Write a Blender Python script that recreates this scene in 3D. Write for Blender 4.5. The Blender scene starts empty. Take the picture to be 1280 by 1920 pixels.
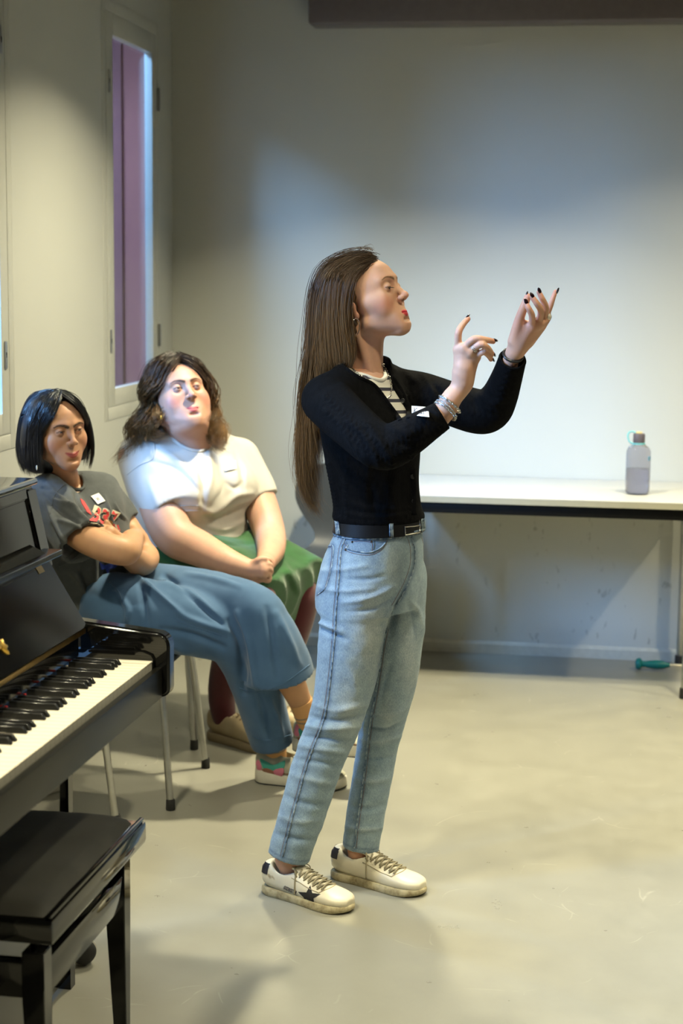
import bpy, bmesh, math, random
import numpy as np
from mathutils import Vector, Matrix
from mathutils.bvhtree import BVHTree

# ------------------------------------------------------------------ camera
scn = bpy.context.scene
COL = scn.collection
F_PX, PITCH, ROLL, YAW, CAM_Z = 3200.0, 8.01, 0.61, 9.07, 1.6
_p, _r = math.radians(PITCH), math.radians(ROLL)
CF = np.array([0, math.cos(_p), -math.sin(_p)])
_rt = np.array([1.0, 0, 0]); _up = np.cross(_rt, CF)
CR = math.cos(_r) * _rt + math.sin(_r) * _up
CU = -math.sin(_r) * _rt + math.cos(_r) * _up
CO = np.array([0, 0, CAM_Z])
cam_data = bpy.data.cameras.new('camera')
cam = bpy.data.objects.new('camera', cam_data); COL.objects.link(cam)
cam_data.sensor_fit = 'VERTICAL'; cam_data.sensor_height = 36.0
cam_data.lens = F_PX / 1920 * 36.0
cam_data.clip_start = 0.05
m = Matrix.Identity(4)
for i in range(3):
    m[i][0] = CR[i]; m[i][1] = CU[i]; m[i][2] = -CF[i]; m[i][3] = CO[i]
cam.matrix_world = m
cam_data.dof.use_dof = True
cam_data.dof.focus_distance = 4.2
cam_data.dof.aperture_fstop = 4.0
scn.camera = cam

# ------------------------------------------------------------------ view, world and daylight
scn.view_settings.view_transform = 'Standard'
scn.view_settings.look = 'None'
scn.view_settings.gamma = 1.0
scn.view_settings.use_curve_mapping = False
scn.view_settings.exposure = -0.2
scn.cycles.use_denoising = True
scn.cycles.max_bounces = 8
scn.cycles.diffuse_bounces = 2
scn.cycles.sample_clamp_indirect = 6.0
scn.cycles.caustics_reflective = False
scn.cycles.caustics_refractive = False

_cy, _sy = math.cos(math.radians(YAW)), math.sin(math.radians(YAW))
RX = np.array([_cy, -_sy, 0.0]); RY = np.array([_sy, _cy, 0.0])
ROOM = Matrix.Rotation(-math.radians(YAW), 4, 'Z')     # room axes (u along the back wall, v into the room)
def W(u, v, z=0.0):
    return RX * u + RY * v + np.array([0, 0, z])

world = bpy.data.worlds.new('world'); scn.world = world
world.use_nodes = True
_bg = world.node_tree.nodes['Background']
_bg.inputs['Color'].default_value = (0.42, 0.62, 1.0, 1)
_bg.inputs['Strength'].default_value = 1.1

def area(name, loc, target, sx, sy, power, color, spread=180):
    L = bpy.data.lights.new(name, 'AREA'); L.shape = 'RECTANGLE'; L.size = sx; L.size_y = sy
    L.energy = power; L.color = color; L.spread = math.radians(spread)
    o = bpy.data.objects.new(name, L); COL.objects.link(o)
    d = Vector(target) - Vector(loc)
    o.location = loc
    o.rotation_euler = d.to_track_quat('-Z', 'X').to_euler()
    return o
# bright sky patch beyond the left windows
area('sky_daylight', W(-1.876 - .34 * 20, 4.77 - 20, 1.8 + .30 * 20), W(-1.876, 4.77, 1.8), 9.0, 4.6, 3000, (0.22, 0.50, 1.0))
area('sky_window', W(-3.2, 5.88, 3.6), W(-1.876, 6.53, 1.8), 0.75, 0.55, 165, (0.24, 0.54, 1.0))
area('sky_glow', W(-3.6, 2.3, 3.0), W(-1.4, 4.6, 1.2), 1.5, 1.0, 750, (0.20, 0.48, 1.0))
WARM = (1.0, 0.91, 0.62)
CEIL_Z = 2.95
# recessed downlights: u, v, weight, cone
LAMPS = [(0.55, 5.75, 1.35), (-0.75, 5.5, 2.1), (1.9, 5.75, 1.35), (-1.52, 3.0, 1.5), (0.1, 3.4, 0.6), (1.6, 3.4, 0.8), (2.85, 4.5, 0.6), (-1.5, 1.3, 1.9), (0.7, 1.0, 0.9)]
for i, (u, v, k) in enumerate(LAMPS):
    o = area('downlight_light', W(u, v, CEIL_Z - 0.012), W(u, v, 0), 0.15, 0.15, 30 * k, WARM, 114)
    o.data.shape = 'DISK'; o.rotation_euler = (0, 0, 0)
# ------------------------------------------------------------------ small helpers
def ray(px, py):
    return CR * ((px - 640) / F_PX) - CU * ((py - 960) / F_PX) + CF
def at(px, py, y):
    g = ray(px, py); return CO + g * (y / g[1])
def atz(px, py, z=0.0):
    g = ray(px, py); return CO + g * ((z - CAM_Z) / g[2])
def V3(a): return np.asarray(a, float)
def nrm(a):
    a = V3(a); n_ = np.linalg.norm(a); return a / n_ if n_ > 1e-12 else np.array([0.0, 0.0, 1.0])

def link(name, mesh, parent=None, mat=None, label=None, cat=None, group=None, kind=None):
    o = bpy.data.objects.new(name, mesh); COL.objects.link(o)
    if parent is not None: o.parent = parent
    if mat is not None:
        for mm in (mat if isinstance(mat, (list, tuple)) else [mat]):
            mesh.materials.append(mm)
    tag(o, label, cat, group, kind)
    return o
def tag(o, label=None, cat=None, group=None, kind=None):
    if label: o['label'] = label
    if cat: o['category'] = cat
    if group: o['group'] = group
    if kind: o['kind'] = kind
    return o
def thing(name, label, cat, loc=(0, 0, 0), rotz=0.0, group=None):
    o = bpy.data.objects.new(name, None); COL.objects.link(o)
    o.empty_display_size = 0.05
    o.location = loc; o.rotation_euler = (0, 0, rotz)
    return tag(o, label, cat, group)

class MB:
    """collects simple shapes into one mesh"""
    def __init__(s): s.v = []; s.f = []; s.mi = []; s.cur = 0
    def add(s, vs, fs):
        n = len(s.v); s.v += [tuple(map(float, p)) for p in vs]
        s.f += [tuple(i + n for i in f) for f in fs]; s.mi += [s.cur] * len(fs); return s
    def box(s, a, b, M=None, bev=0.0):
        (x0, y0, z0), (x1, y1, z1) = a, b
        if bev <= 0:
            vs = [(x, y, z) for z in (z0, z1) for y in (y0, y1) for x in (x0, x1)]
            fs = [(0, 2, 3, 1), (4, 5, 7, 6), (0, 1, 5, 4), (2, 6, 7, 3), (0, 4, 6, 2), (1, 3, 7, 5)]
        else:
            bm = bmesh.new()
            bmesh.ops.create_cube(bm, size=1)
            for v in bm.verts:
                v.co = Vector(((x0 + x1) / 2 + v.co.x * (x1 - x0), (y0 + y1) / 2 + v.co.y * (y1 - y0), (z0 + z1) / 2 + v.co.z * (z1 - z0)))
            bmesh.ops.bevel(bm, geom=bm.edges[:], offset=bev, segments=2, affect='EDGES', profile=0.6)
            bm.verts.index_update()
            vs = [tuple(v.co) for v in bm.verts]; fs = [tuple(v.index for v in f.verts) for f in bm.faces]; bm.free()
        if M is not None: vs = [tuple(M @ Vector(p)) for p in vs]
        return s.add(vs, fs)
    def prism(s, poly, axis, h0, h1, M=None):
        """poly: 2-D outline; axis: which axis it is extruded along (0,1,2)"""
        def pt(p, h):
            if axis == 0: return (h, p[0], p[1])
            if axis == 1: return (p[0], h, p[1])
            return (p[0], p[1], h)
        n = len(poly)
        vs = [pt(p, h0) for p in poly] + [pt(p, h1) for p in poly]
        fs = [tuple(range(n))[::-1], tuple(range(n, 2 * n))] + [(i, (i + 1) % n, n + (i + 1) % n, n + i) for i in range(n)]
        if M is not None: vs = [tuple(M @ Vector(p)) for p in vs]
        return s.add(vs, fs)
    def tube(s, pts, rad, seg=10, caps=True, flat=1.0, nor=None, closed=False):
        pts = [V3(p) for p in pts]; n = len(pts)
        rad = [rad] * n if np.isscalar(rad) else list(rad)
        up = V3(nor) if nor is not None else None
        rings = []; prev = None
        for i in range(n):
            if closed: t = nrm(pts[(i + 1) % n] - pts[i - 1])
            else: t = nrm(pts[min(i + 1, n - 1)] - pts[max(i - 1, 0)])
            if prev is None:
                a = up if up is not None else (np.array([0, 0, 1.0]) if abs(t[2]) < 0.9 else np.array([1.0, 0, 0]))
            else: a = prev if up is None else up
            a = a - t * (a @ t); a = nrm(a); b = np.cross(t, a); prev = a
            rings.append([pts[i] + rad[i] * (math.cos(q) * a * flat + math.sin(q) * b) for q in [2 * math.pi * k / seg for k in range(seg)]])
        vs = [p for r in rings for p in r]; fs = []
        for i in range(n if closed else n - 1):
            j = (i + 1) % n
            for k in range(seg):
                k2 = (k + 1) % seg
                fs.append((i * seg + k, i * seg + k2, j * seg + k2, j * seg + k))
        if caps and not closed:
            fs.append(tuple(range(seg))[::-1]); fs.append(tuple((n - 1) * seg + k for k in range(seg)))
        return s.add(vs, fs)
    def lathe(s, prof, seg=24, M=None, cap=True):
        vs = []; fs = []; n = len(prof)
        for (r, z) in prof:
            for k in range(seg):
                q = 2 * math.pi * k / seg; vs.append((r * math.cos(q), r * math.sin(q), z))
        for i in range(n - 1):
            for k in range(seg):
                k2 = (k + 1) % seg; fs.append((i * seg + k, i * seg + k2, (i + 1) * seg + k2, (i + 1) * seg + k))
        if cap:
            fs.append(tuple(range(seg))[::-1]); fs.append(tuple((n - 1) * seg + k for k in range(seg)))
        if M is not None: vs = [tuple(M @ Vector(p)) for p in vs]
        return s.add(vs, fs)
    def ball(s, c, r, seg=12, rings=8, M=None):
        prof = [(max(1e-4, math.sin(math.pi * i / rings)), -math.cos(math.pi * i / rings)) for i in range(rings + 1)]
        r = (r, r, r) if np.isscalar(r) else r
        T = Matrix.Translation(Vector(c)) @ (M if M is not None else Matrix.Identity(4)) @ Matrix.Diagonal((r[0], r[1], r[2], 1))
        return s.lathe(prof, seg, T)
    def mesh(s, name, smooth=True, angle=40):
        me = bpy.data.meshes.new(name); me.from_pydata(s.v, [], s.f)
        if any(s.mi): me.polygons.foreach_set('material_index', s.mi)
        bm = bmesh.new(); bm.from_mesh(me)
        bmesh.ops.recalc_face_normals(bm, faces=bm.faces); bm.to_mesh(me); bm.free()
        if smooth:
            me.polygons.foreach_set('use_smooth', [True] * len(me.polygons))
            if angle < 180: me.set_sharp_from_angle(angle=math.radians(angle))
        me.update(); return me
    def build(s, name, mat=None, parent=None, smooth=True, angle=40, **k):
        return link(name, s.mesh(name, smooth, angle), parent, mat, **k)

def spline(pts, n=8, closed=False):
    """Catmull-Rom through rows of numbers"""
    P = np.asarray(pts, float); m_ = len(P); out = []
    for i in range(m_ if closed else m_ - 1):
        if closed: p0, p1, p2, p3 = P[i - 1], P[i], P[(i + 1) % m_], P[(i + 2) % m_]
        else: p0, p1, p2, p3 = P[max(i - 1, 0)], P[i], P[i + 1], P[min(i + 2, m_ - 1)]
        for t in np.arange(n) / n:
            out.append(0.5 * ((2 * p1) + (p2 - p0) * t + (2 * p0 - 5 * p1 + 4 * p2 - p3) * t * t + (3 * p1 - p0 - 3 * p2 + p3) * t ** 3))
    if not closed: out.append(P[-1])
    return np.array(out)

# ------------------------------------------------------------------ materials
def srgb(r, g, b):
    f = lambda c: (c / 255 / 12.92) if c <= 10 else ((c / 255 + 0.055) / 1.055) ** 2.4
    return (f(r), f(g), f(b), 1.0)
class NT:
    def __init__(s, name):
        s.m = bpy.data.materials.new(name); s.m.use_nodes = True; s.t = s.m.node_tree
        s.b = s.t.nodes['Principled BSDF']
    def n(s, typ, **k):
        o = s.t.nodes.new(typ)
        for a, b in k.items():
            if a in o.inputs: o.inputs[a].default_value = b
            else: setattr(o, a, b)
        return o
    def l(s, a, b): s.t.links.new(a, b)
    def noise(s, scale, detail=3, rough=0.5, vec=None, dim=None):
        o = s.n('ShaderNodeTexNoise'); o.inputs['Scale'].default_value = scale; o.inputs['Detail'].default_value = detail; o.inputs['Roughness'].default_value = rough
        s.l(vec if vec is not None else s.obj(), o.inputs['Vector']); return o
    def obj(s):
        if not hasattr(s, '_tc'): s._tc = s.n('ShaderNodeTexCoord')
        return s._tc.outputs['Object']
    def scaled(s, sc, rot=(0, 0, 0), vec=None):
        o = s.n('ShaderNodeMapping'); o.inputs['Scale'].default_value = sc; o.inputs['Rotation'].default_value = rot
        s.l(vec if vec is not None else s.obj(), o.inputs['Vector']); return o.outputs[0]
    def ramp(s, fac, stops, interp='LINEAR'):
        o = s.n('ShaderNodeValToRGB'); e = o.color_ramp.elements; o.color_ramp.interpolation = interp
        while len(e) < len(stops): e.new(0.5)
        for q, (p, c) in zip(e, stops):
            q.position = p; q.color = c if len(c) == 4 else (*c, 1)
        s.l(fac, o.inputs[0]); return o.outputs[0]
    def mix(s, fac, a, b, mode='MIX'):
        o = s.n('ShaderNodeMix', data_type='RGBA', blend_type=mode)
        for i, v in ((0, fac), (6, a), (7, b)):
            if hasattr(v, 'is_linked') or hasattr(v, 'links'): s.l(v, o.inputs[i])
            else: o.inputs[i].default_value = v
        return o.outputs[2]
    def math(s, op, a, b=0.0, c=0.0):
        o = s.n('ShaderNodeMath', operation=op)
        for i, v in enumerate((a, b, c)):
            if hasattr(v, 'links'): s.l(v, o.inputs[i])
            else: o.inputs[i].default_value = v
        return o.outputs[0]
    def attr(s, name):
        o = s.n('ShaderNodeAttribute'); o.attribute_name = name; return o.outputs['Color']
    def bump(s, h, strength=0.3, dist=0.002, prev=None):
        o = s.n('ShaderNodeBump'); o.inputs['Strength'].default_value = strength; o.inputs['Distance'].default_value = dist
        s.l(h, o.inputs['Height'])
        if prev is not None: s.l(prev, o.inputs['Normal'])
        s.l(o.outputs[0], s.b.inputs['Normal']); return o.outputs[0]
    def set(s, **k):
        for a, v in k.items():
            i = s.b.inputs[a.replace('_', ' ')]
            if hasattr(v, 'links'): s.l(v, i)
            else: i.default_value = v
        return s
_mats = {}
def plain(name, col, rough=0.5, metal=0.0, var=0.06, bump=0.0, bscale=400, spec=0.5, coat=0.0):
    if name in _mats: return _mats[name]
    t = NT(name); nz = t.noise(35, 4)
    c = np.array(col[:3]); lo = tuple(np.clip(c * (1 - var), 0, 1)) + (1,); hi = tuple(np.clip(c * (1 + var), 0, 1)) + (1,)
    t.set(Base_Color=t.ramp(nz.outputs[0], [(0.3, lo), (0.7, hi)]), Roughness=rough, Metallic=metal)
    t.b.inputs['Specular IOR Level'].default_value = spec
    if coat: t.b.inputs['Coat Weight'].default_value = coat; t.b.inputs['Coat Roughness'].default_value = 0.03
    if bump: t.bump(t.noise(bscale, 2).outputs[0], bump, 0.001)
    _mats[name] = t.m; return t.m
# ------------------------------------------------------------------ implicit bodies: primitives, blending, meshing
class S:
    """a list of (op, k, fn, bound) evaluated in order; fn maps Nx3 points to distances"""
    def __init__(s): s.ops = []
    def _a(s, fn, k, op, lo, hi):
        s.ops.append((op, k, fn, V3(lo), V3(hi))); return s
    def ell(s, c, r, k=0.01, R=None, op='+'):
        c = V3(c); r = V3(r if not np.isscalar(r) else (r, r, r)).astype(np.float32); Rm = np.eye(3) if R is None else V3(R)
        def fn(P):
            q = (P - c) @ Rm
            k0 = np.sqrt(((q / r) ** 2).sum(1)); k1 = np.sqrt(((q / (r * r)) ** 2).sum(1)) + 1e-9
            return k0 * (k0 - 1) / k1
        e = np.abs(Rm) @ r
        return s._a(fn, k, op, c - e, c + e)
    def cap(s, a, b, ra, rb=None, k=0.01, op='+', flat=None, fs=1.0):
        """tapered capsule; flat: unit axis along which the section is squashed by fs"""
        a = V3(a); b = V3(b); rb = ra if rb is None else rb; ab = b - a; L2 = ab @ ab + 1e-12
        fl = None if flat is None else nrm(flat)
        def fn(P):
            p = P - a; t = np.clip(p @ ab / L2, 0, 1); d = p - t[:, None] * ab
            if fl is not None:
                d = d + (d @ fl)[:, None] * (fl * (1 / fs - 1))
                r = (ra + (rb - ra) * t); q = np.sqrt((d * d).sum(1)) - r
                return q * (fs if fs < 1 else 1)
            return np.sqrt((d * d).sum(1)) - (ra + (rb - ra) * t)
        m_ = max(ra, rb) * max(1.0, fs)
        return s._a(fn, k, op, np.minimum(a, b) - m_, np.maximum(a, b) + m_)
    def chain(s, pts, rad, k=0.01, n=6, op='+', smooth=True, cut0=None, cut1=None):
        """smooth tube through pts with radii; cut0/cut1: flat ends"""
        A = np.column_stack([np.asarray(pts, float), np.asarray(rad, float)])
        if smooth: A = spline(A, n)
        def fn(P):
            best = None
            for i in range(len(A) - 1):
                a = A[i, :3]; ab = A[i + 1, :3] - a; p = P - a
                t = np.clip(p @ ab / (ab @ ab + 1e-12), 0, 1); d = p - t[:, None] * ab
                q = np.sqrt((d * d).sum(1)) - (A[i, 3] + (A[i + 1, 3] - A[i, 3]) * t)
                best = q if best is None else np.minimum(best, q)
            if cut0 is not None:
                u = nrm(A[1, :3] - A[0, :3]); best = np.maximum(best, -((P - A[0, :3]) @ u) + cut0)
            if cut1 is not None:
                u = nrm(A[-1, :3] - A[-2, :3]); best = np.maximum(best, ((P - A[-1, :3]) @ u) + cut1)
            return best
        m_ = A[:, 3].max()
        return s._a(fn, k, op, A[:, :3].min(0) - m_, A[:, :3].max(0) + m_)
    def loft(s, keys, R=None, o=(0, 0, 0), k=0.01, n=2.0, op='+'):
        """keys rows: z, cx, cy, a(+x), a2(-x), b ; sections are half-ellipses stacked along local z"""
        K = np.asarray(keys, float)
        zs = np.linspace(K[0, 0], K[-1, 0], 160)
        # smooth interpolation (monotone-ish cubic through keys)
        sp = spline(K, 24); T = np.array([np.interp(zs, sp[:, 0], sp[:, j]) for j in range(1, 6)])
        Rm = np.eye(3) if R is None else V3(R); o = V3(o)
        def fn(P):
            q = (P - o) @ Rm; z = np.clip(q[:, 2], zs[0], zs[-1])
            cx, cy, a, a2, b = [np.interp(z, zs, T[j]) for j in range(5)]
            x = q[:, 0] - cx; y = q[:, 1] - cy; a = np.where(x > 0, a, a2)
            if n == 2.0: k0 = np.sqrt((x / a) ** 2 + (y / b) ** 2) + 1e-9; k1 = np.sqrt((x / a ** 2) ** 2 + (y / b ** 2) ** 2) + 1e-9; d = k0 * (k0 - 1) / k1
            else: k0 = ((np.abs(x) / a) ** n + (np.abs(y) / b) ** n) ** (1 / n); d = (k0 - 1) * np.minimum(a, b)
            dz = np.maximum(zs[0] - q[:, 2], q[:, 2] - zs[-1])
            return np.where(dz > 0, np.sqrt(np.maximum(d, 0) ** 2 + dz ** 2), np.maximum(d, dz))
        xs = ((T[0] - T[3]).min(), (T[0] + T[2]).max()); ys = ((T[1] - T[4]).min(), (T[1] + T[4]).max())
        c = [o + Rm @ V3((sx, sy, zz)) for sx in xs for sy in ys for zz in (zs[0], zs[-1])]
        return s._a(fn, k, op, np.min(c, 0), np.max(c, 0))
    def plane(s, p, nor, k=0.0, op='-'):
        """cuts away everything on the side the normal points to"""
        p = V3(p); nor = nrm(nor)
        return s._a(lambda P: -((P - p) @ nor), k, op, (0, 0, 0), (0, 0, 0))
    def fn(s, f, k=0.0, op='+', lo=(0, 0, 0), hi=(0, 0, 0)): return s._a(f, k, op, lo, hi)
    def ext(s, other): s.ops += other.ops; return s
    def ev(s, P, blo=None, bhi=None):
        d = None
        for op, k, fn, lo, hi in s.ops:
            if blo is not None and op in '+-' and hi[0] > lo[0]:
                gap = np.maximum(np.maximum(blo - hi, lo - bhi), 0)
                if gap @ gap > (k + 0.012) ** 2:
                    if d is None and op == '+': d = np.full(len(P), 1.0)
                    continue
            if d is None and op != '+': continue
            q = fn(P)
            if op == '+':
                if d is None: d = q
                elif k > 0:
                    h = np.maximum(k - np.abs(d - q), 0) / k; d = np.minimum(d, q) - h * h * k * 0.25
                else: d = np.minimum(d, q)
            elif op == '-':
                q = -q
                if k > 0:
                    h = np.maximum(k - np.abs(d - q), 0) / k; d = np.maximum(d, q) + h * h * k * 0.25
                else: d = np.maximum(d, q)
            elif op == '&':
                d = np.maximum(d, q)
            elif op == 'd': d = d + q
        return d
    def bounds(s):
        lo = np.min([o[3] for o in s.ops if o[0] == '+'], 0); hi = np.max([o[4] for o in s.ops if o[0] == '+'], 0); return lo, hi

def surf(sd, h, lo=None, hi=None, pad=3):
    """surface nets over a sparse grid -> verts, quads"""
    b0, b1 = sd.bounds()
    lo = b0 - 0.01 if lo is None else np.maximum(V3(lo), b0 - 0.02); hi = b1 + 0.01 if hi is None else np.minimum(V3(hi), b1 + 0.02)
    lo = lo - pad * h; B = 8
    n = np.ceil((hi + pad * h - lo) / h / B).astype(int) * B + 1
    G = np.full(tuple(n), 1.0, np.float32)
    nb = (n - 1) // B
    I = np.stack(np.meshgrid(*[np.arange(q) for q in nb], indexing='ij'), -1).reshape(-1, 3)
    C = lo + (I * B + B / 2) * h
    d = sd.ev(C); R = B * h * 0.9
    G_sign = np.where(d < 0, -1.0, 1.0)
    # fill the far blocks by the sign at their centre
    near = np.abs(d) < R * 1.7
    full = G_sign.reshape(tuple(nb))
    G[:-1, :-1, :-1] = np.repeat(np.repeat(np.repeat(full, B, 0), B, 1), B, 2)
    off = np.stack(np.meshgrid(*[np.arange(B + 1)] * 3, indexing='ij'), -1).reshape(-1, 3)
    In = I[near]; GB = 4
    key = (In // GB) @ np.array([1000003, 1009, 1]); order = np.argsort(key, kind='stable'); In = In[order]; key = key[order]
    cuts = np.r_[0, np.flatnonzero(np.diff(key)) + 1, len(key)]
    for s0, s1 in zip(cuts[:-1], cuts[1:]):
        bl = In[s0:s1] * B
        idx = (bl[:, None, :] + off[None]).reshape(-1, 3)
        val = sd.ev(lo + idx * h, lo + bl.min(0) * h, lo + (bl.max(0) + B) * h)
        G[idx[:, 0], idx[:, 1], idx[:, 2]] = val
    # cells
    sg = G < 0
    s8 = [sg[i:n[0] - 1 + i, j:n[1] - 1 + j, k:n[2] - 1 + k] for i in (0, 1) for j in (0, 1) for k in (0, 1)]
    cnt = sum(q.astype(np.int8) for q in s8)
    act = (cnt > 0) & (cnt < 8)
    cells = np.argwhere(act)
    vid = np.full(act.shape, -1, np.int32); vid[act] = np.arange(len(cells))
    corners = np.array([(i, j, k) for i in (0, 1) for j in (0, 1) for k in (0, 1)])
    vals = np.stack([G[cells[:, 0] + c[0], cells[:, 1] + c[1], cells[:, 2] + c[2]] for c in corners], 1)
    acc = np.zeros((len(cells), 3)); num = np.zeros(len(cells))
    for a in range(8):
        for b in range(a + 1, 8):
            if np.abs(corners[a] - corners[b]).sum() != 1: continue
            m_ = (vals[:, a] < 0) != (vals[:, b] < 0)
            t = vals[m_, a] / (vals[m_, a] - vals[m_, b])
            acc[m_] += corners[a] + t[:, None] * (corners[b] - corners[a]); num[m_] += 1
    V = lo + (cells + acc / num[:, None]) * h
    quads = []
    for ax in range(3):
        sl0 = [slice(1, -1)] * 3; sl0[ax] = slice(0, -1)
        sl1 = [slice(1, -1)] * 3; sl1[ax] = slice(1, None)
        e0 = sg[tuple(sl0)]; e1 = sg[tuple(sl1)]
        ed = np.argwhere(e0 != e1)
        if not len(ed): continue
        inside = e0[ed[:, 0], ed[:, 1], ed[:, 2]]
        base = ed.copy()
        for q in range(3):
            if q != ax: base[:, q] += 1
        u, v = [(1, 2), (2, 0), (0, 1)][ax]
        def vv(du, dv):
            c = base.copy(); c[:, u] -= du; c[:, v] -= dv
            return vid[c[:, 0], c[:, 1], c[:, 2]]
        Q = np.stack([vv(1, 1), vv(0, 1), vv(0, 0), vv(1, 0)], 1)
        Q[~inside] = Q[~inside][:, ::-1]
        quads.append(Q)
    Q = np.concatenate(quads)
    Q = Q[(Q >= 0).all(1)]
    return V, Q

def vnormals(V, Q):
    n = np.cross(V[Q[:, 2]] - V[Q[:, 0]], V[Q[:, 3]] - V[Q[:, 1]])
    N = np.zeros_like(V)
    for i in range(4): np.add.at(N, Q[:, i], n)
    return N / (np.linalg.norm(N, axis=1, keepdims=True) + 1e-12)
def relax(V, Q, it=2, lam=0.5):
    E = np.concatenate([Q[:, [0, 1]], Q[:, [1, 2]], Q[:, [2, 3]], Q[:, [3, 0]]])
    deg = np.bincount(E.ravel(), minlength=len(V))[:, None] + 1e-9
    for _ in range(it):
        A = np.zeros_like(V)
        for j in range(3):
            A[:, j] = np.bincount(E[:, 0], V[E[:, 1], j], len(V)) + np.bincount(E[:, 1], V[E[:, 0], j], len(V))
        V = V + lam * (A / deg - V)
    return V
def join(parts):
    vs = []; qs = []; n = 0
    for V, Q in parts: vs.append(V); qs.append(Q + n); n += len(V)
    return np.concatenate(vs), np.concatenate(qs)
def npmesh(name, V, Q, cols=None):
    me = bpy.data.meshes.new(name)
    me.vertices.add(len(V)); me.vertices.foreach_set('co', np.asarray(V, np.float32).ravel())
    k = Q.shape[1]
    me.loops.add(Q.size); me.loops.foreach_set('vertex_index', Q.astype(np.int32).ravel())
    me.polygons.add(len(Q)); me.polygons.foreach_set('loop_start', np.arange(0, Q.size, k, dtype=np.int32))
    me.polygons.foreach_set('use_smooth', np.ones(len(Q), bool))
    me.update(calc_edges=True)
    for nm, c in (cols or {}).items():
        a = me.color_attributes.new(nm, 'FLOAT_COLOR', 'POINT')
        c = np.asarray(c, np.float32)
        if c.ndim == 1: c = np.stack([c, c, c, np.ones_like(c)], 1)
        if c.shape[1] == 3: c = np.column_stack([c, np.ones(len(c), np.float32)])
        a.data.foreach_set('color', c.ravel())
    return me
def pxof(P):
    d = P - CO; z = d @ CF
    return np.stack([640 + F_PX * (d @ CR) / z, 960 - F_PX * (d @ CU) / z], 1)
def segdist(p, pts):
    """2-D or 3-D distance from points to a polyline, and arc parameter"""
    pts = np.asarray(pts, float); best = np.full(len(p), 1e9); par = np.zeros(len(p)); L = 0
    for i in range(len(pts) - 1):
        a = pts[i]; ab = pts[i + 1] - a; q = p - a; l = np.sqrt(ab @ ab) + 1e-12
        t = np.clip(q @ ab / (l * l), 0, 1); d = np.sqrt(((q - t[:, None] * ab) ** 2).sum(1))
        m_ = d < best; best[m_] = d[m_]; par[m_] = L + t[m_] * l; L += l
    return best, par / L
def bvh_of(V, Q): return BVHTree.FromPolygons([tuple(v) for v in V], [tuple(q) for q in Q])
def hit(bvh, px, py, lift=0.0, back=None):
    """the point of a modelled surface that lies on a sight line"""
    g = nrm(ray(px, py)); r = bvh.ray_cast(Vector(CO), Vector(g))
    if r[0] is None:
        r = bvh.find_nearest(Vector(at(px, py, back if back else 4.2)))
    return V3(r[0]) + V3(r[1]) * lift, V3(r[1])
def trace(bvh, pts, n=6, lift=0.0, back=None):
    return np.array([hit(bvh, x, y, lift, back)[0] for x, y in spline(pts, n)])
def smooth01(x, a, b):
    t = np.clip((x - a) / (b - a), 0, 1); return t * t * (3 - 2 * t)
def vnoise(P, seed=0):
    """cheap smooth value noise"""
    P = np.asarray(P, float); i = np.floor(P).astype(np.int64); f = P - i; f = f * f * (3 - 2 * f); out = 0
    for c in range(8):
        o = np.array([(c >> 2) & 1, (c >> 1) & 1, c & 1]); q = i + o
        hsh = (q[:, 0] * 73856093 ^ q[:, 1] * 19349663 ^ q[:, 2] * 83492791 ^ (seed * 2654435761)) & 0x7fffffff
        hsh = ((hsh * 1103515245 + 12345) >> 8) & 0xffff
        w = np.prod(np.where(o, f, 1 - f), 1); out = out + w * (hsh / 65535.0)
    return out * 2 - 1

def polydist(p, poly):
    """signed distance to a closed 2-D outline (negative inside)"""
    poly = np.asarray(poly, float); d, _ = segdist(p, np.vstack([poly, poly[:1]]))
    x, y = p[:, 0], p[:, 1]; ins = np.zeros(len(p), bool)
    for i in range(len(poly)):
        (x0, y0), (x1, y1) = poly[i], poly[i - 1]
        c = ((y0 > y) != (y1 > y)) & (x < (x1 - x0) * (y - y0) / (y1 - y0 + 1e-12) + x0); ins ^= c
    return np.where(ins, -d, d)
def folds(V, Q, lst, facing=True):
    """press folds into a cloth surface. each: (outline points, width, height) with + for ridges"""
    N = vnormals(V, Q); p = pxof(V); vd = CO - V; vd /= np.linalg.norm(vd, axis=1)[:, None]
    fc = smooth01((N * vd).sum(1), 0.0, 0.3) if facing else np.ones(len(V)); D = np.zeros(len(V))
    for pts, w, a in lst:
        c = spline(pts, 5) if len(pts) > 2 else np.asarray(pts, float)
        lo = c.min(0) - 3 * w; hi = c.max(0) + 3 * w
        m_ = np.flatnonzero(((p > lo) & (p < hi)).all(1) & (fc > 0))
        if not len(m_): continue
        d, t = segdist(p[m_], c)
        D[m_] += a * np.exp(-(d / w) ** 2) * np.sin(np.pi * np.clip(t * 0.86 + 0.07, 0, 1)) ** 0.6 * fc[m_]
    return V + N * D[:, None]
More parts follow.
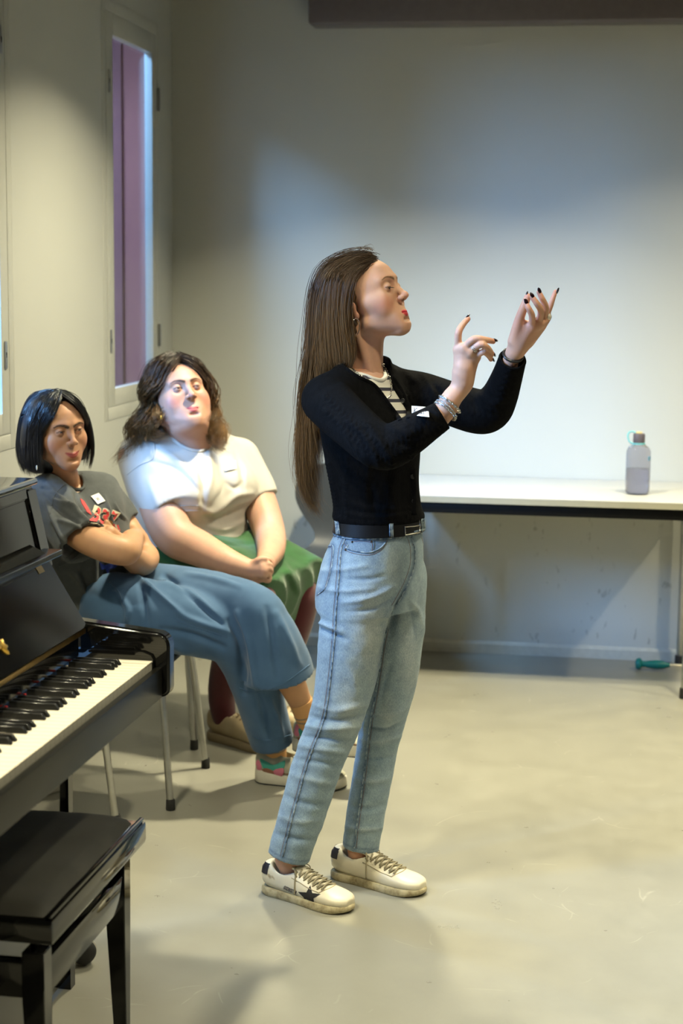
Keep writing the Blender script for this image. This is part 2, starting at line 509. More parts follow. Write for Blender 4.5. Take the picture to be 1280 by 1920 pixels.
def hand_sdf(s, wrist, wr, mcps, fingers, thumb, fr=0.0078, pr=0.0115, k=0.009):
    """palm from wrist to the knuckles, four finger chains and a thumb chain (world points)"""
    wrist = V3(wrist); m_ = [V3(q) for q in mcps]
    for q in m_: s.cap(wrist + (q - wrist) * 0.12, q, wr * 0.72, pr, 0.016)
    for a, b in zip(m_[:-1], m_[1:]): s.cap(a, b, pr * 0.95, pr * 0.95, 0.008)
    s.cap(wrist + ((m_[0] + m_[1]) / 2 - wrist) * .35, (m_[0] + m_[1] + m_[2]) / 3 * 0.5 + wrist * 0.5, wr * .85, pr * 1.05, 0.012)
    for f, sc in zip(fingers, (1.0, 1.04, 1.0, 0.88)):
        f = [V3(q) for q in f]
        s.chain(f, [fr * 1.12 * sc, fr * 1.06 * sc, fr * 0.94 * sc, fr * 0.78 * sc][:len(f)], 0.0035, 4)
    t = [V3(q) for q in thumb]
    s.chain(t, [0.0135, 0.0115, 0.0098, 0.0078][:len(t)], 0.010, 4)
def disc_nail(c, d, up, w=0.0052, L=0.0085):
    """a nail plate: c centre, d finger direction, up: away from the finger"""
    d = nrm(d); up = nrm(V3(up) - d * (V3(up) @ d)); sd = np.cross(d, up)
    q = MB(); M = Matrix(np.stack([d, sd, up], 1).tolist()).to_4x4(); M.translation = Vector(c)
    q.ball((0, 0, 0), 1.0, 12, 8); q.v = [tuple(M @ Vector((x * L, y * w, z * 0.0026))) for x, y, z in q.v]
    return q
# ------------------------------------------------------------------ setting
def rlink(o):
    o.rotation_euler = (0, 0, -math.radians(YAW)); return o
UL, VB = -1.876, 7.123
UR, VF = 3.3, -1.2
TH = 0.042
def wall_mat():
    t = NT('painted_wall'); n1 = t.noise(1.3, 4); n2 = t.noise(240, 3)
    col = t.ramp(n1.outputs[0], [(0.3, (0.555, 0.56, 0.52, 1)), (0.7, (0.585, 0.59, 0.548, 1))])
    # scuffs near the floor
    sp = t.noise(9, 2, vec=t.scaled((1, 1, 0.55))); sk = t.noise(40, 2, vec=t.scaled((1, 1, 0.5)))
    z = t.n('ShaderNodeSeparateXYZ'); t.l(t.obj(), z.inputs[0])
    low = t.ramp(z.outputs[2], [(0.0, (1, 1, 1, 1)), (0.55, (1, 1, 1, 1)), (0.72, (0, 0, 0, 1))])
    mk = t.math('MULTIPLY', t.ramp(sp.outputs[0], [(0.52, (0, 0, 0, 1)), (0.62, (1, 1, 1, 1))]), t.ramp(sk.outputs[0], [(0.60, (0, 0, 0, 1)), (0.66, (1, 1, 1, 1))]))
    mk = t.math('MULTIPLY', mk, low)
    t.set(Base_Color=t.mix(t.math('MULTIPLY', mk, 0.38), col, (0.16, 0.15, 0.13, 1)), Roughness=0.55)
    t.b.inputs['Specular IOR Level'].default_value = 0.25
    t.bump(n2.outputs[0], 0.06, 0.001)
    return t.m
M_WALL = wall_mat()
def floor_mat():
    t = NT('worn_linoleum'); n1 = t.noise(0.9, 5, 0.6); n2 = t.noise(7, 5, 0.65); n3 = t.noise(180, 2)
    col = t.ramp(n1.outputs[0], [(0.3, (0.252, 0.245, 0.205, 1)), (0.7, (0.292, 0.283, 0.238, 1))])
    col = t.mix(0.25, col, t.ramp(n2.outputs[0], [(0.35, (0.215, 0.207, 0.17, 1)), (0.7, (0.335, 0.327, 0.28, 1))]))
    # curved pale scratches
    wv = t.n('ShaderNodeVectorMath', operation='ADD')
    ns = t.noise(2.2, 2); sc = t.n('ShaderNodeVectorMath', operation='SCALE'); sc.inputs[3].default_value = 0.55
    t.l(ns.outputs[1], sc.inputs[0]); t.l(t.obj(), wv.inputs[0]); t.l(sc.outputs[0], wv.inputs[1])
    vo = t.n('ShaderNodeTexVoronoi', feature='DISTANCE_TO_EDGE'); vo.inputs['Scale'].default_value = 5.0; t.l(wv.outputs[0], vo.inputs['Vector'])
    line = t.ramp(vo.outputs['Distance'], [(0.0, (1, 1, 1, 1)), (0.006, (1, 1, 1, 1)), (0.012, (0, 0, 0, 1))])
    gate = t.noise(5.0, 3, 0.7); g = t.ramp(gate.outputs[0], [(0.56, (0, 0, 0, 1)), (0.64, (1, 1, 1, 1))])
    col = t.mix(t.math('MULTIPLY', t.math('MULTIPLY', line, g), 0.30), col, (0.50, 0.48, 0.41, 1))
    # tiny dark specks
    sp = t.noise(32, 2); k = t.ramp(sp.outputs[0], [(0.765, (0, 0, 0, 1)), (0.79, (1, 1, 1, 1))])
    col = t.mix(t.math('MULTIPLY', k, 0.6), col, (0.10, 0.09, 0.07, 1))
    t.set(Base_Color=col, Roughness=t.ramp(n2.outputs[0], [(0.3, (0.27, 0.27, 0.27, 1)), (0.7, (0.38, 0.38, 0.38, 1))]))
    t.b.inputs['Specular IOR Level'].default_value = 0.55
    t.bump(n3.outputs[0], 0.05, 0.0006)
    return t.m
M_FLOOR = floor_mat()
M_CEIL = plain('ceiling_paint', (0.13, 0.13, 0.13), 0.8)
M_DARKW = plain('charcoal_wall', (0.10, 0.10, 0.10), 0.8)
M_TRIM = plain('trim_paint', (0.60, 0.59, 0.52), 0.4)
M_SASH = plain('window_paint', (0.57, 0.57, 0.515), 0.4, var=0.02)
M_STEEL = plain('satin_steel', (0.52, 0.52, 0.50), 0.32, 1.0)
M_RUBBER = plain('black_rubber', (0.015, 0.015, 0.014), 0.7)

rlink(MB().box((UL - 0.2, VF - 0.2, -0.12), (UR + 0.2, VB + 0.2, 0)).build('floor', M_FLOOR, kind='structure'))
rlink(MB().box((UL - 0.2, VF - 0.2, CEIL_Z), (UR + 0.2, VB + 0.2, CEIL_Z + 0.12)).build('ceiling', M_CEIL, kind='structure'))
rlink(MB().box((UL - TH, VB, 0), (UR + 0.2, VB + 0.15, CEIL_Z)).build('wall_back', M_WALL, kind='structure'))
rlink(MB().box((UR, VF, 0), (UR + 0.15, VB, CEIL_Z)).build('wall_right', M_DARKW, kind='structure'))
rlink(MB().box((UL - 0.2, VF - 0.15, 0), (UR + 0.2, VF, CEIL_Z)).build('wall_front', M_DARKW, kind='structure'))
TH = 0.042
WIN = [(6.178, 6.872), (4.424, 5.118), (2.67, 3.364), (0.916, 1.61)]
WZ0, WZ1 = 1.087, 2.535
wl = MB(); TH = 0.042
wl.box((UL - TH, VF, 0), (UL, VB, WZ0)); wl.box((UL - TH, VF, WZ1), (UL, VB, CEIL_Z))
edges = [VF] + [e for w in sorted(WIN) for e in w] + [VB]
for i in range(0, len(edges), 2): wl.box((UL - TH, edges[i], WZ0), (UL, edges[i + 1], WZ1))
rlink(wl.build('wall_left', M_WALL, kind='structure'))
bb = MB(); bb.prism([(VB, 0), (VB - 0.013, 0), (VB - 0.013, 0.040), (VB - 0.007, 0.050), (VB, 0.052)], 0, UL, UR)
rlink(bb.build('baseboard_back', M_TRIM, kind='structure', angle=20))
bb = MB(); bb.box((UL, VF, 0), (UL + 0.012, VB - 0.013, 0.052), bev=0.003)
rlink(bb.build('baseboard_left', M_TRIM, kind='structure'))
# dropped duct along the back wall
M_DUCT = plain('taupe_duct', (0.13, 0.108, 0.11), 0.35)
dk = MB(); dk.box((-1.27, VB - 0.16, 2.588), (UR, VB, CEIL_Z), bev=0.012)
rlink(dk.build('trim_1', M_DUCT, kind='structure', label='dark taupe boxed duct under the ceiling, along the back wall'))

M_GLASS = NT('window_glass')
M_GLASS.set(Base_Color=(0.93, 0.97, 1, 1), Roughness=0.0, IOR=1.45); M_GLASS.b.inputs['Transmission Weight'].default_value = 1.0
_t = M_GLASS; _tr = _t.n('ShaderNodeBsdfTransparent'); _gl = _t.n('ShaderNodeBsdfGlossy'); _gl.inputs['Roughness'].default_value = 0.02
_lw = _t.n('ShaderNodeLayerWeight'); _lw.inputs[0].default_value = 0.5; _pw = _t.math('POWER', _lw.outputs['Facing'], 4.0); _fr = _t.n('ShaderNodeMath', operation='MULTIPLY_ADD'); _t.l(_pw, _fr.inputs[0]); _fr.inputs[1].default_value = 0.5; _fr.inputs[2].default_value = 0.03; _mx = _t.n('ShaderNodeMixShader'); _t.l(_fr.outputs[0], _mx.inputs[0]); _t.l(_tr.outputs[0], _mx.inputs[1]); _t.l(_gl.outputs[0], _mx.inputs[2])
_t.l(_mx.outputs[0], _t.t.nodes['Material Output'].inputs['Surface'])
M_GLASS = M_GLASS.m
M_KEYHOLE = plain('dark_hole', (0.02, 0.02, 0.02), 0.8)
for i, (v0, v1) in enumerate(WIN):
    w = thing('window_%d' % (i + 1), 'narrow tall casement window in the left wall', None)
    del w['label']; w['kind'] = 'structure'; rlink(w)
    # fixed frame round the casement, a hair proud of the wall
    fr = MB(); a = 0.05; e = UL + 0.0015
    for (p, q) in (((UL - 0.02, v0 - a, WZ0 - a), (e, v0 - 0.005, WZ1 + a)), ((UL - 0.02, v1 + 0.005, WZ0 - a), (e, v1 + a, WZ1 + a)),
                   ((UL - 0.02, v0 - 0.005, WZ1 + 0.005), (e, v1 + 0.005, WZ1 + a)), ((UL - 0.02, v0 - 0.005, WZ0 - a), (e, v1 + 0.005, WZ0 - 0.005))):
        fr.box(p, q, bev=0.001)
    fr.build('window_frame', M_SASH, w)
    s = MB(); g0, g1, h0, h1 = v0 + 0.084, v1 - 0.066, WZ0 + 0.065, WZ1 - 0.077
    x0, x1 = UL - 0.030, UL + 0.002
    for (p, q) in (((x0, v0, WZ0), (x1, g0, WZ1)), ((x0, g1, WZ0), (x1, v1, WZ1)), ((x0, g0, WZ0), (x1, g1, h0)), ((x0, g0, h1), (x1, g1, WZ1))):
        s.box(p, q, bev=0.0015)
    sash = s.build('sash', M_SASH, w)
    MB().box((UL - 0.027, g0 - 0.004, h0 - 0.004), (UL - 0.022, g1 + 0.004, h1 + 0.004)).build('pane', M_GLASS, w, smooth=False)
    for hz in (1.333, 2.286):
        hv, hs_ = (v1, 1) if i == 0 else (v0, -1)
        hg = MB(); hg.tube([(UL + 0.007, hv + 0.016 * hs_, hz - 0.045), (UL + 0.007, hv + 0.016 * hs_, hz + 0.045)], 0.0065, 10)
        hg.box((UL + 0.001, hv + min(0.006 * hs_, 0.045 * hs_), hz - 0.045), (UL + 0.004, hv + max(0.006 * hs_, 0.045 * hs_), hz + 0.045))
        hg.build('hinge', M_STEEL, w)
        lk = MB(); q0, q1 = (v0 + 0.022, v0 + 0.040)
        if i == 1: q0, q1 = v1 - 0.045, v1 - 0.022
        lk.box((UL + 0.002, q0, hz - 0.042), (UL + 0.0065, q1, hz + 0.042), bev=0.003)
        lk.cur = 1; c = (q0 + q1) / 2
        lk.ball((UL + 0.0065, c, hz + 0.004), (0.0008, 0.0045, 0.006), 10, 6); lk.box((UL + 0.006, c - 0.002, hz - 0.008), (UL + 0.0072, c + 0.002, hz + 0.002))
        lk.build('lock_plate', [M_STEEL, M_KEYHOLE], w)
# the courtyard outside: a mauve rendered wing with downpipe seen through the far window
t = NT('mauve_render'); t.set(Base_Color=t.ramp(t.noise(3, 5).outputs[0], [(0.3, (0.26, 0.068, 0.050, 1)), (0.7, (0.29, 0.076, 0.056, 1))]), Roughness=0.9)
t.bump(t.noise(160, 3).outputs[0], 0.3, 0.003)
wing = MB(); wing.box((-6.5, 7.55, -0.5), (UL - 0.075, 7.9, 3.4)); 
wg = rlink(wing.build('outside_wing', t.m, label='mauve rendered building wing seen through the far narrow window', cat='building'))
pp = MB(); pp.box((-2.29, 7.53, -0.5), (-2.215, 7.552, 3.4), bev=0.004); pp.build('recessed_joint', plain('mauve_dark', (0.19, 0.05, 0.04), 0.85), wg)
pp = MB(); pp.box((-6.5, 7.05, 2.72), (UL - 0.075, 8.0, 2.9)); pp.build('shade_slab', plain('shade_slab_mauve', (0.16, 0.10, 0.11), 0.9), wg)  # unseen slab, added to darken the top of the wing
rlink(MB().box((UL - 0.62, 5.42, -0.5), (UL - TH - 0.001, 5.60, 3.4), bev=0.01).build('light_block', t.m, kind='structure'))  # unseen block, added to keep direct sky light off the far window
rlink(MB().box((-14, -8, -0.62), (UL - 0.21, 9, -0.5)).build('ground', plain('courtyard_paving', (0.35, 0.34, 0.33), 0.9), kind='structure'))

# ceiling downlights (their light is set with each one at the top of the script)
M_LH = plain('lamp_housing', (0.7, 0.7, 0.68), 0.4)
tE = NT('lamp_diffuser'); tE.set(Base_Color=(0.9, 0.85, 0.75, 1), Emission_Color=(1.0, 0.88, 0.62, 1), Emission_Strength=6.0)
WHERE = ['before the duct, right of the middle', 'before the duct, left of the middle', 'before the duct, far right', 'above the piano', 'above the standing woman', 'right of the standing woman',
         'beside the right wall', 'above the near end of the piano', 'behind the camera']
q = MB(); q.lathe([(0.078, -0.001), (0.080, -0.006), (0.098, -0.005), (0.100, -0.0005), (0.078, -0.001)], 32, cap=False); ring_me = q.mesh('trim_ring'); ring_me.materials.append(M_LH)
q = MB(); q.lathe([(0.001, -0.003), (0.077, -0.003), (0.077, -0.0005), (0.001, -0.0005)], 32, cap=False); disc_me = q.mesh('diffuser'); disc_me.materials.append(tE.m)
for (u, v, k), wh in zip(LAMPS, WHERE):
    lt = thing('downlight', 'round recessed downlight in the ceiling, ' + wh, 'ceiling lamp', W(u, v, CEIL_Z), 0, 'downlights in the ceiling')
    link('trim_ring', ring_me, lt); link('diffuser', disc_me, lt)

# ------------------------------------------------------------------ long table by the back wall
M_TTOP = plain('white_laminate', (0.55, 0.55, 0.535), 0.3, var=0.02)
M_TEDGE = plain('table_edge', (0.36, 0.345, 0.27), 0.5, var=0.03)
M_BLACK = plain('black_steel', (0.005, 0.005, 0.005), 0.55, spec=0.15)
TA, TB, T0, T1, TZ = -0.86, 0.345, 6.445, VB - 0.004, 0.757
tb = thing('table', 'long white-topped table on a black frame against the back wall', 'table', W((TA + TB) / 2, (T0 + T1) / 2), -math.radians(YAW))
cx, cy = (TA + TB) / 2, (T0 + T1) / 2
q = MB(); q.box((TA - cx, T0 - cy, TZ - 0.004), (TB - cx, T1 - cy, TZ), bev=0.0015); q.cur = 1
q.box((TA - cx, T0 - cy, TZ - 0.026), (TB - cx, T1 - cy, TZ - 0.004)); q.build('tabletop', [M_TTOP, M_TEDGE], tb)
q = MB()
for a, b in (((TA + .02, T0 + .012), (TB - .02, T0 + .04)), ((TA + .02, T1 - .05), (TB - .02, T1 - .022)), ((TA + .02, T0 + .04), (TA + .05, T1 - .05)), ((TB - .05, T0 + .04), (TB - .02, T1 - .05))):
    q.box((a[0] - cx, a[1] - cy, TZ - 0.068), (b[0] - cx, b[1] - cy, TZ - 0.026), bev=0.002)
q.build('frame', M_BLACK, tb)
for (u, v) in ((TA + .045, T0 + .045), (TB - .045, T0 + .045), (TA + .045, T1 - .055), (TB - .045, T1 - .055)):
    q = MB(); q.tube([(u - cx, v - cy, 0.03), (u - cx, v - cy, TZ - 0.05)], 0.016, 14); lg = q.build('leg', M_STEEL, tb)
    q = MB(); q.lathe([(0.021, 0), (0.022, 0.004), (0.021, 0.038), (0.017, 0.042)], 14, Matrix.Translation((u - cx, v - cy, 0))); q.build('foot_cap', M_RUBBER, lg)

# water bottle
P = atz(1194, 926, TZ)
bt = thing('water_bottle', 'grey-lilac see-through water bottle half full, with a turquoise cap loop, on the table', 'bottle', P)
t = NT('lilac_plastic'); t.set(Base_Color=(0.84, 0.83, 0.87, 1), Roughness=0.06, IOR=1.25); t.b.inputs['Transmission Weight'].default_value = 0.93
_ng = t.noise(12, 2); M_PET = t.m
prof = [(0.001, 0.006), (0.020, 0.006), (0.030, 0.001), (0.041, 0.003), (0.0465, 0.012), (0.0475, 0.05), (0.047, 0.15), (0.046, 0.168), (0.040, 0.182), (0.024, 0.194), (0.020, 0.198), (0.020, 0.212)]
inner = [(r - 0.0018 if r > 0.003 else r, z + 0.0018) for r, z in prof][::-1]
q = MB(); q.lathe(prof + [(0.018, 0.212)] + inner[1:], 40, cap=False); q.build('bottle_body', M_PET, bt)
t = NT('bottle_water'); t.set(Base_Color=(0.82, 0.80, 0.88, 1), Roughness=0.02, IOR=1.33); t.b.inputs['Transmission Weight'].default_value = 0.95
_ = t.noise(20, 2)
q = MB(); q.lathe([(0.001, 0.0085), (0.028, 0.0085), (0.0388, 0.0055), (0.0442, 0.014), (0.0450, 0.05), (0.0449, 0.099), (0.001, 0.0985)], 40, cap=False); q.build('water', t.m, bt)
q = MB(); q.lathe([(0.0225, 0.200), (0.0232, 0.203), (0.0232, 0.231), (0.021, 0.236), (0.001, 0.237)], 32, cap=True); capo = q.build('cap', plain('grey_lilac_cap', (0.115, 0.10, 0.125), 0.4), bt)
q = MB(); q.lathe([(0.001, 0.2365), (0.012, 0.2372), (0.011, 0.2425), (0.001, 0.2435)], 20); q.build('cap_button', plain('yellow_dot', (0.75, 0.62, 0.28), 0.5), capo)
tq = plain('turquoise_plastic', (0.20, 0.62, 0.70), 0.35)
q = MB(); q.lathe([(0.0215, 0.1935), (0.0245, 0.1935), (0.0250, 0.200), (0.0215, 0.200)], 28)
q.tube(spline([(-0.022, 0, 0.196), (-0.036, 0, 0.203), (-0.0435, 0, 0.222), (-0.040, 0, 0.238), (-0.028, 0, 0.2435), (-0.014, 0, 0.2385)], 8), 0.0032, 10, flat=1.0); q.build('cap_loop', tq, bt)
q = MB(); q.box((-0.0065, -0.001, -0.008), (0.0065, 0.0006, 0.008), Matrix.Translation((0.036, -0.0305, 0.142)) @ Matrix.Rotation(0.87, 4, 'Z'), bev=0.0004); q.build('printed_mark', plain('blue_print', (0.13, 0.33, 0.50), 0.5), bt)

# teal handled stick
a = W(0.115, 6.94, 0.026); d = RX
st = thing('stick_handle', 'teal-handled pale stick lying on the floor under the table', 'handle', W(0.115, 6.94, 0), -math.radians(YAW))
q = MB(); pr = [(0.0, 0.004), (0.003, 0.018), (0.012, 0.024), (0.022, 0.023), (0.028, 0.014), (0.04, 0.0125), (0.06, 0.016), (0.085, 0.0185), (0.11, 0.0165), (0.132, 0.010), (0.140, 0.008)]
q.tube([(x, 0, 0.0242) for x, r in pr], [r for x, r in pr], 18); q.build('grip', plain('teal_plastic', (0.0, 0.19, 0.175), 0.4), st)
q = MB(); q.tube([(0.139, 0, 0.0242), (0.9, 0.02, 0.0242)], 0.0062, 12); q.build('rod', plain('pale_rod', (0.75, 0.66, 0.45), 0.4), st)

# ------------------------------------------------------------------ shell chairs on steel legs
M_SHELL = plain('grey_lacquered_shell', (0.062, 0.066, 0.068), 0.38, var=0.04)
def shell_mesh():
    prof = spline([(0.205, 0.428), (0.185, 0.442), (0.10, 0.444), (0.0, 0.439), (-0.10, 0.437), (-0.155, 0.452), (-0.195, 0.495), (-0.220, 0.56), (-0.236, 0.66), (-0.250, 0.78), (-0.254, 0.815)], 5)
    s = np.r_[0, np.cumsum(np.linalg.norm(np.diff(prof, axis=0), axis=1))]; s /= s[-1]
    ks = [0, 0.02, 0.06, 0.15, 0.30, 0.42, 0.50, 0.56, 0.62, 0.70, 0.80, 0.90, 0.955, 0.985, 1.0]
    kw = [0.10, 0.15, 0.185, 0.215, 0.225, 0.205, 0.160, 0.125, 0.135, 0.185, 0.225, 0.215, 0.185, 0.135, 0.06]
    w = np.interp(s, ks, kw); w = np.convolve(np.pad(w, 2, 'edge'), [.1, .2, .4, .2, .1], 'valid')
    nt = 15; V = []; F = []; th = 0.010
    tn = np.gradient(prof, axis=0); tn /= np.linalg.norm(tn, axis=1)[:, None]; nn = np.column_stack([tn[:, 1], -tn[:, 0]])   # pointing up / forward
    for side in (0, 1):
        for i in range(len(prof)):
            for j in range(nt):
                t = -1 + 2 * j / (nt - 1); y = t * w[i]
                dish = 0.016 * (y / 0.2) ** 2 * (1 if s[i] > 0.45 else 0.6)
                p = prof[i] + nn[i] * (dish + (0 if side == 0 else -th))
                V.append((p[0], y, p[1]))
    n = len(prof) * nt
    for i in range(len(prof) - 1):
        for j in range(nt - 1):
            a = i * nt + j; F.append((a, a + 1, a + nt + 1, a + nt)); F.append((n + a, n + a + nt, n + a + nt + 1, n + a + 1))
    for i in range(len(prof) - 1):
        for j in (0, nt - 1):
            a = i * nt + j; F.append((a, a + nt, n + a + nt, n + a))
    for i in (0, len(prof) - 1):
        for j in range(nt - 1):
            a = i * nt + j; F.append((a, a + 1, n + a + 1, n + a))
    mb = MB(); mb.add(V, F); return mb.mesh('shell', True, 50)
_cm = {}
def chair(label, u, v, rz, group=None):
    c = thing('shell_chair', label, 'chair', W(u, v), rz - math.radians(YAW), group)
    if not _cm:
        _cm['shell'] = shell_mesh(); _cm['shell'].materials.append(M_SHELL)
        for nm, sx, sy in (('a', 1, 1), ('b', 1, -1), ('c', -1, 1), ('d', -1, -1)):
            q = MB(); q.tube(spline([(0.03 * sx, 0.035 * sy, 0.425), (0.12 * sx, 0.11 * sy, 0.421), (0.168 * sx, 0.165 * sy, 0.405), (0.186 * sx, 0.186 * sy, 0.36), (0.22 * sx, 0.22 * sy, 0.02)], 5), 0.0105, 12); _cm['leg' + nm] = q.mesh('leg'); _cm['leg' + nm].materials.append(M_STEEL)
            q = MB(); q.lathe([(0.0135, 0), (0.0145, 0.003), (0.0135, 0.030), (0.012, 0.033)], 14, Matrix.Translation((0.2215 * sx, 0.2215 * sy, 0))); _cm['foot' + nm] = q.mesh('foot'); _cm['foot' + nm].materials.append(M_RUBBER)
        q = MB(); q.lathe([(0.06, 0.418), (0.065, 0.421), (0.065, 0.428), (0.06, 0.4305)], 20); _cm['hub'] = q.mesh('hub'); _cm['hub'].materials.append(M_BLACK)
    link('seat_shell', _cm['shell'], c); link('hub_plate', _cm['hub'], c)
    for nm in 'abcd':
        l = link('leg', _cm['leg' + nm], c); link('foot_cap', _cm['foot' + nm], l)
    return c
CG = 'grey shell chairs along the walls'
chair('grey shell chair under the woman in the grey T-shirt', -1.495, 5.015, 0, CG)
chair('grey shell chair under the woman in the white T-shirt', -1.585, 5.665, 0, CG)
chair('grey shell chair hidden behind the piano, one steel leg showing', -1.612, 4.40, 0, CG)
CHAIR_D = chair('empty grey shell chair by the back wall, behind the standing woman', -1.085, 6.72, -math.radians(90), CG)
# ------------------------------------------------------------------ upright piano (frame: l away from camera, b towards the wall)
KP = atz(286, 1238, 0.77); PTH = math.radians(79.8)
t = NT('black_polish'); n1 = t.noise(3, 3)
t.set(Base_Color=t.ramp(n1.outputs[0], [(0.3, (0.0035, 0.0035, 0.0035, 1)), (0.7, (0.006, 0.006, 0.0055, 1))]), Roughness=0.06); t.b.inputs['Specular IOR Level'].default_value = 0.45
M_PB = t.m
t = NT('black_satin_polish'); n1 = t.noise(3, 3); n2 = t.noise(700, 2)
t.set(Base_Color=t.ramp(n1.outputs[0], [(0.3, (0.0035, 0.0034, 0.003, 1)), (0.7, (0.005, 0.0048, 0.004, 1))]), Roughness=0.13); t.b.inputs['Specular IOR Level'].default_value = 0.32; M_PS = t.m
M_KSL = plain('satin_black', (0.006, 0.006, 0.005), 0.3, spec=0.12)
M_BRASS = plain('aged_brass', (0.38, 0.25, 0.07), 0.32, 1.0, 0.2)
M_GOLD = plain('gold_inlay', (0.75, 0.48, 0.10), 0.35, 1.0, 0.15)
pn = thing('upright_piano', 'black polished upright piano with its keyboard open, cut off by the left edge', 'piano', KP - np.array([0, 0, KP[2]]), PTH)
# local x = l (0 = treble end of keys), y = b, z
LN = -1.55
def pbox(name, a, b, mat=None, bev=0.003, parent=None, **k):
    q = MB(); q.box(a, b, bev=bev); return q.build(name, mat or M_PB, parent or pn, **k)
BT = 0.52
pbox('lower_panel', (LN, 0.205, 0.03), (0.02, 0.235, 0.70))
q = MB(); q.prism([(0.20, 0), (BT, 0), (BT, 1.12), (0.30, 1.12), (0.255, 0.97), (0.245, 0.68), (0.20, 0.66)], 0, 0.02, 0.05); q.build('side_panel', M_PB, pn, angle=20)
q = MB(); q.prism([(-0.018, 0.690), (0.25, 0.690), (0.25, 0.722), (-0.018, 0.722)], 0, LN, 0.004); q.build('keybed', M_PB, pn, angle=20)
q = MB(); q.box((LN, -0.02, 0.688), (0.004, -0.004, 0.7545), bev=0.003); q.build('key_slip', M_KSL, pn)
# arm (cheek) with rounded front
ol = []
for k in range(7):
    a = math.pi / 2 * k / 6; ol.append((-0.016 - 0.020 * math.sin(a) + 0.0, 0.708 - 0.020 * math.cos(a)))
for k in range(9):
    a = math.pi / 2 * k / 8; ol.append((-0.006 - 0.030 * math.cos(a), 0.800 + 0.0295 * math.sin(a)))
ol += [(0.17, 0.848), (0.26, 0.848), (0.26, 0.688)]
q = MB(); q.prism(ol, 0, 0.004, 0.046); am = q.mesh('arm', True, 30)
bm = bmesh.new(); bm.from_mesh(am); bmesh.ops.bevel(bm, geom=[e for e in bm.edges if len(e.link_faces) == 2 and e.calc_face_angle(0) > 1.2], offset=0.006, segments=3, affect='EDGES'); bm.to_mesh(am); bm.free()
am.polygons.foreach_set('use_smooth', [True] * len(am.polygons)); am.set_sharp_from_angle(angle=math.radians(50))
link('arm', am, pn, M_PB)
# key block beside the last key
q = MB(); q.prism([(-0.003, 0.722), (0.17, 0.722), (0.17, 0.788), (0.02, 0.788), (0.002, 0.781), (-0.003, 0.772)], 0, -0.006, 0.0038); q.build('key_block', M_PB, pn, angle=25)
# white keys, each one a part
M_IV = plain('key_ivory', (0.62, 0.585, 0.485), 0.22, var=0.02, spec=0.4)
M_KF = plain('key_front', (0.52, 0.50, 0.43), 0.35)
M_EB = plain('key_black', (0.008, 0.008, 0.008), 0.3)
M_FELT = plain('red_felt', (0.55, 0.03, 0.03), 0.9)
KW = 0.0243; KZ = 0.77; KL = 0.152
wk = MB(); wk.box((-KW + 0.0006, 0.0, KZ - 0.020), (0, KL, KZ - 0.0035), bev=0); wk.cur = 1
wk.box((-KW + 0.0006, -0.0016, KZ - 0.0035), (0, KL, KZ), bev=0.0007)
wm = wk.mesh('white_key'); wm.materials.append(M_KF); wm.materials.append(M_IV)
bk = MB(); bw = 0.0057
bk.add([(-bw, 0.052, KZ), (bw, 0.052, KZ), (bw, KL, KZ), (-bw, KL, KZ), (-bw * .72, 0.060, KZ + 0.0125), (bw * .72, 0.060, KZ + 0.0125), (bw * .72, KL, KZ + 0.0125), (-bw * .72, KL, KZ + 0.0125)],
       [(0, 1, 2, 3), (4, 5, 6, 7), (0, 1, 5, 4), (1, 2, 6, 5), (2, 3, 7, 6), (3, 0, 4, 7)])
bmh = bk.mesh('black_key'); bm = bmesh.new(); bm.from_mesh(bmh); bmesh.ops.bevel(bm, geom=bm.edges[:], offset=0.0012, segments=2, affect='EDGES'); bm.to_mesh(bmh); bm.free(); bmh.materials.append(M_EB)
NK = 52
for i in range(NK):
    k = link('white_key', wm, pn); k.location = (-0.0065 - i * KW, 0, 0)
# from the treble end: C, then B A# A G# G F# F E D# D C# C ...
notes = 'CBAGFED'
for i in range(NK - 1):
    n0 = notes[i % 7]
    if n0 in 'BAGED':           # black key between this white key and the next lower one
        k = link('black_key', bmh, pn); k.location = (-0.0065 - (i + 1) * KW + {'B': -0.002, 'A': 0.0, 'G': 0.002, 'E': -0.0015, 'D': 0.0015}[n0], 0, 0)
for i in range(2, 34, 2):
    q = MB(); q.box((-0.0035, 0.1525, KZ + 0.0005), (0.0035, 0.1575, KZ + 0.0048), bev=0.001)
    k = q.build('felt_tab', M_FELT if i % 4 else plain('pale_felt', (0.45, 0.40, 0.34), 0.9), pn); k.location = (-0.0065 - i * KW * 1.02, 0, 0)
# fallboard strip, brass hinge, open fallboard
pbox('fall_strip', (LN, 0.158, 0.776), (-0.022, 0.172, 0.822), M_PS, 0.0015)
pbox('hinge_strip', (LN, 0.148, 0.823), (-0.002, 0.158, 0.834), M_BRASS, 0.001)
FA = math.atan2(0.085, 0.140)
def fall_pt(l, s, off=0.0):   # along the open fallboard, s from hinge upwards, off outwards (towards the player)
    return (l, 0.146 + s * math.sin(FA) - off * math.cos(FA), 0.838 + s * math.cos(FA) + off * math.sin(FA))
q = MB(); c = [(0, 0), (0.168, 0)]
vs = [fall_pt(l, s, o) for l in (LN, 0.0) for s in (0.0, 0.168) for o in (0.0, -0.014)]
q.add(vs, [(0, 1, 3, 2), (4, 6, 7, 5), (0, 2, 6, 4), (1, 5, 7, 3), (0, 4, 5, 1), (2, 3, 7, 6)])
fb = q.build('fallboard', M_PS, pn, angle=20)
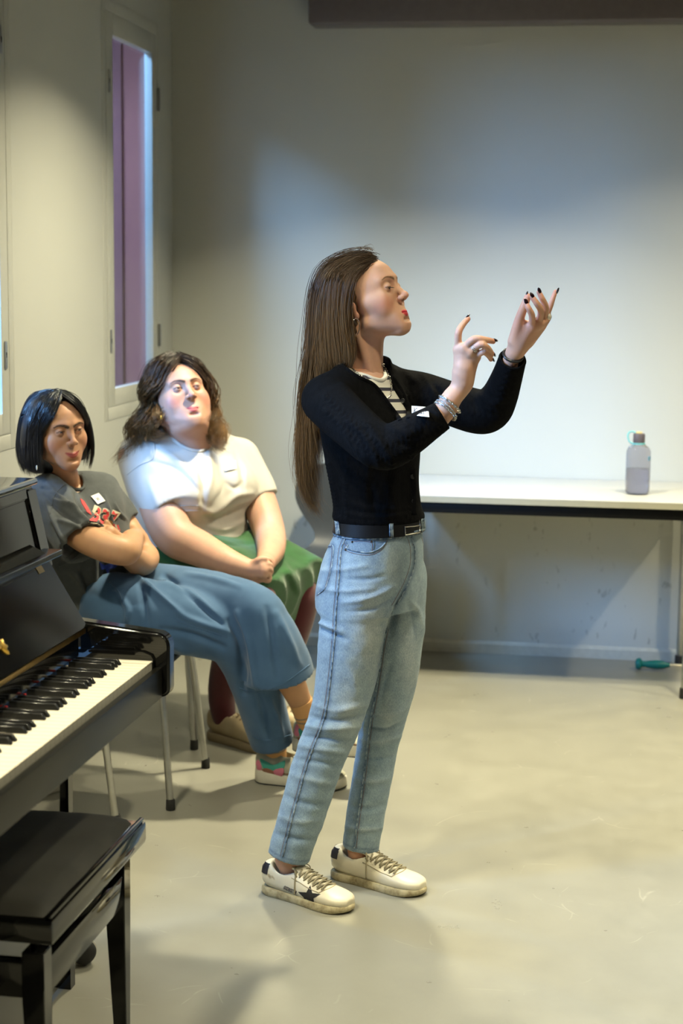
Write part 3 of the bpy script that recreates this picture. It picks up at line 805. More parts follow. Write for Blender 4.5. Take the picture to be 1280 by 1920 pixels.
# gold emblem on the fallboard (a sheaf of leaves) partly cut off by the frame
q = MB()
for k in range(11):
    an = math.radians(-55 + 22 * k); L = 0.022 if k % 2 else 0.030
    d = (math.cos(an), math.sin(an))
    p0 = (-0.430, 0.052); 
    q.tube([fall_pt(p0[0] + d[0] * L * f, p0[1] + d[1] * L * f * 0.8, 0.0012) for f in (0.1, 0.4, 0.75, 1.0)], [0.003, 0.0052, 0.004, 0.0005], 8)
q.build('gold_emblem', M_GOLD, fb)
q = MB(); vs = [fall_pt(l, s, o) for l in (-0.085, -0.052) for s in (0.146, 0.166) for o in (0.0, 0.0015)]
q.add(vs, [(0, 1, 3, 2), (4, 6, 7, 5), (0, 2, 6, 4), (1, 5, 7, 3), (0, 4, 5, 1), (2, 3, 7, 6)]); q.build('brass_catch', M_BRASS, fb)
# music shelf and upper panel leaning back
pbox('music_shelf', (LN, 0.200, 0.990), (0.0, 0.300, 1.004), M_PS, 0.002)
def up_pt(l, s, off=0.0):
    A = math.radians(12.5); return (l, 0.236 + s * math.sin(A) - off * math.cos(A), 0.955 + s * math.cos(A) + off * math.sin(A))
def slab(name, l0, l1, s0, s1, o0, o1, mat, bev=0.003):
    q = MB(); vs = [up_pt(l, s, o) for l in (l0, l1) for s in (s0, s1) for o in (o0, o1)]
    q.add(vs, [(0, 1, 3, 2), (4, 6, 7, 5), (0, 2, 6, 4), (1, 5, 7, 3), (0, 4, 5, 1), (2, 3, 7, 6)])
    me = q.mesh(name); bm = bmesh.new(); bm.from_mesh(me); bmesh.ops.bevel(bm, geom=bm.edges[:], offset=bev, segments=3, affect='EDGES'); bm.to_mesh(me); bm.free()
    me.polygons.foreach_set('use_smooth', [True] * len(me.polygons)); me.set_sharp_from_angle(angle=math.radians(40))
    return link(name, me, pn, mat)
slab('upper_panel', LN, -0.03, 0.0, 0.162, -0.02, 0.0, M_PS)
slab('upper_post', -0.028, 0.035, 0.0, 0.185, -0.03, 0.006, M_PB, 0.008)
slab('upper_rail', LN, -0.02, 0.160, 0.185, -0.03, 0.004, M_PB, 0.003)
q = MB(); q.box((LN, 0.265, 1.138), (0.036, BT, 1.152), bev=0.006); q.build('top_lid', M_PB, pn)
# music desk lip with a dark book-like wedge on the shelf
q = MB(); q.prism([(0.215, 1.0045), (0.262, 1.0045), (0.266, 1.024), (0.262, 1.026)], 0, -0.75, -0.06); q.build('desk_ledge', M_PB, pn, angle=20)

# ------------------------------------------------------------------ bench
bn = thing('piano_bench', 'black polished piano bench with a padded ribbed seat, tucked under the keyboard', 'bench', KP - np.array([0, 0, KP[2]]), PTH)
L0, L1, B0, B1 = -0.735, -0.165, -0.035, 0.275
q = MB(); q.box((L0, B0, 0.424), (L1, B1, 0.470), bev=0.008); q.build('seat_frame', M_PB, bn)
q = MB(); q.box((L0 + 0.006, B0 + 0.004, 0.4700), (L1 - 0.006, B0 + 0.014, 0.478), bev=0.003); q.build('seat_moulding', M_PB, bn)
t = NT('black_velour'); n1 = t.noise(14, 4); wv = t.n('ShaderNodeTexWave'); wv.inputs['Scale'].default_value = 150; wv.inputs['Distortion'].default_value = 0.6; t.l(t.obj(), wv.inputs['Vector'])
t.set(Base_Color=t.ramp(n1.outputs[0], [(0.3, (0.014, 0.0135, 0.010, 1)), (0.72, (0.032, 0.030, 0.022, 1))]), Roughness=0.75, Sheen_Weight=0.15); t.bump(wv.outputs[0], 0.35, 0.001)
nx, ny = 30, 20; V = []; F = []
for i in range(nx):
    for j in range(ny):
        a = -1 + 2 * i / (nx - 1); b = -1 + 2 * j / (ny - 1)
        e = (1 - abs(a) ** 6) * (1 - abs(b) ** 5)
        h = 0.468 + 0.034 * max(e, 0) ** 0.45 * (0.82 + 0.18 * (1 - a * a) * (1 - b * b)) - 0.002 * math.exp(-(b / .06) ** 2) + 0.001 * math.sin(9 * a + 3 * b)
        V.append(((L0 + L1) / 2 + a * ((L1 - L0) / 2 - 0.012), (B0 + B1) / 2 + 0.004 + b * ((B1 - B0) / 2 - 0.016), h))
for i in range(nx - 1):
    for j in range(ny - 1):
        q_ = i * ny + j; F.append((q_, q_ + ny, q_ + ny + 1, q_ + 1))
q = MB(); q.add(V, F); q.build('seat_cushion', t.m, bn, angle=180)
for l in (L0 + 0.03, L1 - 0.068):
    for b_, s_ in ((B0 + 0.028, 1), (B1 - 0.06, -1)):
        q = MB(); w0 = 0.042; w1 = 0.026
        vs = []
        for z, w_ in ((0.396, w0), (0.30, w0), (0.0, w1)):
            x0 = l + (w0 - w_) / 2 if True else l; y0 = b_ if s_ > 0 else b_ + w0 - w_
            vs += [(x0, y0, z), (x0 + w_, y0, z), (x0 + w_, y0 + w_, z), (x0, y0 + w_, z)]
        q.add(vs, [(3, 2, 1, 0), (8, 9, 10, 11)] + [(r * 4 + k, r * 4 + (k + 1) % 4, (r + 1) * 4 + (k + 1) % 4, (r + 1) * 4 + k) for r in (0, 1) for k in range(4)])
        me = q.mesh('leg'); bm = bmesh.new(); bm.from_mesh(me); bmesh.ops.bevel(bm, geom=[e for e in bm.edges if e.calc_face_angle(0) > 0.5], offset=0.002, segments=2, affect='EDGES'); bm.to_mesh(me); bm.free()
        link('leg', me, bn, M_PB)
q = MB(); l0, l1, b0, b1 = L0 + 0.034, L1 - 0.03, B0 + 0.03, B1 - 0.024
q.box((l0 + 0.03, b0, 0.308), (l1 - 0.034, b0 + 0.016, 0.374), bev=0.002); q.build('apron', M_PB, bn)
q = MB(); q.box((l0 + 0.03, b1 - 0.016, 0.308), (l1 - 0.034, b1, 0.374), bev=0.002); q.build('apron', M_PB, bn)
q = MB(); q.box((l0, b0 + 0.04, 0.308), (l0 + 0.016, b1 - 0.04, 0.374), bev=0.002); q.build('apron', M_PB, bn)
q = MB(); q.box((l1 - 0.016, b0 + 0.04, 0.308), (l1, b1 - 0.04, 0.374), bev=0.002); q.build('apron', M_PB, bn)
q = MB()
for s_ in (-1, 1):
    q.tube([((L0 + L1) / 2 + s_ * 0.2, b0 + 0.06, 0.355), ((L0 + L1) / 2 + s_ * 0.2, b1 - 0.06, 0.355)], 0.008, 10)
    for e_ in (-1, 1): q.box(((L0 + L1) / 2 + s_ * 0.2 - 0.012, (B0 + B1) / 2 + e_ * 0.09 - 0.004, 0.345), ((L0 + L1) / 2 + s_ * 0.2 + 0.012, (B0 + B1) / 2 + e_ * 0.09 + 0.004, 0.415), bev=0.001)
q.build('height_mechanism', M_BLACK, bn)
# round black object on the floor below the bench
P = atz(158, 1812, 0.0)
cs = thing('castor', 'small black round-faced castor with a pale rim on the floor under the bench', 'castor', P, math.radians(-60))
Mx = Matrix.Translation((0, 0, 0.034)) @ Matrix.Rotation(math.radians(90), 4, 'Y')
q = MB(); q.lathe([(0.001, 0.016), (0.012, 0.0155), (0.022, 0.012), (0.0285, 0.004), (0.029, 0.0), (0.001, -0.001)], 28, Mx, cap=False); q.build('wheel_face', M_RUBBER, cs, angle=60)
q = MB(); q.lathe([(0.029, 0.0), (0.0325, -0.002), (0.034, -0.010), (0.034, -0.020), (0.030, -0.024), (0.001, -0.024)], 28, Mx, cap=False); q.build('rim', plain('pale_rim', (0.5, 0.48, 0.42), 0.4), cs)
# ------------------------------------------------------------------ heads: frame x = face direction, y = the person's left, z = up; origin midway between the ears
def frame(yaw, pitch, roll=0.0):
    """yaw: heading of the face in the ground plane (0 = +X), pitch: chin up"""
    y, p, r = map(math.radians, (yaw, pitch, roll))
    f = np.array([math.cos(p) * math.cos(y), math.cos(p) * math.sin(y), math.sin(p)])
    l = np.array([-math.sin(y), math.cos(y), 0.0]); u = np.cross(f, l)
    l2 = math.cos(r) * l + math.sin(r) * u; u2 = -math.sin(r) * l + math.cos(r) * u
    return np.stack([f, l2, u2], 1)

def head_sdf(fat=0.0, eye=(0.35, 0.25), nose=1.0, smile=0.0, gaze=0.0, jaw=1.0, lips=1.0, mw=1.0, far_ear=True):
    """head in local units (m). fat 0..1 widens cheeks, jaw and chin"""
    s = S(); f = fat
    s.ell((-0.008, 0, 0.048), (0.094, 0.074, 0.080), 0)                           # cranium
    s.ell((0.036, 0, 0.040), (0.055, 0.058, 0.062), 0.03)                           # forehead
    # face mask
    s.loft([(-0.084, 0.066, 0, 0.018, 0.03, 0.014 + .012 * f), (-0.077, 0.058, 0, 0.030, 0.04, 0.025 * jaw + .014 * f), (-0.064, 0.046, 0, 0.042, 0.05, 0.040 * jaw + .018 * f), (-0.045, 0.038, 0, 0.050, 0.05, 0.051 * jaw + .015 * f),
            (-0.015, 0.036, 0, 0.0515, 0.05, 0.058 + .012 * f), (0.015, 0.034, 0, 0.053, 0.05, 0.060 + .006 * f), (0.045, 0.030, 0, 0.058, 0.05, 0.059), (0.075, 0.022, 0, 0.052, 0.05, 0.050)], k=0.02, n=2.3)
    for y in (-1, 1):
        s.ell((0.054, y * 0.041, -0.016), (0.026, 0.022 + .009 * f, 0.026 + .006 * f), 0.024)     # cheeks
        s.cap((0.012, y * (0.049 * jaw + .014 * f), -0.046), (0.070, y * 0.010, -0.0755), 0.014 + .008 * f, 0.0115 + .006 * f, 0.030)   # jaw line
        s.cap((0.030, y * 0.058, 0.002), (0.064, y * 0.048, 0.000), 0.011, 0.010, 0.024)      # cheekbone
    s.ell((0.0805, 0, -0.0735), (0.0140, 0.0165 + .004 * f, 0.0145), 0.020)                   # chin
    s.ell((0.0765, 0, -0.047), (0.0190, 0.034, 0.027), 0.020)                       # muzzle
    for y in (-1, 1):                                                                # brow ridge, eye hollow
        s.cap((0.088, y * 0.012, 0.0445), (0.074, y * 0.046, 0.046), 0.0085, 0.0075, 0.014)
    for y in (-1, 1):
        s.ell((0.0975, y * 0.031, 0.0265), (0.0175, 0.019, 0.0145), 0.013, op='-')
    # nose
    n = nose
    s.cap((0.0885, 0, 0.034), (0.1075 + .004 * (n - 1), 0, -0.001), 0.0062, 0.0078, 0.011)
    s.ell((0.1105 + .006 * (n - 1), 0, -0.0055), (0.0088 * n, 0.0092 * n, 0.0080 * n), 0.008)
    for y in (-1, 1):
        s.ell((0.1005, y * 0.0118 * n, -0.0085), (0.0092, 0.0062 * n, 0.0066), 0.005)
    s.ell((0.094, 0, -0.014), (0.010, 0.010, 0.006), 0.006)
    for y in (-1, 1):
        s.ell((0.1045, y * 0.0058 * n, -0.0145), (0.0052, 0.0030, 0.0040), 0.003, op='-')
    # eyelids round the eyeballs, opened by a wedge
    up, lo = eye
    for y in (-1, 1):
        c = V3((0.0795, y * 0.031, 0.0265))
        s.ell(c, 0.0134, 0.004)
        def wedge(P, c=c, up=up, lo=lo, y=y):
            q = P - c
            e = 1 - np.clip(np.abs(q[:, 1] + 0.0005 * y) / 0.0138, 0, 1) ** 2.2
            a = np.arctan2(q[:, 2], np.maximum(q[:, 0], 1e-5)) - gaze
            w = np.maximum(a - up * e, -lo * e - a) * 0.0125
            w = np.maximum(w, -(q[:, 0] - 0.003))
            return np.maximum(w, np.maximum(np.sqrt((q ** 2).sum(1)) - 0.0165, 0.0119 - np.sqrt((q ** 2).sum(1))))
        s.fn(wedge, 0.0008, '-')
    # mouth: two lips and the parting line
    zc = -0.0448
    def mouth_curve(y):     # centre line: x forward, z
        t = abs(y) / 0.026 / mw
        return np.array([0.0965 - 0.0135 * t ** 2.0, y, zc + smile * 0.006 * t ** 1.6 - 0.0012 * (1 - t)])
    ys = np.linspace(-0.0255, 0.0255, 9) * mw
    ru = [0.0011 + 0.0034 * lips * (1 - (abs(y) / 0.026 / mw) ** 1.7) * (0.90 if abs(y) < 0.002 else 1) for y in ys]
    rl = [0.0009 + 0.0043 * lips * (1 - (abs(y) / 0.025 / mw) ** 1.8) for y in ys]
    cu = [mouth_curve(y) + [0.0010, 0, 0.0031 * lips * (1 - (abs(y) / 0.028 / mw) ** 1.6)] for y in ys]
    cl = [mouth_curve(y) + [-0.0004, 0, -0.0040 * lips * (1 - (abs(y) / 0.028 / mw) ** 1.8)] for y in ys]
    s.chain(cu, ru, 0.0035, 2); s.chain(cl, rl, 0.0035, 2)
    s.chain([mouth_curve(y) + [0.0048 * (1 - (abs(y) / 0.03) ** 2), 0, 0.0] for y in np.linspace(-0.026, 0.026, 9) * mw], [0.0013] * 9, 0.0015, 2, op='-')
    s.ell((0.0962, 0, -0.0620), (0.006, 0.015, 0.0045), 0.010, op='-')              # hollow under the lower lip
    # ears
    for y in ((-1, 1) if far_ear else (-1,)):
        tilt = 0.30
        A = np.array([[1, 0, 0], [0, 1, 0], [0, 0, 1.0]])
        e = V3((-0.010, y * 0.072, 0.006))
        out = nrm((-0.45, y, 0.05)); upv = nrm((-0.22, 0, 1)); fw = np.cross(upv, out); fw = nrm(fw); Rm = np.stack([fw, out, upv], 1)
        s.ell(e, (0.017, 0.0065, 0.031), 0.006, Rm)
        s.ell(e + out * 0.006 + fw * (0.002 * (-y)) + upv * 0.004, (0.0105, 0.0055, 0.020), 0.003, Rm, op='-')
        s.ell(e + fw * 0.004 * (1 if (fw[0] > 0) else -1) - upv * 0.027, (0.0085, 0.0055, 0.010), 0.005, Rm)
        s.ell(e + fw * 0.012 * (1 if (fw[0] > 0) else -1) + out * 0.001 - upv * 0.004, (0.005, 0.005, 0.007), 0.004, Rm)
        hel = [e + out * 0.0045 + fw * (0.0155 * math.cos(a)) + upv * (0.0275 * math.sin(a) + 0.002) for a in np.linspace(math.radians(20) if fw[0] > 0 else math.radians(160), math.radians(235) if fw[0] > 0 else math.radians(-55), 9)]
        s.chain(hel, [0.0030] * 9, 0.003, 2)
    s.mouth = [mouth_curve(y) for y in ys]; s.cu, s.ru, s.cl, s.rl = cu, ru, cl, rl
    return s

SKIN_FACE = {}
def face_colours(L, sd, base, blush, lipc, browc, fat=0.0, brow_up=0.0, brow_w=1.0, blush_k=0.6, lid=None, liner=0.7, hairline=None, eye=(0.35, 0.25), gaze=0.0, mole=False):
    """skin colour per vertex in the head's own frame (L: local coordinates)"""
    n = len(L); C = np.tile(V3(base), (n, 1))
    nz = vnoise(L * 55, 3)[:, None] * 0.035 + vnoise(L * 160, 5)[:, None] * 0.02
    C = C * (1 + nz)
    def blend(w, c):
        nonlocal C
        C = C * (1 - w[:, None]) + V3(c) * w[:, None]
    for y in (-1, 1):
        d = np.sqrt((((L - V3((0.062, y * 0.046, -0.014))) / V3((0.03, 0.024, 0.022))) ** 2).sum(1))
        blend(np.clip(1 - d / 1.35, 0, 1) * blush_k, blush)
    d = np.sqrt((((L - V3((0.112, 0, -0.006))) / V3((0.014, 0.016, 0.013))) ** 2).sum(1)); blend(np.clip(1 - d, 0, 1) * 0.35 * blush_k, blush)
    ear = smooth01(np.abs(L[:, 1]), 0.066, 0.075) * smooth01(L[:, 0], -0.045, -0.03) * (1 - smooth01(L[:, 0], 0.005, 0.02)) * (1 - smooth01(np.abs(L[:, 2]), 0.035, 0.045)); blend(ear * 0.35, blush)
    # lips
    for crv, rad in ((sd.cu, sd.ru), (sd.cl, sd.rl)):
        A = spline(np.column_stack([crv, rad]), 4); best = np.full(n, 9.0)
        near = (L[:, 0] > 0.06) & (np.abs(L[:, 2] + 0.045) < 0.03) & (np.abs(L[:, 1]) < 0.035)
        P = L[near]; b = np.full(len(P), 9.0)
        for i in range(len(A) - 1):
            a = A[i, :3]; ab = A[i + 1, :3] - a; q = P - a; t = np.clip(q @ ab / (ab @ ab), 0, 1)
            b = np.minimum(b, np.sqrt(((q - t[:, None] * ab) ** 2).sum(1)) - (A[i, 3] + t * (A[i + 1, 3] - A[i, 3])))
        best[near] = b
        blend((1 - smooth01(best, 0.0006, 0.0024)), lipc)
    d, _ = segdist(L, sd.mouth); blend((1 - smooth01(d, 0.0014, 0.0034)) * 0.75 * (L[:, 0] > 0.05), V3(lipc) * 0.28)
    # brows
    for y in (-1, 1):
        pts = [(0.094, y * 0.011, 0.0425 + brow_up), (0.090, y * 0.024, 0.0478 + brow_up), (0.080, y * 0.038, 0.0490 + brow_up), (0.068, y * 0.050, 0.0440 + brow_up)]
        P2 = L[:, 1:]; d, t = segdist(P2, spline(np.array(pts)[:, 1:], 6)); wd = 0.0042 * brow_w * (1 - 0.62 * t)
        st = 0.75 + 0.25 * vnoise(L * V3((900, 500, 900)), 9)
        blend((1 - smooth01(d, wd * 0.55, wd * 1.15)) * (L[:, 0] > 0.04) * 0.95 * np.clip(st + .15, 0, 1), browc)
        # lash line and socket tone
        c = V3((0.0795, y * 0.031, 0.0265)); q = L - c; r = np.sqrt((q ** 2).sum(1))
        e = 1 - np.clip(np.abs(q[:, 1]) / 0.0138, 0, 1) ** 2.2; a = np.arctan2(q[:, 2], np.maximum(q[:, 0], 1e-5)) - gaze
        on = (r < 0.0185) & (q[:, 0] > 0.0) & (np.abs(q[:, 1]) < 0.0155)
        blend(on * np.exp(-((a - eye[0] * e - 0.06) / 0.13) ** 2) * liner, (0.02, 0.012, 0.01))
        blend(on * np.exp(-((a + eye[1] * e + 0.05) / 0.12) ** 2) * liner * 0.55, (0.05, 0.025, 0.02))
        if lid is not None: blend(on * smooth01(a, eye[0] + 0.1, eye[0] + 0.3) * 0.3, lid)
    return np.clip(C, 0, 1)

def eyes(person, R, O, iris, gaze_dir, sc=1.0):
    """two eyeballs with iris and pupil looking along gaze_dir (head frame)"""
    t = plain('eye_white', (0.40, 0.37, 0.34), 0.3, var=0.03, spec=0.3)
    ti = plain('iris_%d' % int(iris[0] * 1000 + iris[2] * 77), iris, 0.25, spec=0.3); tp = plain('pupil', (0.004, 0.004, 0.004), 0.05)
    for y in (-1, 1):
        g = nrm(gaze_dir); a = nrm(np.cross((0, 0, 1), g)); b = np.cross(g, a)
        M = Matrix(np.stack([a, b, g], 1).tolist()).to_4x4(); M.translation = Vector((0.0795, y * 0.031, 0.0265))
        q = MB()
        q.lathe([(0.0121 * math.sin(x), -0.0121 * math.cos(x)) for x in np.linspace(0.01, math.pi - 0.56, 14)], 24, M, cap=False)
        q.cur = 1; q.lathe([(0.0121 * math.sin(x), -0.0121 * math.cos(x)) for x in np.linspace(math.pi - 0.56, math.pi - 0.27, 5)], 24, M, cap=False)
        q.cur = 2; q.lathe([(0.0121 * math.sin(x), -0.0121 * math.cos(x)) for x in np.linspace(math.pi - 0.27, math.pi - 0.01, 4)], 24, M, cap=True)
        q.v = [tuple(O + R @ (V3(p) * sc)) for p in q.v]
        q.build('eye', [t, ti, tp], person, angle=180)

def skin_mat(name, rough=0.50, sss=0.12):
    t = NT(name); c = t.attr('skin'); n = t.noise(420, 3)
    t.set(Base_Color=t.mix(0.10, c, t.mix(n.outputs[0], (0.5, 0.25, 0.18, 1), (1, 0.85, 0.72, 1)), 'MULTIPLY'), Roughness=rough)
    t.b.inputs['Specular IOR Level'].default_value = 0.36
    t.b.inputs['Subsurface Weight'].default_value = sss
    t.b.inputs['Subsurface Radius'].default_value = (0.012, 0.004, 0.002); t.b.inputs['Subsurface Scale'].default_value = 0.5
    t.bump(t.noise(900, 2).outputs[0], 0.08, 0.0004)
    return t.m
def head_mesh(sd, R, O, sc, h, lo=None, hi=None):
    V, Q = surf(sd, h / sc, lo, hi); V = relax(V, Q, 1, 0.4)
    w = (1 - smooth01(V[:, 0], 0.045, 0.068) * smooth01(V[:, 2], -0.09, -0.075)) * smooth01(np.abs(np.abs(V[:, 1]) - 0.072) + 3 * np.maximum(0, np.abs(V[:, 2]) - 0.045), 0.006, 0.016)
    V = V + (relax(V, Q, 14, 0.6) - V) * w[:, None]
    return V, Q, O + (V * sc) @ R.T

def strands(name, guides, n, rad, parent, mat, seed=1, spread=0.006, clump=0.5, seg=3, frizz=0.0, taper=True, steps=22, curl=0.0, curl_n=3.0):
    """locks of hair: thin tapered tubes interpolated between neighbouring guide curves"""
    rng = np.random.default_rng(seed)
    G = []
    for g in guides:
        c = spline(np.asarray(g, float), 10); s_ = np.r_[0, np.cumsum(np.linalg.norm(np.diff(c, axis=0), axis=1))]; s_ /= s_[-1]
        u = np.linspace(0, 1, steps) ** 1.35; G.append(np.stack([np.interp(u, s_, c[:, i]) for i in range(3)], 1))
    G = np.array(G); ng = len(G); u = np.linspace(0, 1, steps) ** 1.35
    V = np.zeros((n, steps, seg, 3), np.float32); H = np.zeros((n, steps, seg), np.float32); T = np.zeros((n, steps, seg), np.float32)
    for i in range(n):
        x = rng.uniform(0, ng - 1.0001); a = int(x); f = x - a
        c = G[a] * (1 - f) + G[a + 1] * f
        o = rng.normal(0, 1, 3) * spread; o2 = rng.normal(0, 1, 3) * spread * 1.2
        L = np.linalg.norm(G[a][-1] - G[a][0])
        c = c + o * (0.35 + 0.65 * (1 - clump * u))[:, None] + o2 * (u ** 2)[:, None] * (1 - clump)
        ph = rng.uniform(0, 6.28); fr = rng.uniform(0.7, 1.4)
        if frizz: c = c + frizz * np.stack([np.sin(ph + fr * 9 * u), np.cos(ph * 1.7 + fr * 7 * u), np.sin(ph * .6 + fr * 11 * u)], 1) * (u ** 1.1)[:, None]
        if curl:
            t_ = np.gradient(c, axis=0); t_ /= np.linalg.norm(t_, axis=1)[:, None] + 1e-9
            s1 = np.cross(t_, (0.3, 0.8, 0.2)); s1 /= np.linalg.norm(s1, axis=1)[:, None] + 1e-9; s2 = np.cross(t_, s1)
            an = (2 * math.pi * curl_n * u + rng.normal(0, .5) + a * 1.3)[:, None]
            c = c + curl * smooth01(u, 0.15, 0.6)[:, None] * (np.cos(an) * s1 + np.sin(an) * s2)
        end = rng.uniform(0.86, 1.0); 
        c = np.stack([np.interp(u * end, u, c[:, k]) for k in range(3)], 1)
        r = rad * rng.uniform(0.6, 1.4) * (np.minimum(1, 1.25 - u ** 3 * 1.15) if taper else 1.0) * np.ones(steps)
        t_ = np.gradient(c, axis=0); t_ /= np.linalg.norm(t_, axis=1)[:, None] + 1e-9
        s1 = np.cross(t_, (0.31, 0.17, 0.93)); s1 /= np.linalg.norm(s1, axis=1)[:, None] + 1e-9; s2 = np.cross(t_, s1)
        for k in range(seg):
            an = 2 * math.pi * k / seg; V[i, :, k] = c + r[:, None] * (math.cos(an) * s1 + math.sin(an) * s2)
        H[i] = rng.uniform(0, 1); T[i] = u[:, None]
    idx = np.arange(n * steps * seg).reshape(n, steps, seg)
    Q = np.stack([idx[:, :-1, :], np.roll(idx, -1, 2)[:, :-1, :], np.roll(idx, -1, 2)[:, 1:, :], idx[:, 1:, :]], -1).reshape(-1, 4)
    me = npmesh(name, V.reshape(-1, 3), Q, {'lock': np.stack([H.ravel(), T.ravel(), np.zeros(H.size)], 1)})
    return link(name, me, parent, mat)
def hair_mat(name, root, tip, var=0.5, rough=0.35, grey=None, sheen=0.5):
    t = NT(name); c = t.n('ShaderNodeSeparateColor'); t.l(t.attr('lock'), c.inputs[0])
    base = t.mix(c.outputs[1], root, tip)
    d = tuple(x * (1 - var) for x in root[:3]) + (1,)
    t.set(Base_Color=t.mix(t.math('MULTIPLY', c.outputs[0], 0.7), base, d), Roughness=rough)
    t.b.inputs['Specular IOR Level'].default_value = sheen
    t.b.inputs['Anisotropic'].default_value = 0.6
    return t.m
# ------------------------------------------------------------------ the standing woman
M_SKIN = skin_mat('skin')
def fabric(name, col, rough=0.85, bscale=900, bump=0.25, sheen=0.2, var=0.12, attr=None):
    t = NT(name); n1 = t.noise(18, 4); n2 = t.noise(bscale, 2)
    c = V3(col[:3]); base = t.ramp(n1.outputs[0], [(0.3, tuple(c * (1 - var)) + (1,)), (0.7, tuple(np.minimum(c * (1 + var), 1)) + (1,))])
    if attr: base = t.mix(1.0, base, t.attr(attr), 'MULTIPLY')
    t.set(Base_Color=base, Roughness=rough, Sheen_Weight=sheen)
    t.b.inputs['Specular IOR Level'].default_value = 0.2
    t.bump(n2.outputs[0], bump, 0.001); return t.m
WY = 4.285
wom = thing('person', 'standing woman in a black cable cardigan and pale jeans, both hands raised', 'person', (at(650, 1700, 4.28)[0], 4.28, 0))
def wp(o):      # keep world coordinates while parenting to the figure's base
    o.matrix_parent_inverse = Matrix.Translation(-wom.location); return o
def P_(x, y, d=0.0): return at(x, y, WY + d)
FW = np.array([math.cos(math.radians(31)), -math.sin(math.radians(31)), 0]); LW = np.array([math.sin(math.radians(31)), math.cos(math.radians(31)), 0])
UP = np.array([0, 0, 1.0])
def zpx(y, d=0.0): return P_(690, y, d)[2]
def tors(keys, grow=0.0):
    """rows: py, px centre, dY, front, back, side -> loft rows in a frame x=FW, y=LW, z=up"""
    out = []
    for (y, x, d, a, a2, b) in keys[::-1]:
        p = P_(x, y, d); out.append((p[2], p @ FW, p @ LW, a + grow, a2 + grow, b + grow))
    return out
RT = np.stack([FW, LW, UP], 1)
# --- head and neck
HO = P_(686, 577); HR = frame(-24, 20, 0); HS = 0.99
hs = head_sdf(fat=0.0, eye=(0.02, 0.42), nose=1.0, smile=0.1, gaze=-0.35, jaw=0.96, lips=0.85)
hloc = lambda p: (V3(p) - HO) @ HR / HS
nb = hloc(P_(680, 705, 0.01))
hs.chain([(-0.020, 0, -0.005), (-0.019, 0, -0.045), nb * 0.5 + V3((-0.010, 0, -0.04)) * 0.5, nb, nb + hloc(P_(684, 740)) - hloc(P_(684, 705))], [0.050, 0.048, 0.046, 0.052, 0.060], 0.022, 5)
nf = hloc(P_(703, 716, -0.025))
for y in (-1, 1): hs.cap((-0.022, y * 0.053, -0.035), nf + V3((0, y * 0.012, 0)), 0.010, 0.007, 0.014)
hV, hQ, hP = head_mesh(hs, HR, HO, HS, 0.0016)
SK = (0.61, 0.355, 0.245); BL = (0.64, 0.22, 0.165)
hC = face_colours(hV, hs, SK, BL, (0.55, 0.035, 0.055), (0.13, 0.068, 0.036), brow_w=0.85, blush_k=0.85, liner=0.9, eye=(0.02, 0.42), gaze=-0.35, lid=(0.62, 0.42, 0.32))
# --- hands
hand = S()
nW = P_(866, 722, -0.33)
nm = [P_(859, 655, -0.340), P_(870, 653, -0.352), P_(881, 660, -0.354), P_(891, 669, -0.348)]
nfin = [[nm[0], P_(859, 625, -0.352), P_(867, 609, -0.345), P_(877, 598, -0.335)],
        [nm[1], P_(888, 636, -0.368), P_(908, 637, -0.365), P_(924, 640, -0.350)],
        [nm[2], P_(900, 646, -0.372), P_(914, 653, -0.366), P_(922, 664, -0.345)],
        [nm[3], P_(905, 660, -0.366), P_(914, 665, -0.358), P_(920, 674, -0.342)]]
nth_ = [P_(862, 702, -0.315), P_(866, 680, -0.300), P_(876, 662, -0.298), P_(888, 650, -0.300)]
hand_sdf(hand, nW, 0.0225, nm, nfin, nth_)
nE = P_(716, 838, -0.33)
hand.chain([nW * .5 + V3(nm[1]) * .25 + V3(nm[2]) * .25, nW, P_(848, 745, -0.332), P_(825, 778, -0.332), P_(770, 808, -0.332)], [0.020, 0.0215, 0.0235, 0.027, 0.034], 0.012, 5)
for q in nm: hand.cap(q - nrm(q - nW) * 0.004 + V3((0, -0.006, 0)), q + V3((0, -0.005, 0.001)), 0.0055, 0.0055, 0.008)
fW = P_(962, 664, -0.19)
fm = [P_(997, 611, -0.222), P_(1009, 606, -0.212), P_(1018, 600, -0.200), P_(1023, 594, -0.186)]
ffin = [[fm[0], P_(997, 592, -0.250), P_(991, 579, -0.262), P_(986, 569, -0.260)],
        [fm[1], P_(1014, 584, -0.240), P_(1006, 569, -0.256), P_(997, 557, -0.258)],
        [fm[2], P_(1023, 578, -0.222), P_(1017, 562, -0.238), P_(1010, 548, -0.242)],
        [fm[3], P_(1031, 575, -0.196), P_(1036, 560, -0.200), P_(1041, 547, -0.200)]]
fth = [P_(962, 640, -0.205), P_(973, 600, -0.222), P_(982, 575, -0.236), P_(989, 556, -0.240)]
hand_sdf(hand, fW, 0.0190, fm, ffin, fth, fr=0.0074)
hand.cap(P_(972, 640, -0.20), P_(982, 612, -0.212), 0.016, 0.013, 0.014)     # ball of the thumb
hand.cap(P_(990, 640, -0.19), P_(1012, 612, -0.195), 0.013, 0.011, 0.012)    # outer edge of the palm
fE = P_(903, 772, -0.03)
hand.chain([P_(972, 648, -0.195), fW, P_(953, 688, -0.168), P_(938, 735, -0.10)], [0.0185, 0.0185, 0.021, 0.026], 0.012, 5)
gV, gQ = surf(hand, 0.0016); gV = relax(gV, gQ, 1, 0.4)
gC = np.tile(V3(SK), (len(gV), 1)) * (1 + 0.05 * vnoise(gV * 60, 4)[:, None])
tips = np.array([f[-1] for f in nfin + ffin] + [nth_[-1], fth[-1]]); kn = np.array([f[1] for f in nfin + ffin] + list(nm))
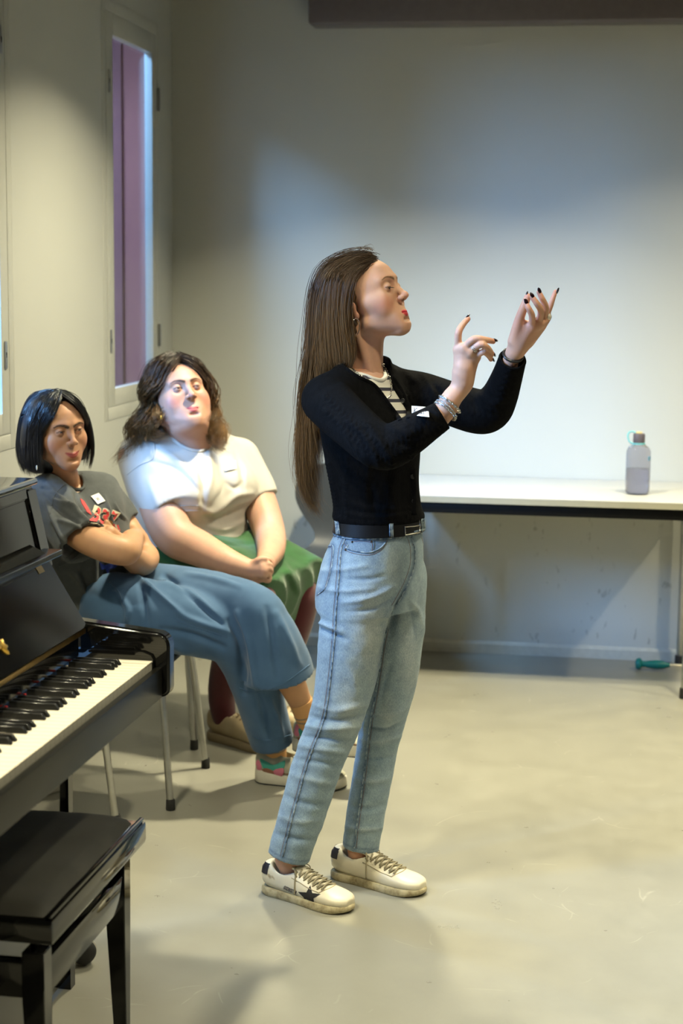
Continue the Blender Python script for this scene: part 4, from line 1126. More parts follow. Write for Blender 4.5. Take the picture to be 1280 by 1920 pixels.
dt = np.min(np.linalg.norm(gV[:, None] - tips[None], axis=2), 1); dk = np.min(np.linalg.norm(gV[:, None] - kn[None], axis=2), 1)
w = np.maximum(np.clip(1 - dt / 0.024, 0, 1) * 0.7, np.clip(1 - dk / 0.014, 0, 1) * 0.35)
pw = np.clip(1 - np.linalg.norm(gV - P_(985, 600, -0.22), axis=1) / 0.06, 0, 1) * 0.5; w = np.maximum(w, pw)
gC = gC * (1 - w[:, None]) + V3((0.58, 0.22, 0.15)) * w[:, None]
# --- trunk, arms and legs under the clothes
TORSO = [(690, 686, 0.0, 0.045, 0.075, 0.075), (706, 685, 0.0, 0.062, 0.088, 0.120), (730, 684, 0.0, 0.080, 0.098, 0.158), (765, 686, 0.0, 0.104, 0.104, 0.162), (805, 690, 0.0, 0.124, 0.104, 0.158), (850, 694, 0.0, 0.118, 0.102, 0.150),
         (900, 700, 0.0, 0.106, 0.100, 0.140), (945, 706, 0.0, 0.105, 0.101, 0.133), (968, 709, 0.0, 0.112, 0.109, 0.137), (976, 710, 0.0, 0.104, 0.100, 0.130)]
HIP = [(968, 711, 0.0, 0.098, 0.094, 0.126), (990, 711, 0.0, 0.100, 0.100, 0.130), (1020, 708, 0.0, 0.106, 0.118, 0.140), (1060, 703, 0.0, 0.112, 0.132, 0.153), (1105, 698, 0.0, 0.116, 0.138, 0.163), (1140, 695, 0.0, 0.108, 0.134, 0.160)]
nS, fS = P_(612, 748, -0.135), P_(757, 733, 0.13)
body = S()
body.loft(tors(TORSO, -0.014), RT, k=0.02); body.loft(tors(HIP, -0.012), RT, k=0.03)
body.chain([nS, nE, P_(770, 808, -0.332)], [0.040, 0.034, 0.032], 0.02, 5); body.chain([fS, fE, P_(935, 742, -0.087)], [0.040, 0.034, 0.026], 0.02, 5)
NL = [(672, 1120, -0.060, .082), (660, 1180, -0.066, .083), (652, 1250, -0.068, .079), (640, 1310, -0.068, .0715), (622, 1365, -0.068, .0665), (600, 1420, -0.062, .0640), (577, 1490, -0.055, .0615), (558, 1550, -0.05, .0585), (541, 1608, -0.05, .0545)]
FL = [(742, 1085, 0.062, .078), (740, 1125, 0.063, .080), (738, 1180, 0.066, .080), (733, 1250, 0.072, .0740), (724, 1310, 0.078, .0665), (711, 1380, 0.086, .0560), (701, 1440, 0.086, .0530), (690, 1500, 0.082, .0515), (682, 1550, 0.078, .0500), (676, 1592, 0.075, .0485)]
for K in (NL, FL): body.chain([P_(x, y, d) for x, y, d, r in K], [max(r - 0.018, 0.03) for x, y, d, r in K], 0.03, 3)
nA, fA = P_(550, 1640, -0.045), P_(676, 1612, 0.075)
for A, K in ((nA, NL), (fA, FL)):
    x, y, d, r = K[-1]; body.chain([P_(x, y - 30, d), A, A + FW * 0.015 - UP * 0.03], [0.038, 0.033, 0.030], 0.01, 4)
bV, bQ = surf(body, 0.008); bV = relax(bV, bQ, 1)
sdn = smooth01(bV[:, 2], 0.12, 0.06)
bC = np.tile(V3(SK), (len(bV), 1)) * (1 + 0.05 * vnoise(bV * 50, 8)[:, None]); bC = bC * V3((0.92, 0.86, 0.82))
V, Q = join([(hP, hQ), (gV, gQ), (bV, bQ)])
sk = wp(link('body', npmesh('body', V, Q, {'skin': np.concatenate([hC, gC, bC])}), wom, M_SKIN))
wp_eye = len(bpy.data.objects)
_before = set(bpy.data.objects); eyes(wom, HR, HO, (0.05, 0.03, 0.02), (1, -0.15, -0.5), HS)
for o in set(bpy.data.objects) - _before: wp(o)
hb = bvh_of(hP, hQ)
# lashes
q = MB()
for i in range(16):
    y = -0.031 + (-0.0125 + 0.025 * i / 15); e = 1 - (abs(y + 0.031) / 0.0138) ** 2.2
    a = -0.35 + 0.02 * e; c = V3((0.0795, y, 0.0265)); r0 = 0.0136; p0 = c + V3((r0 * math.cos(a), 0, r0 * math.sin(a)))
    p1 = p0 + V3((0.0028, -0.0010 + (y + 0.031) * 0.12, -0.0022)); p2 = p1 + V3((0.0018, -0.0008, -0.0004))
    q.tube([HO + HR @ (p * HS) for p in (p0, p1, p2)], [0.0005, 0.00035, 0.0001], 4)
wp(q.build('eyelashes', plain('lash', (0.012, 0.008, 0.007), 0.5), wom))
# nails
M_NAIL = plain('dark_nail_polish', (0.010, 0.002, 0.004), 0.08, coat=0.5)
for f, upv in [(nfin[0], (-0.75, 0, 0.65)), (nfin[1], (0.1, -0.6, 0.8)), (nfin[2], (0.85, -0.35, 0.35)), (nfin[3], (0.8, -0.2, 0.5)), (ffin[0], (0.15, -0.85, 0.5)), (ffin[1], (0.25, -0.8, 0.55)), (ffin[2], (0.45, -0.8, 0.3)), (ffin[3], (0.9, -0.3, 0.1)), (fth, (-0.35, -0.1, 0.9)), (nth_, (0, .8, .6))]:
    d = nrm(V3(f[-1]) - V3(f[-2])); upv = nrm(V3(upv) - d * (V3(upv) @ d))
    wp(disc_nail(V3(f[-1]) + d * 0.0035 + upv * 0.0042, d, upv).build('fingernail', M_NAIL, wom, angle=180))
# --- striped shirt
def col_attr(V, base): return np.tile(V3(base), (len(V), 1))
sh = S(); sh.loft(tors([(680, 687, 0, .05, .07, .07)] + TORSO, -0.007), RT, k=0.02)
neck_hole = [P_(684, 640, 0.0), P_(680, 684, 0.0), P_(687, 693, -0.022)]
sh.chain(neck_hole, [0.053, 0.054, 0.048], 0.004, 3, op='-')
V, Q = surf(sh, 0.005); V = relax(V, Q, 2)
t = NT('striped_jersey'); sx = t.n('ShaderNodeSeparateXYZ'); t.l(t.obj(), sx.inputs[0])
zz = t.math('ADD', sx.outputs[2], t.math('MULTIPLY', sx.outputs[0], 0.10))
fr = t.math('FRACT', t.math('DIVIDE', t.math('SUBTRACT', zz, 0.010), 0.0262))
t.set(Base_Color=t.mix(t.ramp(fr, [(0.0, (1, 1, 1, 1)), (0.27, (1, 1, 1, 1)), (0.30, (0, 0, 0, 1)), (0.97, (0, 0, 0, 1)), (1.0, (1, 1, 1, 1))]), (0.62, 0.60, 0.54, 1), (0.018, 0.018, 0.035, 1)), Roughness=0.85)
t.bump(t.noise(900, 2).outputs[0], 0.2, 0.001)
shirt = wp(link('striped_shirt', npmesh('striped_shirt', V, Q), wom, t.m))
shb = bvh_of(V, Q)
q = MB(); cc = V3(neck_hole[1]) * .35 + V3(neck_hole[2]) * .65
ringp = np.array([V3(shb.find_nearest(Vector(cc + .0515 * (math.cos(a) * FW + math.sin(a) * LW) - UP * (.010 + .012 * math.cos(a))))[0]) for a in np.linspace(0, 2 * math.pi, 49)[:-1]])
for _ in range(3): ringp = (np.roll(ringp, 1, 0) + ringp * 2 + np.roll(ringp, -1, 0)) / 4
q.tube(ringp, .0062, 8, closed=True); col_ = q.build('collar', plain('white_rib', (0.60, 0.58, 0.53), 0.9), shirt, angle=180)
# --- cardigan
OPEN = [(646, 684), (655, 693), (672, 706), (702, 719), (730, 754), (755, 790), (759, 794), (763, 792), (763, 770), (748, 732), (732, 708), (722, 690), (714, 674), (700, 668), (660, 668)]
cd_ = S()
cd_.loft(tors([(676, 687, 0.002, .048, .072, .070)] + TORSO), RT, k=0.02)
NSL = [(612, 750, -0.125, .062), (632, 770, -0.20, .060), (664, 800, -0.27, .0565), (700, 830, -0.322, .0545), (728, 838, -0.334, .053), (766, 818, -0.335, .0465), (800, 797, -0.334, .0395), (829, 779, -0.333, .0345)]
FSL = [(752, 734, 0.125, .058), (790, 739, 0.08, .056), (840, 755, 0.02, .055), (892, 771, -0.025, .056), (917, 768, -0.045, .055), (935, 745, -0.085, .046), (950, 707, -0.14, .038), (961, 672, -0.185, .0335)]
for K in (NSL, FSL):
    cd_.chain([P_(x, y, d) for x, y, d, r in K], [r for x, y, d, r in K], 0.022, 5, cut1=0.002)
cd_.cap(P_(640, 728, -0.09), P_(672, 700, -0.02), 0.05, 0.055, 0.03)       # shoulder line
cd_.cap(P_(722, 712, 0.09), P_(700, 702, 0.03), 0.045, 0.05, 0.03)
for K in (NSL, FSL):                                                          # hollow cuffs
    (x0, y0, d0, r0), (x1, y1, d1, r1) = K[-2], K[-1]; a, b = P_(x0, y0, d0), P_(x1, y1, d1)
    cd_.cap(a * .25 + b * .75, b + (b - a) * .4, r1 - 0.008, r1 - 0.004, 0.003, op='-')
cd_.chain([P_(684, 640, 0.0), P_(682, 690, -0.004), P_(690, 704, -0.03)], [0.062, 0.064, 0.060], 0.004, 3, op='-')
def opening(P):
    d = polydist(pxof(P), OPEN) * 0.0013
    return np.maximum(np.maximum(d, P[:, 1] - (WY - .02)), (WY - .20) - P[:, 1])
cd_.fn(opening, 0.002, '-')
V, Q = surf(cd_, 0.0042); V = relax(V, Q, 1, 0.4)
B = lambda *p: list(p)
V = folds(V, Q, [([(640, 800), (665, 835), (690, 872)], 7, .007), ([(655, 792), (684, 822), (712, 874)], 6, .006), ([(676, 790), (700, 808), (735, 868)], 7, .005), ([(660, 820), (680, 850)], 4, -.005), ([(672, 812), (700, 855)], 4, -.005),
                 ([(600, 760), (640, 790), (690, 800)], 9, .004), ([(730, 800), (760, 812), (790, 806)], 7, .004), ([(745, 830), (785, 838), (806, 824)], 6, -.004), ([(620, 830), (650, 870), (690, 900)], 8, .004), ([(610, 850), (632, 900), (640, 960)], 8, -.005),
                 ([(720, 900), (735, 930), (740, 968)], 7, .004), ([(690, 905), (700, 935), (705, 968)], 7, -.004), ([(785, 870), (790, 910), (780, 960)], 6, .004), ([(650, 940), (700, 955), (780, 950)], 6, .004), ([(640, 960), (700, 969), (785, 962)], 5, .004),
                 ([(800, 712), (822, 735), (826, 760)], 5, -.006), ([(790, 704), (808, 722), (815, 745)], 5, .006), ([(848, 740), (856, 770), (850, 800)], 6, .004), ([(885, 745), (900, 770), (925, 780)], 6, -.005), ([(900, 740), (925, 755), (945, 750)], 5, .004), ([(735, 690), (760, 700), (780, 715)], 6, .004), ([(590, 740), (610, 725), (640, 712)], 6, -.003)])
p = pxof(V); N_ = vnormals(V, Q)
cab = np.zeros(len(V))
def cable_on(K, width, rows):
    """twisted cables running down a sleeve or the front"""
    global cab
    c = spline([(x, y) for x, y, *_ in K], 10); d, t_ = segdist(p, c)
    cab += np.exp(-(d / width) ** 2) * (0.6 + 0.6 * np.sin(t_ * rows * 2 * np.pi + d * 0.35))
cable_on([(a, b - 6) for a, b, *_ in NSL], 9, 26); cable_on([(a, b + 22) for a, b, *_ in NSL], 7, 26); cable_on([(a, b + 4) for a, b, *_ in FSL], 9, 24)
cable_on([(760, 800), (772, 880), (768, 968)], 6, 20); cable_on([(735, 860), (728, 920), (724, 968)], 6, 14); cable_on([(690, 880), (684, 930), (680, 968)], 6, 14); cable_on([(650, 860), (648, 920), (648, 968)], 6, 14); cable_on([(615, 870), (625, 920), (634, 968)], 6, 14)
V = V + N_ * (np.clip(cab, -0.2, 1.2) * 0.0024)[:, None]
t = NT('black_knit'); w1 = t.noise(150, 3, vec=t.scaled((1, 1, 0.35))); w2 = t.noise(420, 2)
t.set(Base_Color=t.ramp(w1.outputs[0], [(0.3, (0.0022, 0.0023, 0.0027, 1)), (0.7, (0.0052, 0.0053, 0.0058, 1))]), Roughness=0.95)
t.b.inputs['Specular IOR Level'].default_value = 0.06
t.bump(t.math('ADD', w1.outputs[0], w2.outputs[0]), 0.6, 0.002); M_KNIT = t.m
card = wp(link('cardigan', npmesh('cardigan', V, Q), wom, M_KNIT)); cb = bvh_of(V, Q)
# ribbed bands: front edges, neckline and cuffs
q = MB()
def band(pts, r, flat=0.45, bvh=cb, lift=0.001, n=5):
    c = trace(bvh, pts, n, lift); c = np.array([c[0]] + [(c[i - 1] + c[i] + c[i + 1]) / 3 for i in range(1, len(c) - 1)] + [c[-1]])
    q.tube(c, r, 8, flat=flat, nor=nrm(CO - c.mean(0)))
band([(648, 692), (672, 709), (700, 722), (727, 757), (750, 788)], 0.0055); band([(734, 706), (751, 731), (764, 762), (766, 784)], 0.0055)
band([(770, 878), (773, 920), (773, 966)], 0.010, 0.25)
wp(q.build('knit_band', M_KNIT, card, angle=180))
for K in (NSL, FSL):
    q = MB(); (x0, y0, d0, r0), (x1, y1, d1, r1) = K[-2], K[-1]; a, b = P_(x0, y0, d0), P_(x1, y1, d1); d = nrm(b - a); s1 = nrm(np.cross(d, UP)); s2 = np.cross(d, s1)
    q.tube([b - d * 0.004 + (r1 - 0.003) * (math.cos(an) * s1 + math.sin(an) * s2) for an in np.linspace(0, 2 * math.pi, 33)[:-1]], 0.0038, 8, closed=True)
    wp(q.build('cuff', M_KNIT, card, angle=180))
M_BTN = plain('black_button', (0.012, 0.012, 0.013), 0.45, spec=0.3)
for (x, y) in ((702, 719), (756, 752), (771, 893), (773, 941)):
    c, n = hit(cb, x, y, 0.0035); n = nrm(n * .5 + nrm(CO - c) * .5); d = nrm(np.cross(n, UP)); M = Matrix(np.stack([d, np.cross(n, d), n], 1).tolist()).to_4x4(); M.translation = Vector(c)
    q = MB(); q.lathe([(0.0001, 0.0012), (0.0035, 0.0010), (0.0055, 0.0018), (0.0062, 0.0008), (0.006, -0.001)], 16, M); wp(q.build('button', M_BTN, card))
# name tag with handwriting
M_PAPER = plain('white_sticker', (0.72, 0.71, 0.66), 0.5, var=0.02); M_INK = plain('blue_black_ink', (0.02, 0.02, 0.05), 0.5)
def sticker(parent, bvh, quad, strokes, lift=0.003, nx=8, ny=5, ink=0.0008, name='name_tag'):
    (x0, y0), (x1, y1), (x2, y2), (x3, y3) = quad; g = []
    def uv(u, v): return ((1 - u) * (1 - v) * x0 + u * (1 - v) * x1 + u * v * x2 + (1 - u) * v * x3, (1 - u) * (1 - v) * y0 + u * (1 - v) * y1 + u * v * y2 + (1 - u) * v * y3)
    C = np.array([[hit(bvh, *uv(i / (nx - 1), j / (ny - 1)))[0] for j in range(ny)] for i in range(nx)])
    # a stiff paper: best plane with a light bow
    c0 = C.reshape(-1, 3).mean(0); A = np.column_stack([np.repeat(np.linspace(-1, 1, nx), ny), np.tile(np.linspace(-1, 1, ny), nx), np.repeat(np.linspace(-1, 1, nx) ** 2, ny), np.ones(nx * ny)])
    k = np.linalg.lstsq(A, C.reshape(-1, 3), rcond=None)[0]; n = nrm(np.cross(k[0], k[1])); n = n if n @ (CO - c0) > 0 else -n
    pos = lambda u, v, l: V3([2 * u - 1, 2 * v - 1, (2 * u - 1) ** 2, 1]) @ k + n * l
    q = MB(); vs = [pos(i / (nx - 1), j / (ny - 1), l) for l in (lift, lift - 0.0006) for i in range(nx) for j in range(ny)]; m_ = nx * ny; fs = []
    for i in range(nx - 1):
        for j in range(ny - 1):
            a = i * ny + j; fs += [(a, a + 1, a + ny + 1, a + ny), (m_ + a, m_ + a + ny, m_ + a + ny + 1, m_ + a + 1)]
    q.add(vs, fs); o = wp_any(q.build(name, M_PAPER, parent, angle=180), parent)
    q = MB()
    for st in strokes: q.tube([pos(u, v, lift + 0.0004) for u, v in (spline(st, 5) if len(st) > 2 else st)], ink, 5)
    if strokes: wp_any(q.build('handwriting', M_INK, o, angle=180), parent)
    return o
def wp_any(o, parent):
    r = o.parent
    while r.parent: r = r.parent
    o.matrix_parent_inverse = Matrix.Translation(-r.location) if o.parent == r else Matrix.Identity(4); return o
for o in card.children: o.matrix_parent_inverse = Matrix.Identity(4)
sticker(card, cb, [(772, 764), (806, 768), (805, 785), (775, 783)], [[(.18, .2), (.14, .8)], [(.36, .2), (.2, .5), (.36, .85)], [(.52, .5), (.45, .7), (.53, .8), (.58, .5), (.6, .8)], [(.7, .5), (.7, .8)], [(.7, .58), (.78, .48), (.84, .55)]], 0.006)
# necklace chain on the neckline
def chain_of(parent, pts, r, lift, bvh, mat, name, beads=True, k=1.0, spacing=None):
    c = trace(bvh, pts, 12, lift); L = np.r_[0, np.cumsum(np.linalg.norm(np.diff(c, axis=0), axis=1))]; sp = spacing or r * 2.1; q = MB(); n = int(L[-1] / sp)
    for i in range(n):
        s_ = (i + .5) * sp; x = np.array([np.interp(s_, L, c[:, j]) for j in range(3)]); x2 = np.array([np.interp(s_ + .001, L, c[:, j]) for j in range(3)]); d = nrm(x2 - x)
        a = nrm(np.cross(d, (0.3, 0.5, 0.8))); b = np.cross(d, a); a, b = (a, b) if i % 2 else (b, a)
        q.tube([x + r * (1.15 * math.cos(t) * d + 0.8 * math.sin(t) * a) for t in np.linspace(0, 2 * math.pi, 11)[:-1]], r * 0.32, 5, closed=True)
    return q.build(name, mat, parent, angle=180)
M_SILVER = plain('worn_silver', (0.55, 0.53, 0.50), 0.25, 1.0)
nk = bvh_of(*join([(hP, hQ), (np.array([v.co for v in shirt.data.vertices]), np.array([p.vertices[:] for p in shirt.data.polygons]))]))
wp(chain_of(wom, [(658, 690), (672, 703), (690, 714), (706, 727), (716, 742), (724, 747), (731, 741), (732, 720), (724, 696), (714, 682)], 0.0026, 0.002, nk, M_SILVER, 'necklace'))
# earring
ec = HO + HR @ (V3((-0.006, -0.079, -0.024)) * HS)
q = MB(); q.tube([ec + np.array([0.004 + 0.0165 * math.cos(a) * 0.55, -0.004 + 0.010 * math.cos(a), -0.0205 + 0.0205 * math.sin(a)]) for a in np.linspace(0, 2 * math.pi, 41)[:-1]], 0.0012, 6, closed=True)
wp(q.build('hoop_earring', plain('polished_silver', (0.8, 0.8, 0.78), 0.12, 1.0), wom, angle=180))
# bracelets, watch, rings
def ring_round(a, b, at_, r, rad, squash=1.0, tilt=0.0, n=40, links=0, name='bracelet', mat=M_SILVER):
    a, b = V3(a), V3(b); d = nrm(b - a); c = a + (b - a) * at_; s1 = nrm(np.cross(d, UP)); s2 = np.cross(d, s1); q = MB()
    pts = [c + r * (math.cos(t) * s1 + squash * math.sin(t) * s2) + d * tilt * math.cos(t + 0.6) for t in np.linspace(0, 2 * math.pi, n + 1)[:-1]]
    if not links: q.tube(pts, rad, 6, closed=True)
    else:
        for i in range(0, n):
            x = pts[i]; e = nrm(pts[(i + 1) % n] - x); u_ = nrm(x - c) if i % 2 else d; 
            q.tube([x + links * (1.2 * math.cos(t) * e + 0.8 * math.sin(t) * u_) for t in np.linspace(0, 2 * math.pi, 9)[:-1]], rad, 5, closed=True)
    return wp(q.build(name, mat, wom, angle=180))
a, b = P_(829, 779, -0.333), P_(866, 722, -0.332)
ring_round(a, b, 0.37, 0.0292, 0.0013, 1.0, 0.006, 36, 0.0034); ring_round(a, b, 0.20, 0.0300, 0.0007, 1.0, 0.011, 52, 0.0022); ring_round(a, b, 0.14, 0.0302, 0.0008, 1.0, 0.009, 50, 0.0023); ring_round(a, b, 0.22, 0.0298, 0.0007, 1.0, 0.004)
for o_ in (-0.0022, 0, 0.0022): 
    f = nfin[2]; ring_round(V3(f[0]) + o_ * nrm(f[1] - f[0]), V3(f[1]) + o_ * nrm(f[1] - f[0]), 0.50, 0.0088, 0.0011, 1.0, 0.0016 * (1 if o_ else -1.6), name='finger_ring')
f = ffin[1]; ring_round(f[0], f[1], 0.22, 0.0086, 0.0007, 1.0, 0.0, 16, 0.0018, name='chain_ring')
f = ffin[2]; ring_round(f[0], f[1], 0.1, 0.0087, 0.0011, name='pearl_ring')
q = MB(); q.ball(P_(1028, 594, -0.205), 0.0078, 18, 12); wp(q.build('pearl', plain('grey_pearl', (0.55, 0.50, 0.42), 0.15, 0.2, coat=0.6), wom, angle=180))
ring_round(P_(950, 700, -0.15), P_(962, 664, -0.19), 0.95, 0.0232, 0.0035, name='watch_strap', mat=plain('watch_black', (0.012, 0.012, 0.014), 0.3))
# --- jeans
jn = S()
jn.loft(tors(HIP), RT, k=0.03)
for K in (NL, FL): jn.chain([P_(x, y, d) for x, y, d, r in K], [r for x, y, d, r in K], 0.018, 5, cut1=0.001)
V, Q = surf(jn, 0.0042); V = relax(V, Q, 1, 0.5)
FO = [([(757, 1112), (742, 1140), (726, 1185)], 5, -.007), ([(748, 1120), (730, 1150), (716, 1190)], 5, .003), ([(597, 1070), (640, 1068), (690, 1060)], 7, .003), ([(590, 1100), (640, 1108), (700, 1104)], 6, .0035), ([(640, 1130), (690, 1122), (740, 1100)], 6, .004), ([(650, 1148), (700, 1140), (745, 1116)], 5, -.003), ([(645, 1085), (690, 1086), (720, 1080)], 5, -.003),
      ([(588, 1166), (606, 1170), (640, 1185)], 5, .006), ([(590, 1176), (612, 1184), (650, 1200)], 5, -.004), ([(770, 1130), (785, 1150), (795, 1190)], 6, .003), ([(755, 1130), (742, 1158), (728, 1200)], 6, -.004), ([(764, 1128), (775, 1160), (778, 1200)], 6, -.003),
      # knees and shins
      ([(585, 1320), (630, 1332), (690, 1318)], 8, .004), ([(578, 1342), (625, 1352), (688, 1338)], 6, -.005), ([(572, 1360), (615, 1366), (678, 1362)], 7, .005), ([(566, 1380), (600, 1384), (660, 1392)], 6, -.005), ([(560, 1398), (600, 1404), (650, 1412)], 7, .004), ([(552, 1424), (590, 1428), (640, 1436)], 6, -.003),
      ([(545, 1452), (580, 1462), (625, 1470)], 8, .003), ([(530, 1490), (565, 1505), (610, 1512)], 8, -.003), ([(520, 1530), (556, 1540), (600, 1540)], 8, .003), ([(512, 1560), (548, 1572), (590, 1575)], 7, -.003),
      ([(690, 1335), (725, 1345), (762, 1325)], 7, .004), ([(686, 1360), (720, 1368), (756, 1352)], 6, -.004), ([(676, 1385), (712, 1392), (750, 1380)], 7, .004), ([(668, 1420), (704, 1424), (742, 1418)], 7, -.003), ([(662, 1460), (698, 1466), (734, 1458)], 8, .003), ([(656, 1510), (690, 1518), (722, 1510)], 8, -.003), ([(650, 1550), (680, 1556), (716, 1552)], 7, .003),
      ([(735, 1240), (720, 1290), (712, 1330)], 7, -.003), ([(640, 1230), (660, 1260), (668, 1300)], 10, .002)]
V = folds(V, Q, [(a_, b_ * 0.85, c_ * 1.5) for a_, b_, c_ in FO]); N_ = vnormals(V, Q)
p = pxof(V)
V = V + N_ * (0.0016 * vnoise(V * 26, 3) + 0.0009 * vnoise(V * 60, 6))[:, None]
# denim colour: base wash, rubbed thighs, painted fold shading, darker seams and pocket edges
C = np.tile(V3((0.265, 0.355, 0.42)), (len(V), 1))
def mixc(w, c):
    global C
    C = C * (1 - w[:, None]) + V3(c) * w[:, None]
fade = np.maximum.reduce([np.exp(-(((p[:, 0] - 690) / 34) ** 2 + ((p[:, 1] - 1180) / 85) ** 2)), 0.7 * np.exp(-(((p[:, 0] - 650) / 26) ** 2 + ((p[:, 1] - 1330) / 60) ** 2)), 0.7 * np.exp(-(((p[:, 0] - 768) / 22) ** 2 + ((p[:, 1] - 1230) / 80) ** 2)), 0.5 * np.exp(-(((p[:, 0] - 735) / 22) ** 2 + ((p[:, 1] - 1060) / 50) ** 2)), 0.5 * np.exp(-(((p[:, 0] - 725) / 20) ** 2 + ((p[:, 1] - 1340) / 40) ** 2))])
mixc(fade * 0.7, (0.52, 0.56, 0.53))
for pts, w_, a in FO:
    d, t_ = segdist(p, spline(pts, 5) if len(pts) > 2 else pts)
    mixc(np.exp(-(d / (w_ * 0.55)) ** 2) * 0.34 * np.sin(np.pi * np.clip(t_, 0.02, 0.98)), (0.48, 0.53, 0.52) if a > 0 else (0.12, 0.20, 0.30))  # fold shading put into the colour: ridges lightened, valleys darkened
SEAMS = {'outseam': [(652, 1000), (640, 1030), (636, 1075), (634, 1100), (630, 1150), (627, 1200), (620, 1270), (612, 1330), (602, 1365), (588, 1400), (574, 1440), (560, 1490), (545, 1545), (530, 1606)],
         'inseam': [(724, 1180), (716, 1220), (706, 1290), (694, 1355), (686, 1420), (677, 1490), (667, 1560), (664, 1590)],
         'fly': [(771, 1006), (777, 1030), (776, 1060), (766, 1090), (752, 1118), (742, 1135)],
         'yoke': [(624, 1004), (640, 1002), (652, 1004)],
         'pocket': [(648, 1026), (660, 1032), (690, 1036), (712, 1028), (724, 1014), (727, 1003)],
         'pocket2': [(646, 1013), (652, 1022), (648, 1028)],
         'coin': [(662, 1012), (698, 1014), (700, 1030)],
         'back_pocket': [(616, 1024), (625, 1026), (622, 1060), (612, 1098), (600, 1112), (596, 1114)],
         'far_pocket': [(793, 1005), (796, 1015), (801, 1022)]}
for k, pts in SEAMS.items():
    d, t_ = segdist(p, spline(pts, 6)); n_ = 0.5 + 0.5 * vnoise(V * 90, 11)
    mixc(np.exp(-(d / 5.5) ** 2) * (0.42 + 0.5 * n_) * (1 if k in ('outseam', 'inseam', 'fly', 'back_pocket') else .6), (0.075, 0.125, 0.20))
m_ = polydist(p, [(650, 1008), (727, 1004), (722, 1016), (708, 1029), (690, 1034), (660, 1031)]); mixc((1 - smooth01(m_, -2, 2)) * 0.45, (0.13, 0.20, 0.29))
# hems
for K in (NL, FL):
    x, y, d, r = K[-1]; e = P_(x, y, d); x, y, d, r = K[-2]; ax = nrm(e - P_(x, y, d)); tt = (V - e) @ ax; nr_ = np.linalg.norm((V - e) - tt[:, None] * ax, axis=1) < 0.075
    mixc(nr_ * np.exp(-((tt + 0.015) / 0.0025) ** 2) * 0.6, (0.08, 0.13, 0.2)); mixc(nr_ * smooth01(tt, -0.014, -0.011) * 0.45 * (0.5 + 0.5 * vnoise(V * V3((110, 110, 25)), 5)), (0.12, 0.18, 0.27)); mixc(nr_ * smooth01(tt, -0.004, -0.001) * 0.5, (0.5, 0.53, 0.5))
t = NT('denim'); n1 = t.noise(700, 2, vec=t.scaled((1, 1, 0.25))); n2 = t.noise(700, 2, vec=t.scaled((0.3, 0.3, 1.3))); n3 = t.noise(38, 5, 0.7)
c = t.mix(0.55, t.attr('col'), t.ramp(n1.outputs[0], [(0.3, (0.50, 0.55, 0.62, 1)), (0.7, (1.35, 1.3, 1.22, 1))]), 'MULTIPLY')
c = t.mix(0.35, c, t.ramp(n3.outputs[0], [(0.35, (0.62, 0.68, 0.78, 1)), (0.65, (1.25, 1.22, 1.15, 1))]), 'MULTIPLY')
t.set(Base_Color=c, Roughness=0.85, Sheen_Weight=0.1); t.b.inputs['Specular IOR Level'].default_value = 0.2
t.bump(t.math('ADD', n1.outputs[0], n2.outputs[0]), 0.45, 0.0012); M_DENIM = t.m
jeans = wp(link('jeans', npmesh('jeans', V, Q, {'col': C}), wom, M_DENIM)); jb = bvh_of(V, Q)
M_SEAM = NT('denim_seam'); M_SEAM.set(Base_Color=M_SEAM.ramp(M_SEAM.noise(95, 3).outputs[0], [(0.38, (0.07, 0.115, 0.18, 1)), (0.62, (0.33, 0.40, 0.43, 1))]), Roughness=0.85); M_SEAM = M_SEAM.m; M_THR = plain('rust_thread', (0.16, 0.09, 0.07), 0.8)
for k, r in (('outseam', .0021), ('inseam', .0019), ('fly', .0022), ('pocket', .0018), ('pocket2', .0014), ('back_pocket', .0017), ('far_pocket', .0016), ('coin', .0011), ('yoke', .0014)):
    q = MB(); q.tube(trace(jb, SEAMS[k], 8, 0.0003), r, 6); wp_any(q.build('seam', M_SEAM, jeans, angle=180), jeans)
    q = MB(); off = {'outseam': (-5, 0), 'inseam': (4, 0), 'fly': (-8, 0), 'pocket': (0, 5)}.get(k, (-3, 3))
    q.tube(trace(jb, [(x + off[0], y + off[1]) for x, y in SEAMS[k]], 8, 0.0002), 0.0006, 4); wp_any(q.build('stitching', M_THR, jeans, angle=180), jeans)
M_RIV = plain('copper_rivet', (0.10, 0.07, 0.05), 0.35, 1.0)
for (x, y) in ((660, 1016), (648, 1031), (696, 1015), (725, 1005)):
    c_, n_ = hit(jb, x, y, 0.0006); q = MB(); q.ball(c_, 0.0026, 10, 6); wp_any(q.build('rivet', M_RIV, jeans), jeans)
# waistband, belt, buckle, loops
def waist_ring(z0, z1, grow, th, name, mat, bvh_rows=None):
    q = MB(); n = 72; vs = []
    K = sorted(tors(HIP)); zz = [k[0] for k in K]
    for (z, g) in ((z0, grow), (z1, grow), (z1, grow - th), (z0, grow - th)):
        cx, cy, a, a2, b = [np.interp(min(max(z, zz[0]), zz[-1]), zz, [k[j] for k in K]) for j in range(1, 6)]
        for i in range(n):
            an = 2 * math.pi * i / n; ca, sa = math.cos(an), math.sin(an)
            vs.append(RT @ V3((cx + (a if ca > 0 else a2) * ca + g * ca, cy + (b + g) * sa, z)))
    fs = [(r * n + i, r * n + (i + 1) % n, ((r + 1) % 4) * n + (i + 1) % n, ((r + 1) % 4) * n + i) for r in range(4) for i in range(n)]
    q.add(vs, fs); return q
zb0, zb1 = P_(700, 995)[2], P_(700, 963)[2]
q = waist_ring(zb0 - 0.004, zb1 + 0.006, 0.004, 0.006, 'waistband', M_DENIM)
wp_any(q.build('waistband', M_SEAM, jeans, angle=60), jeans)
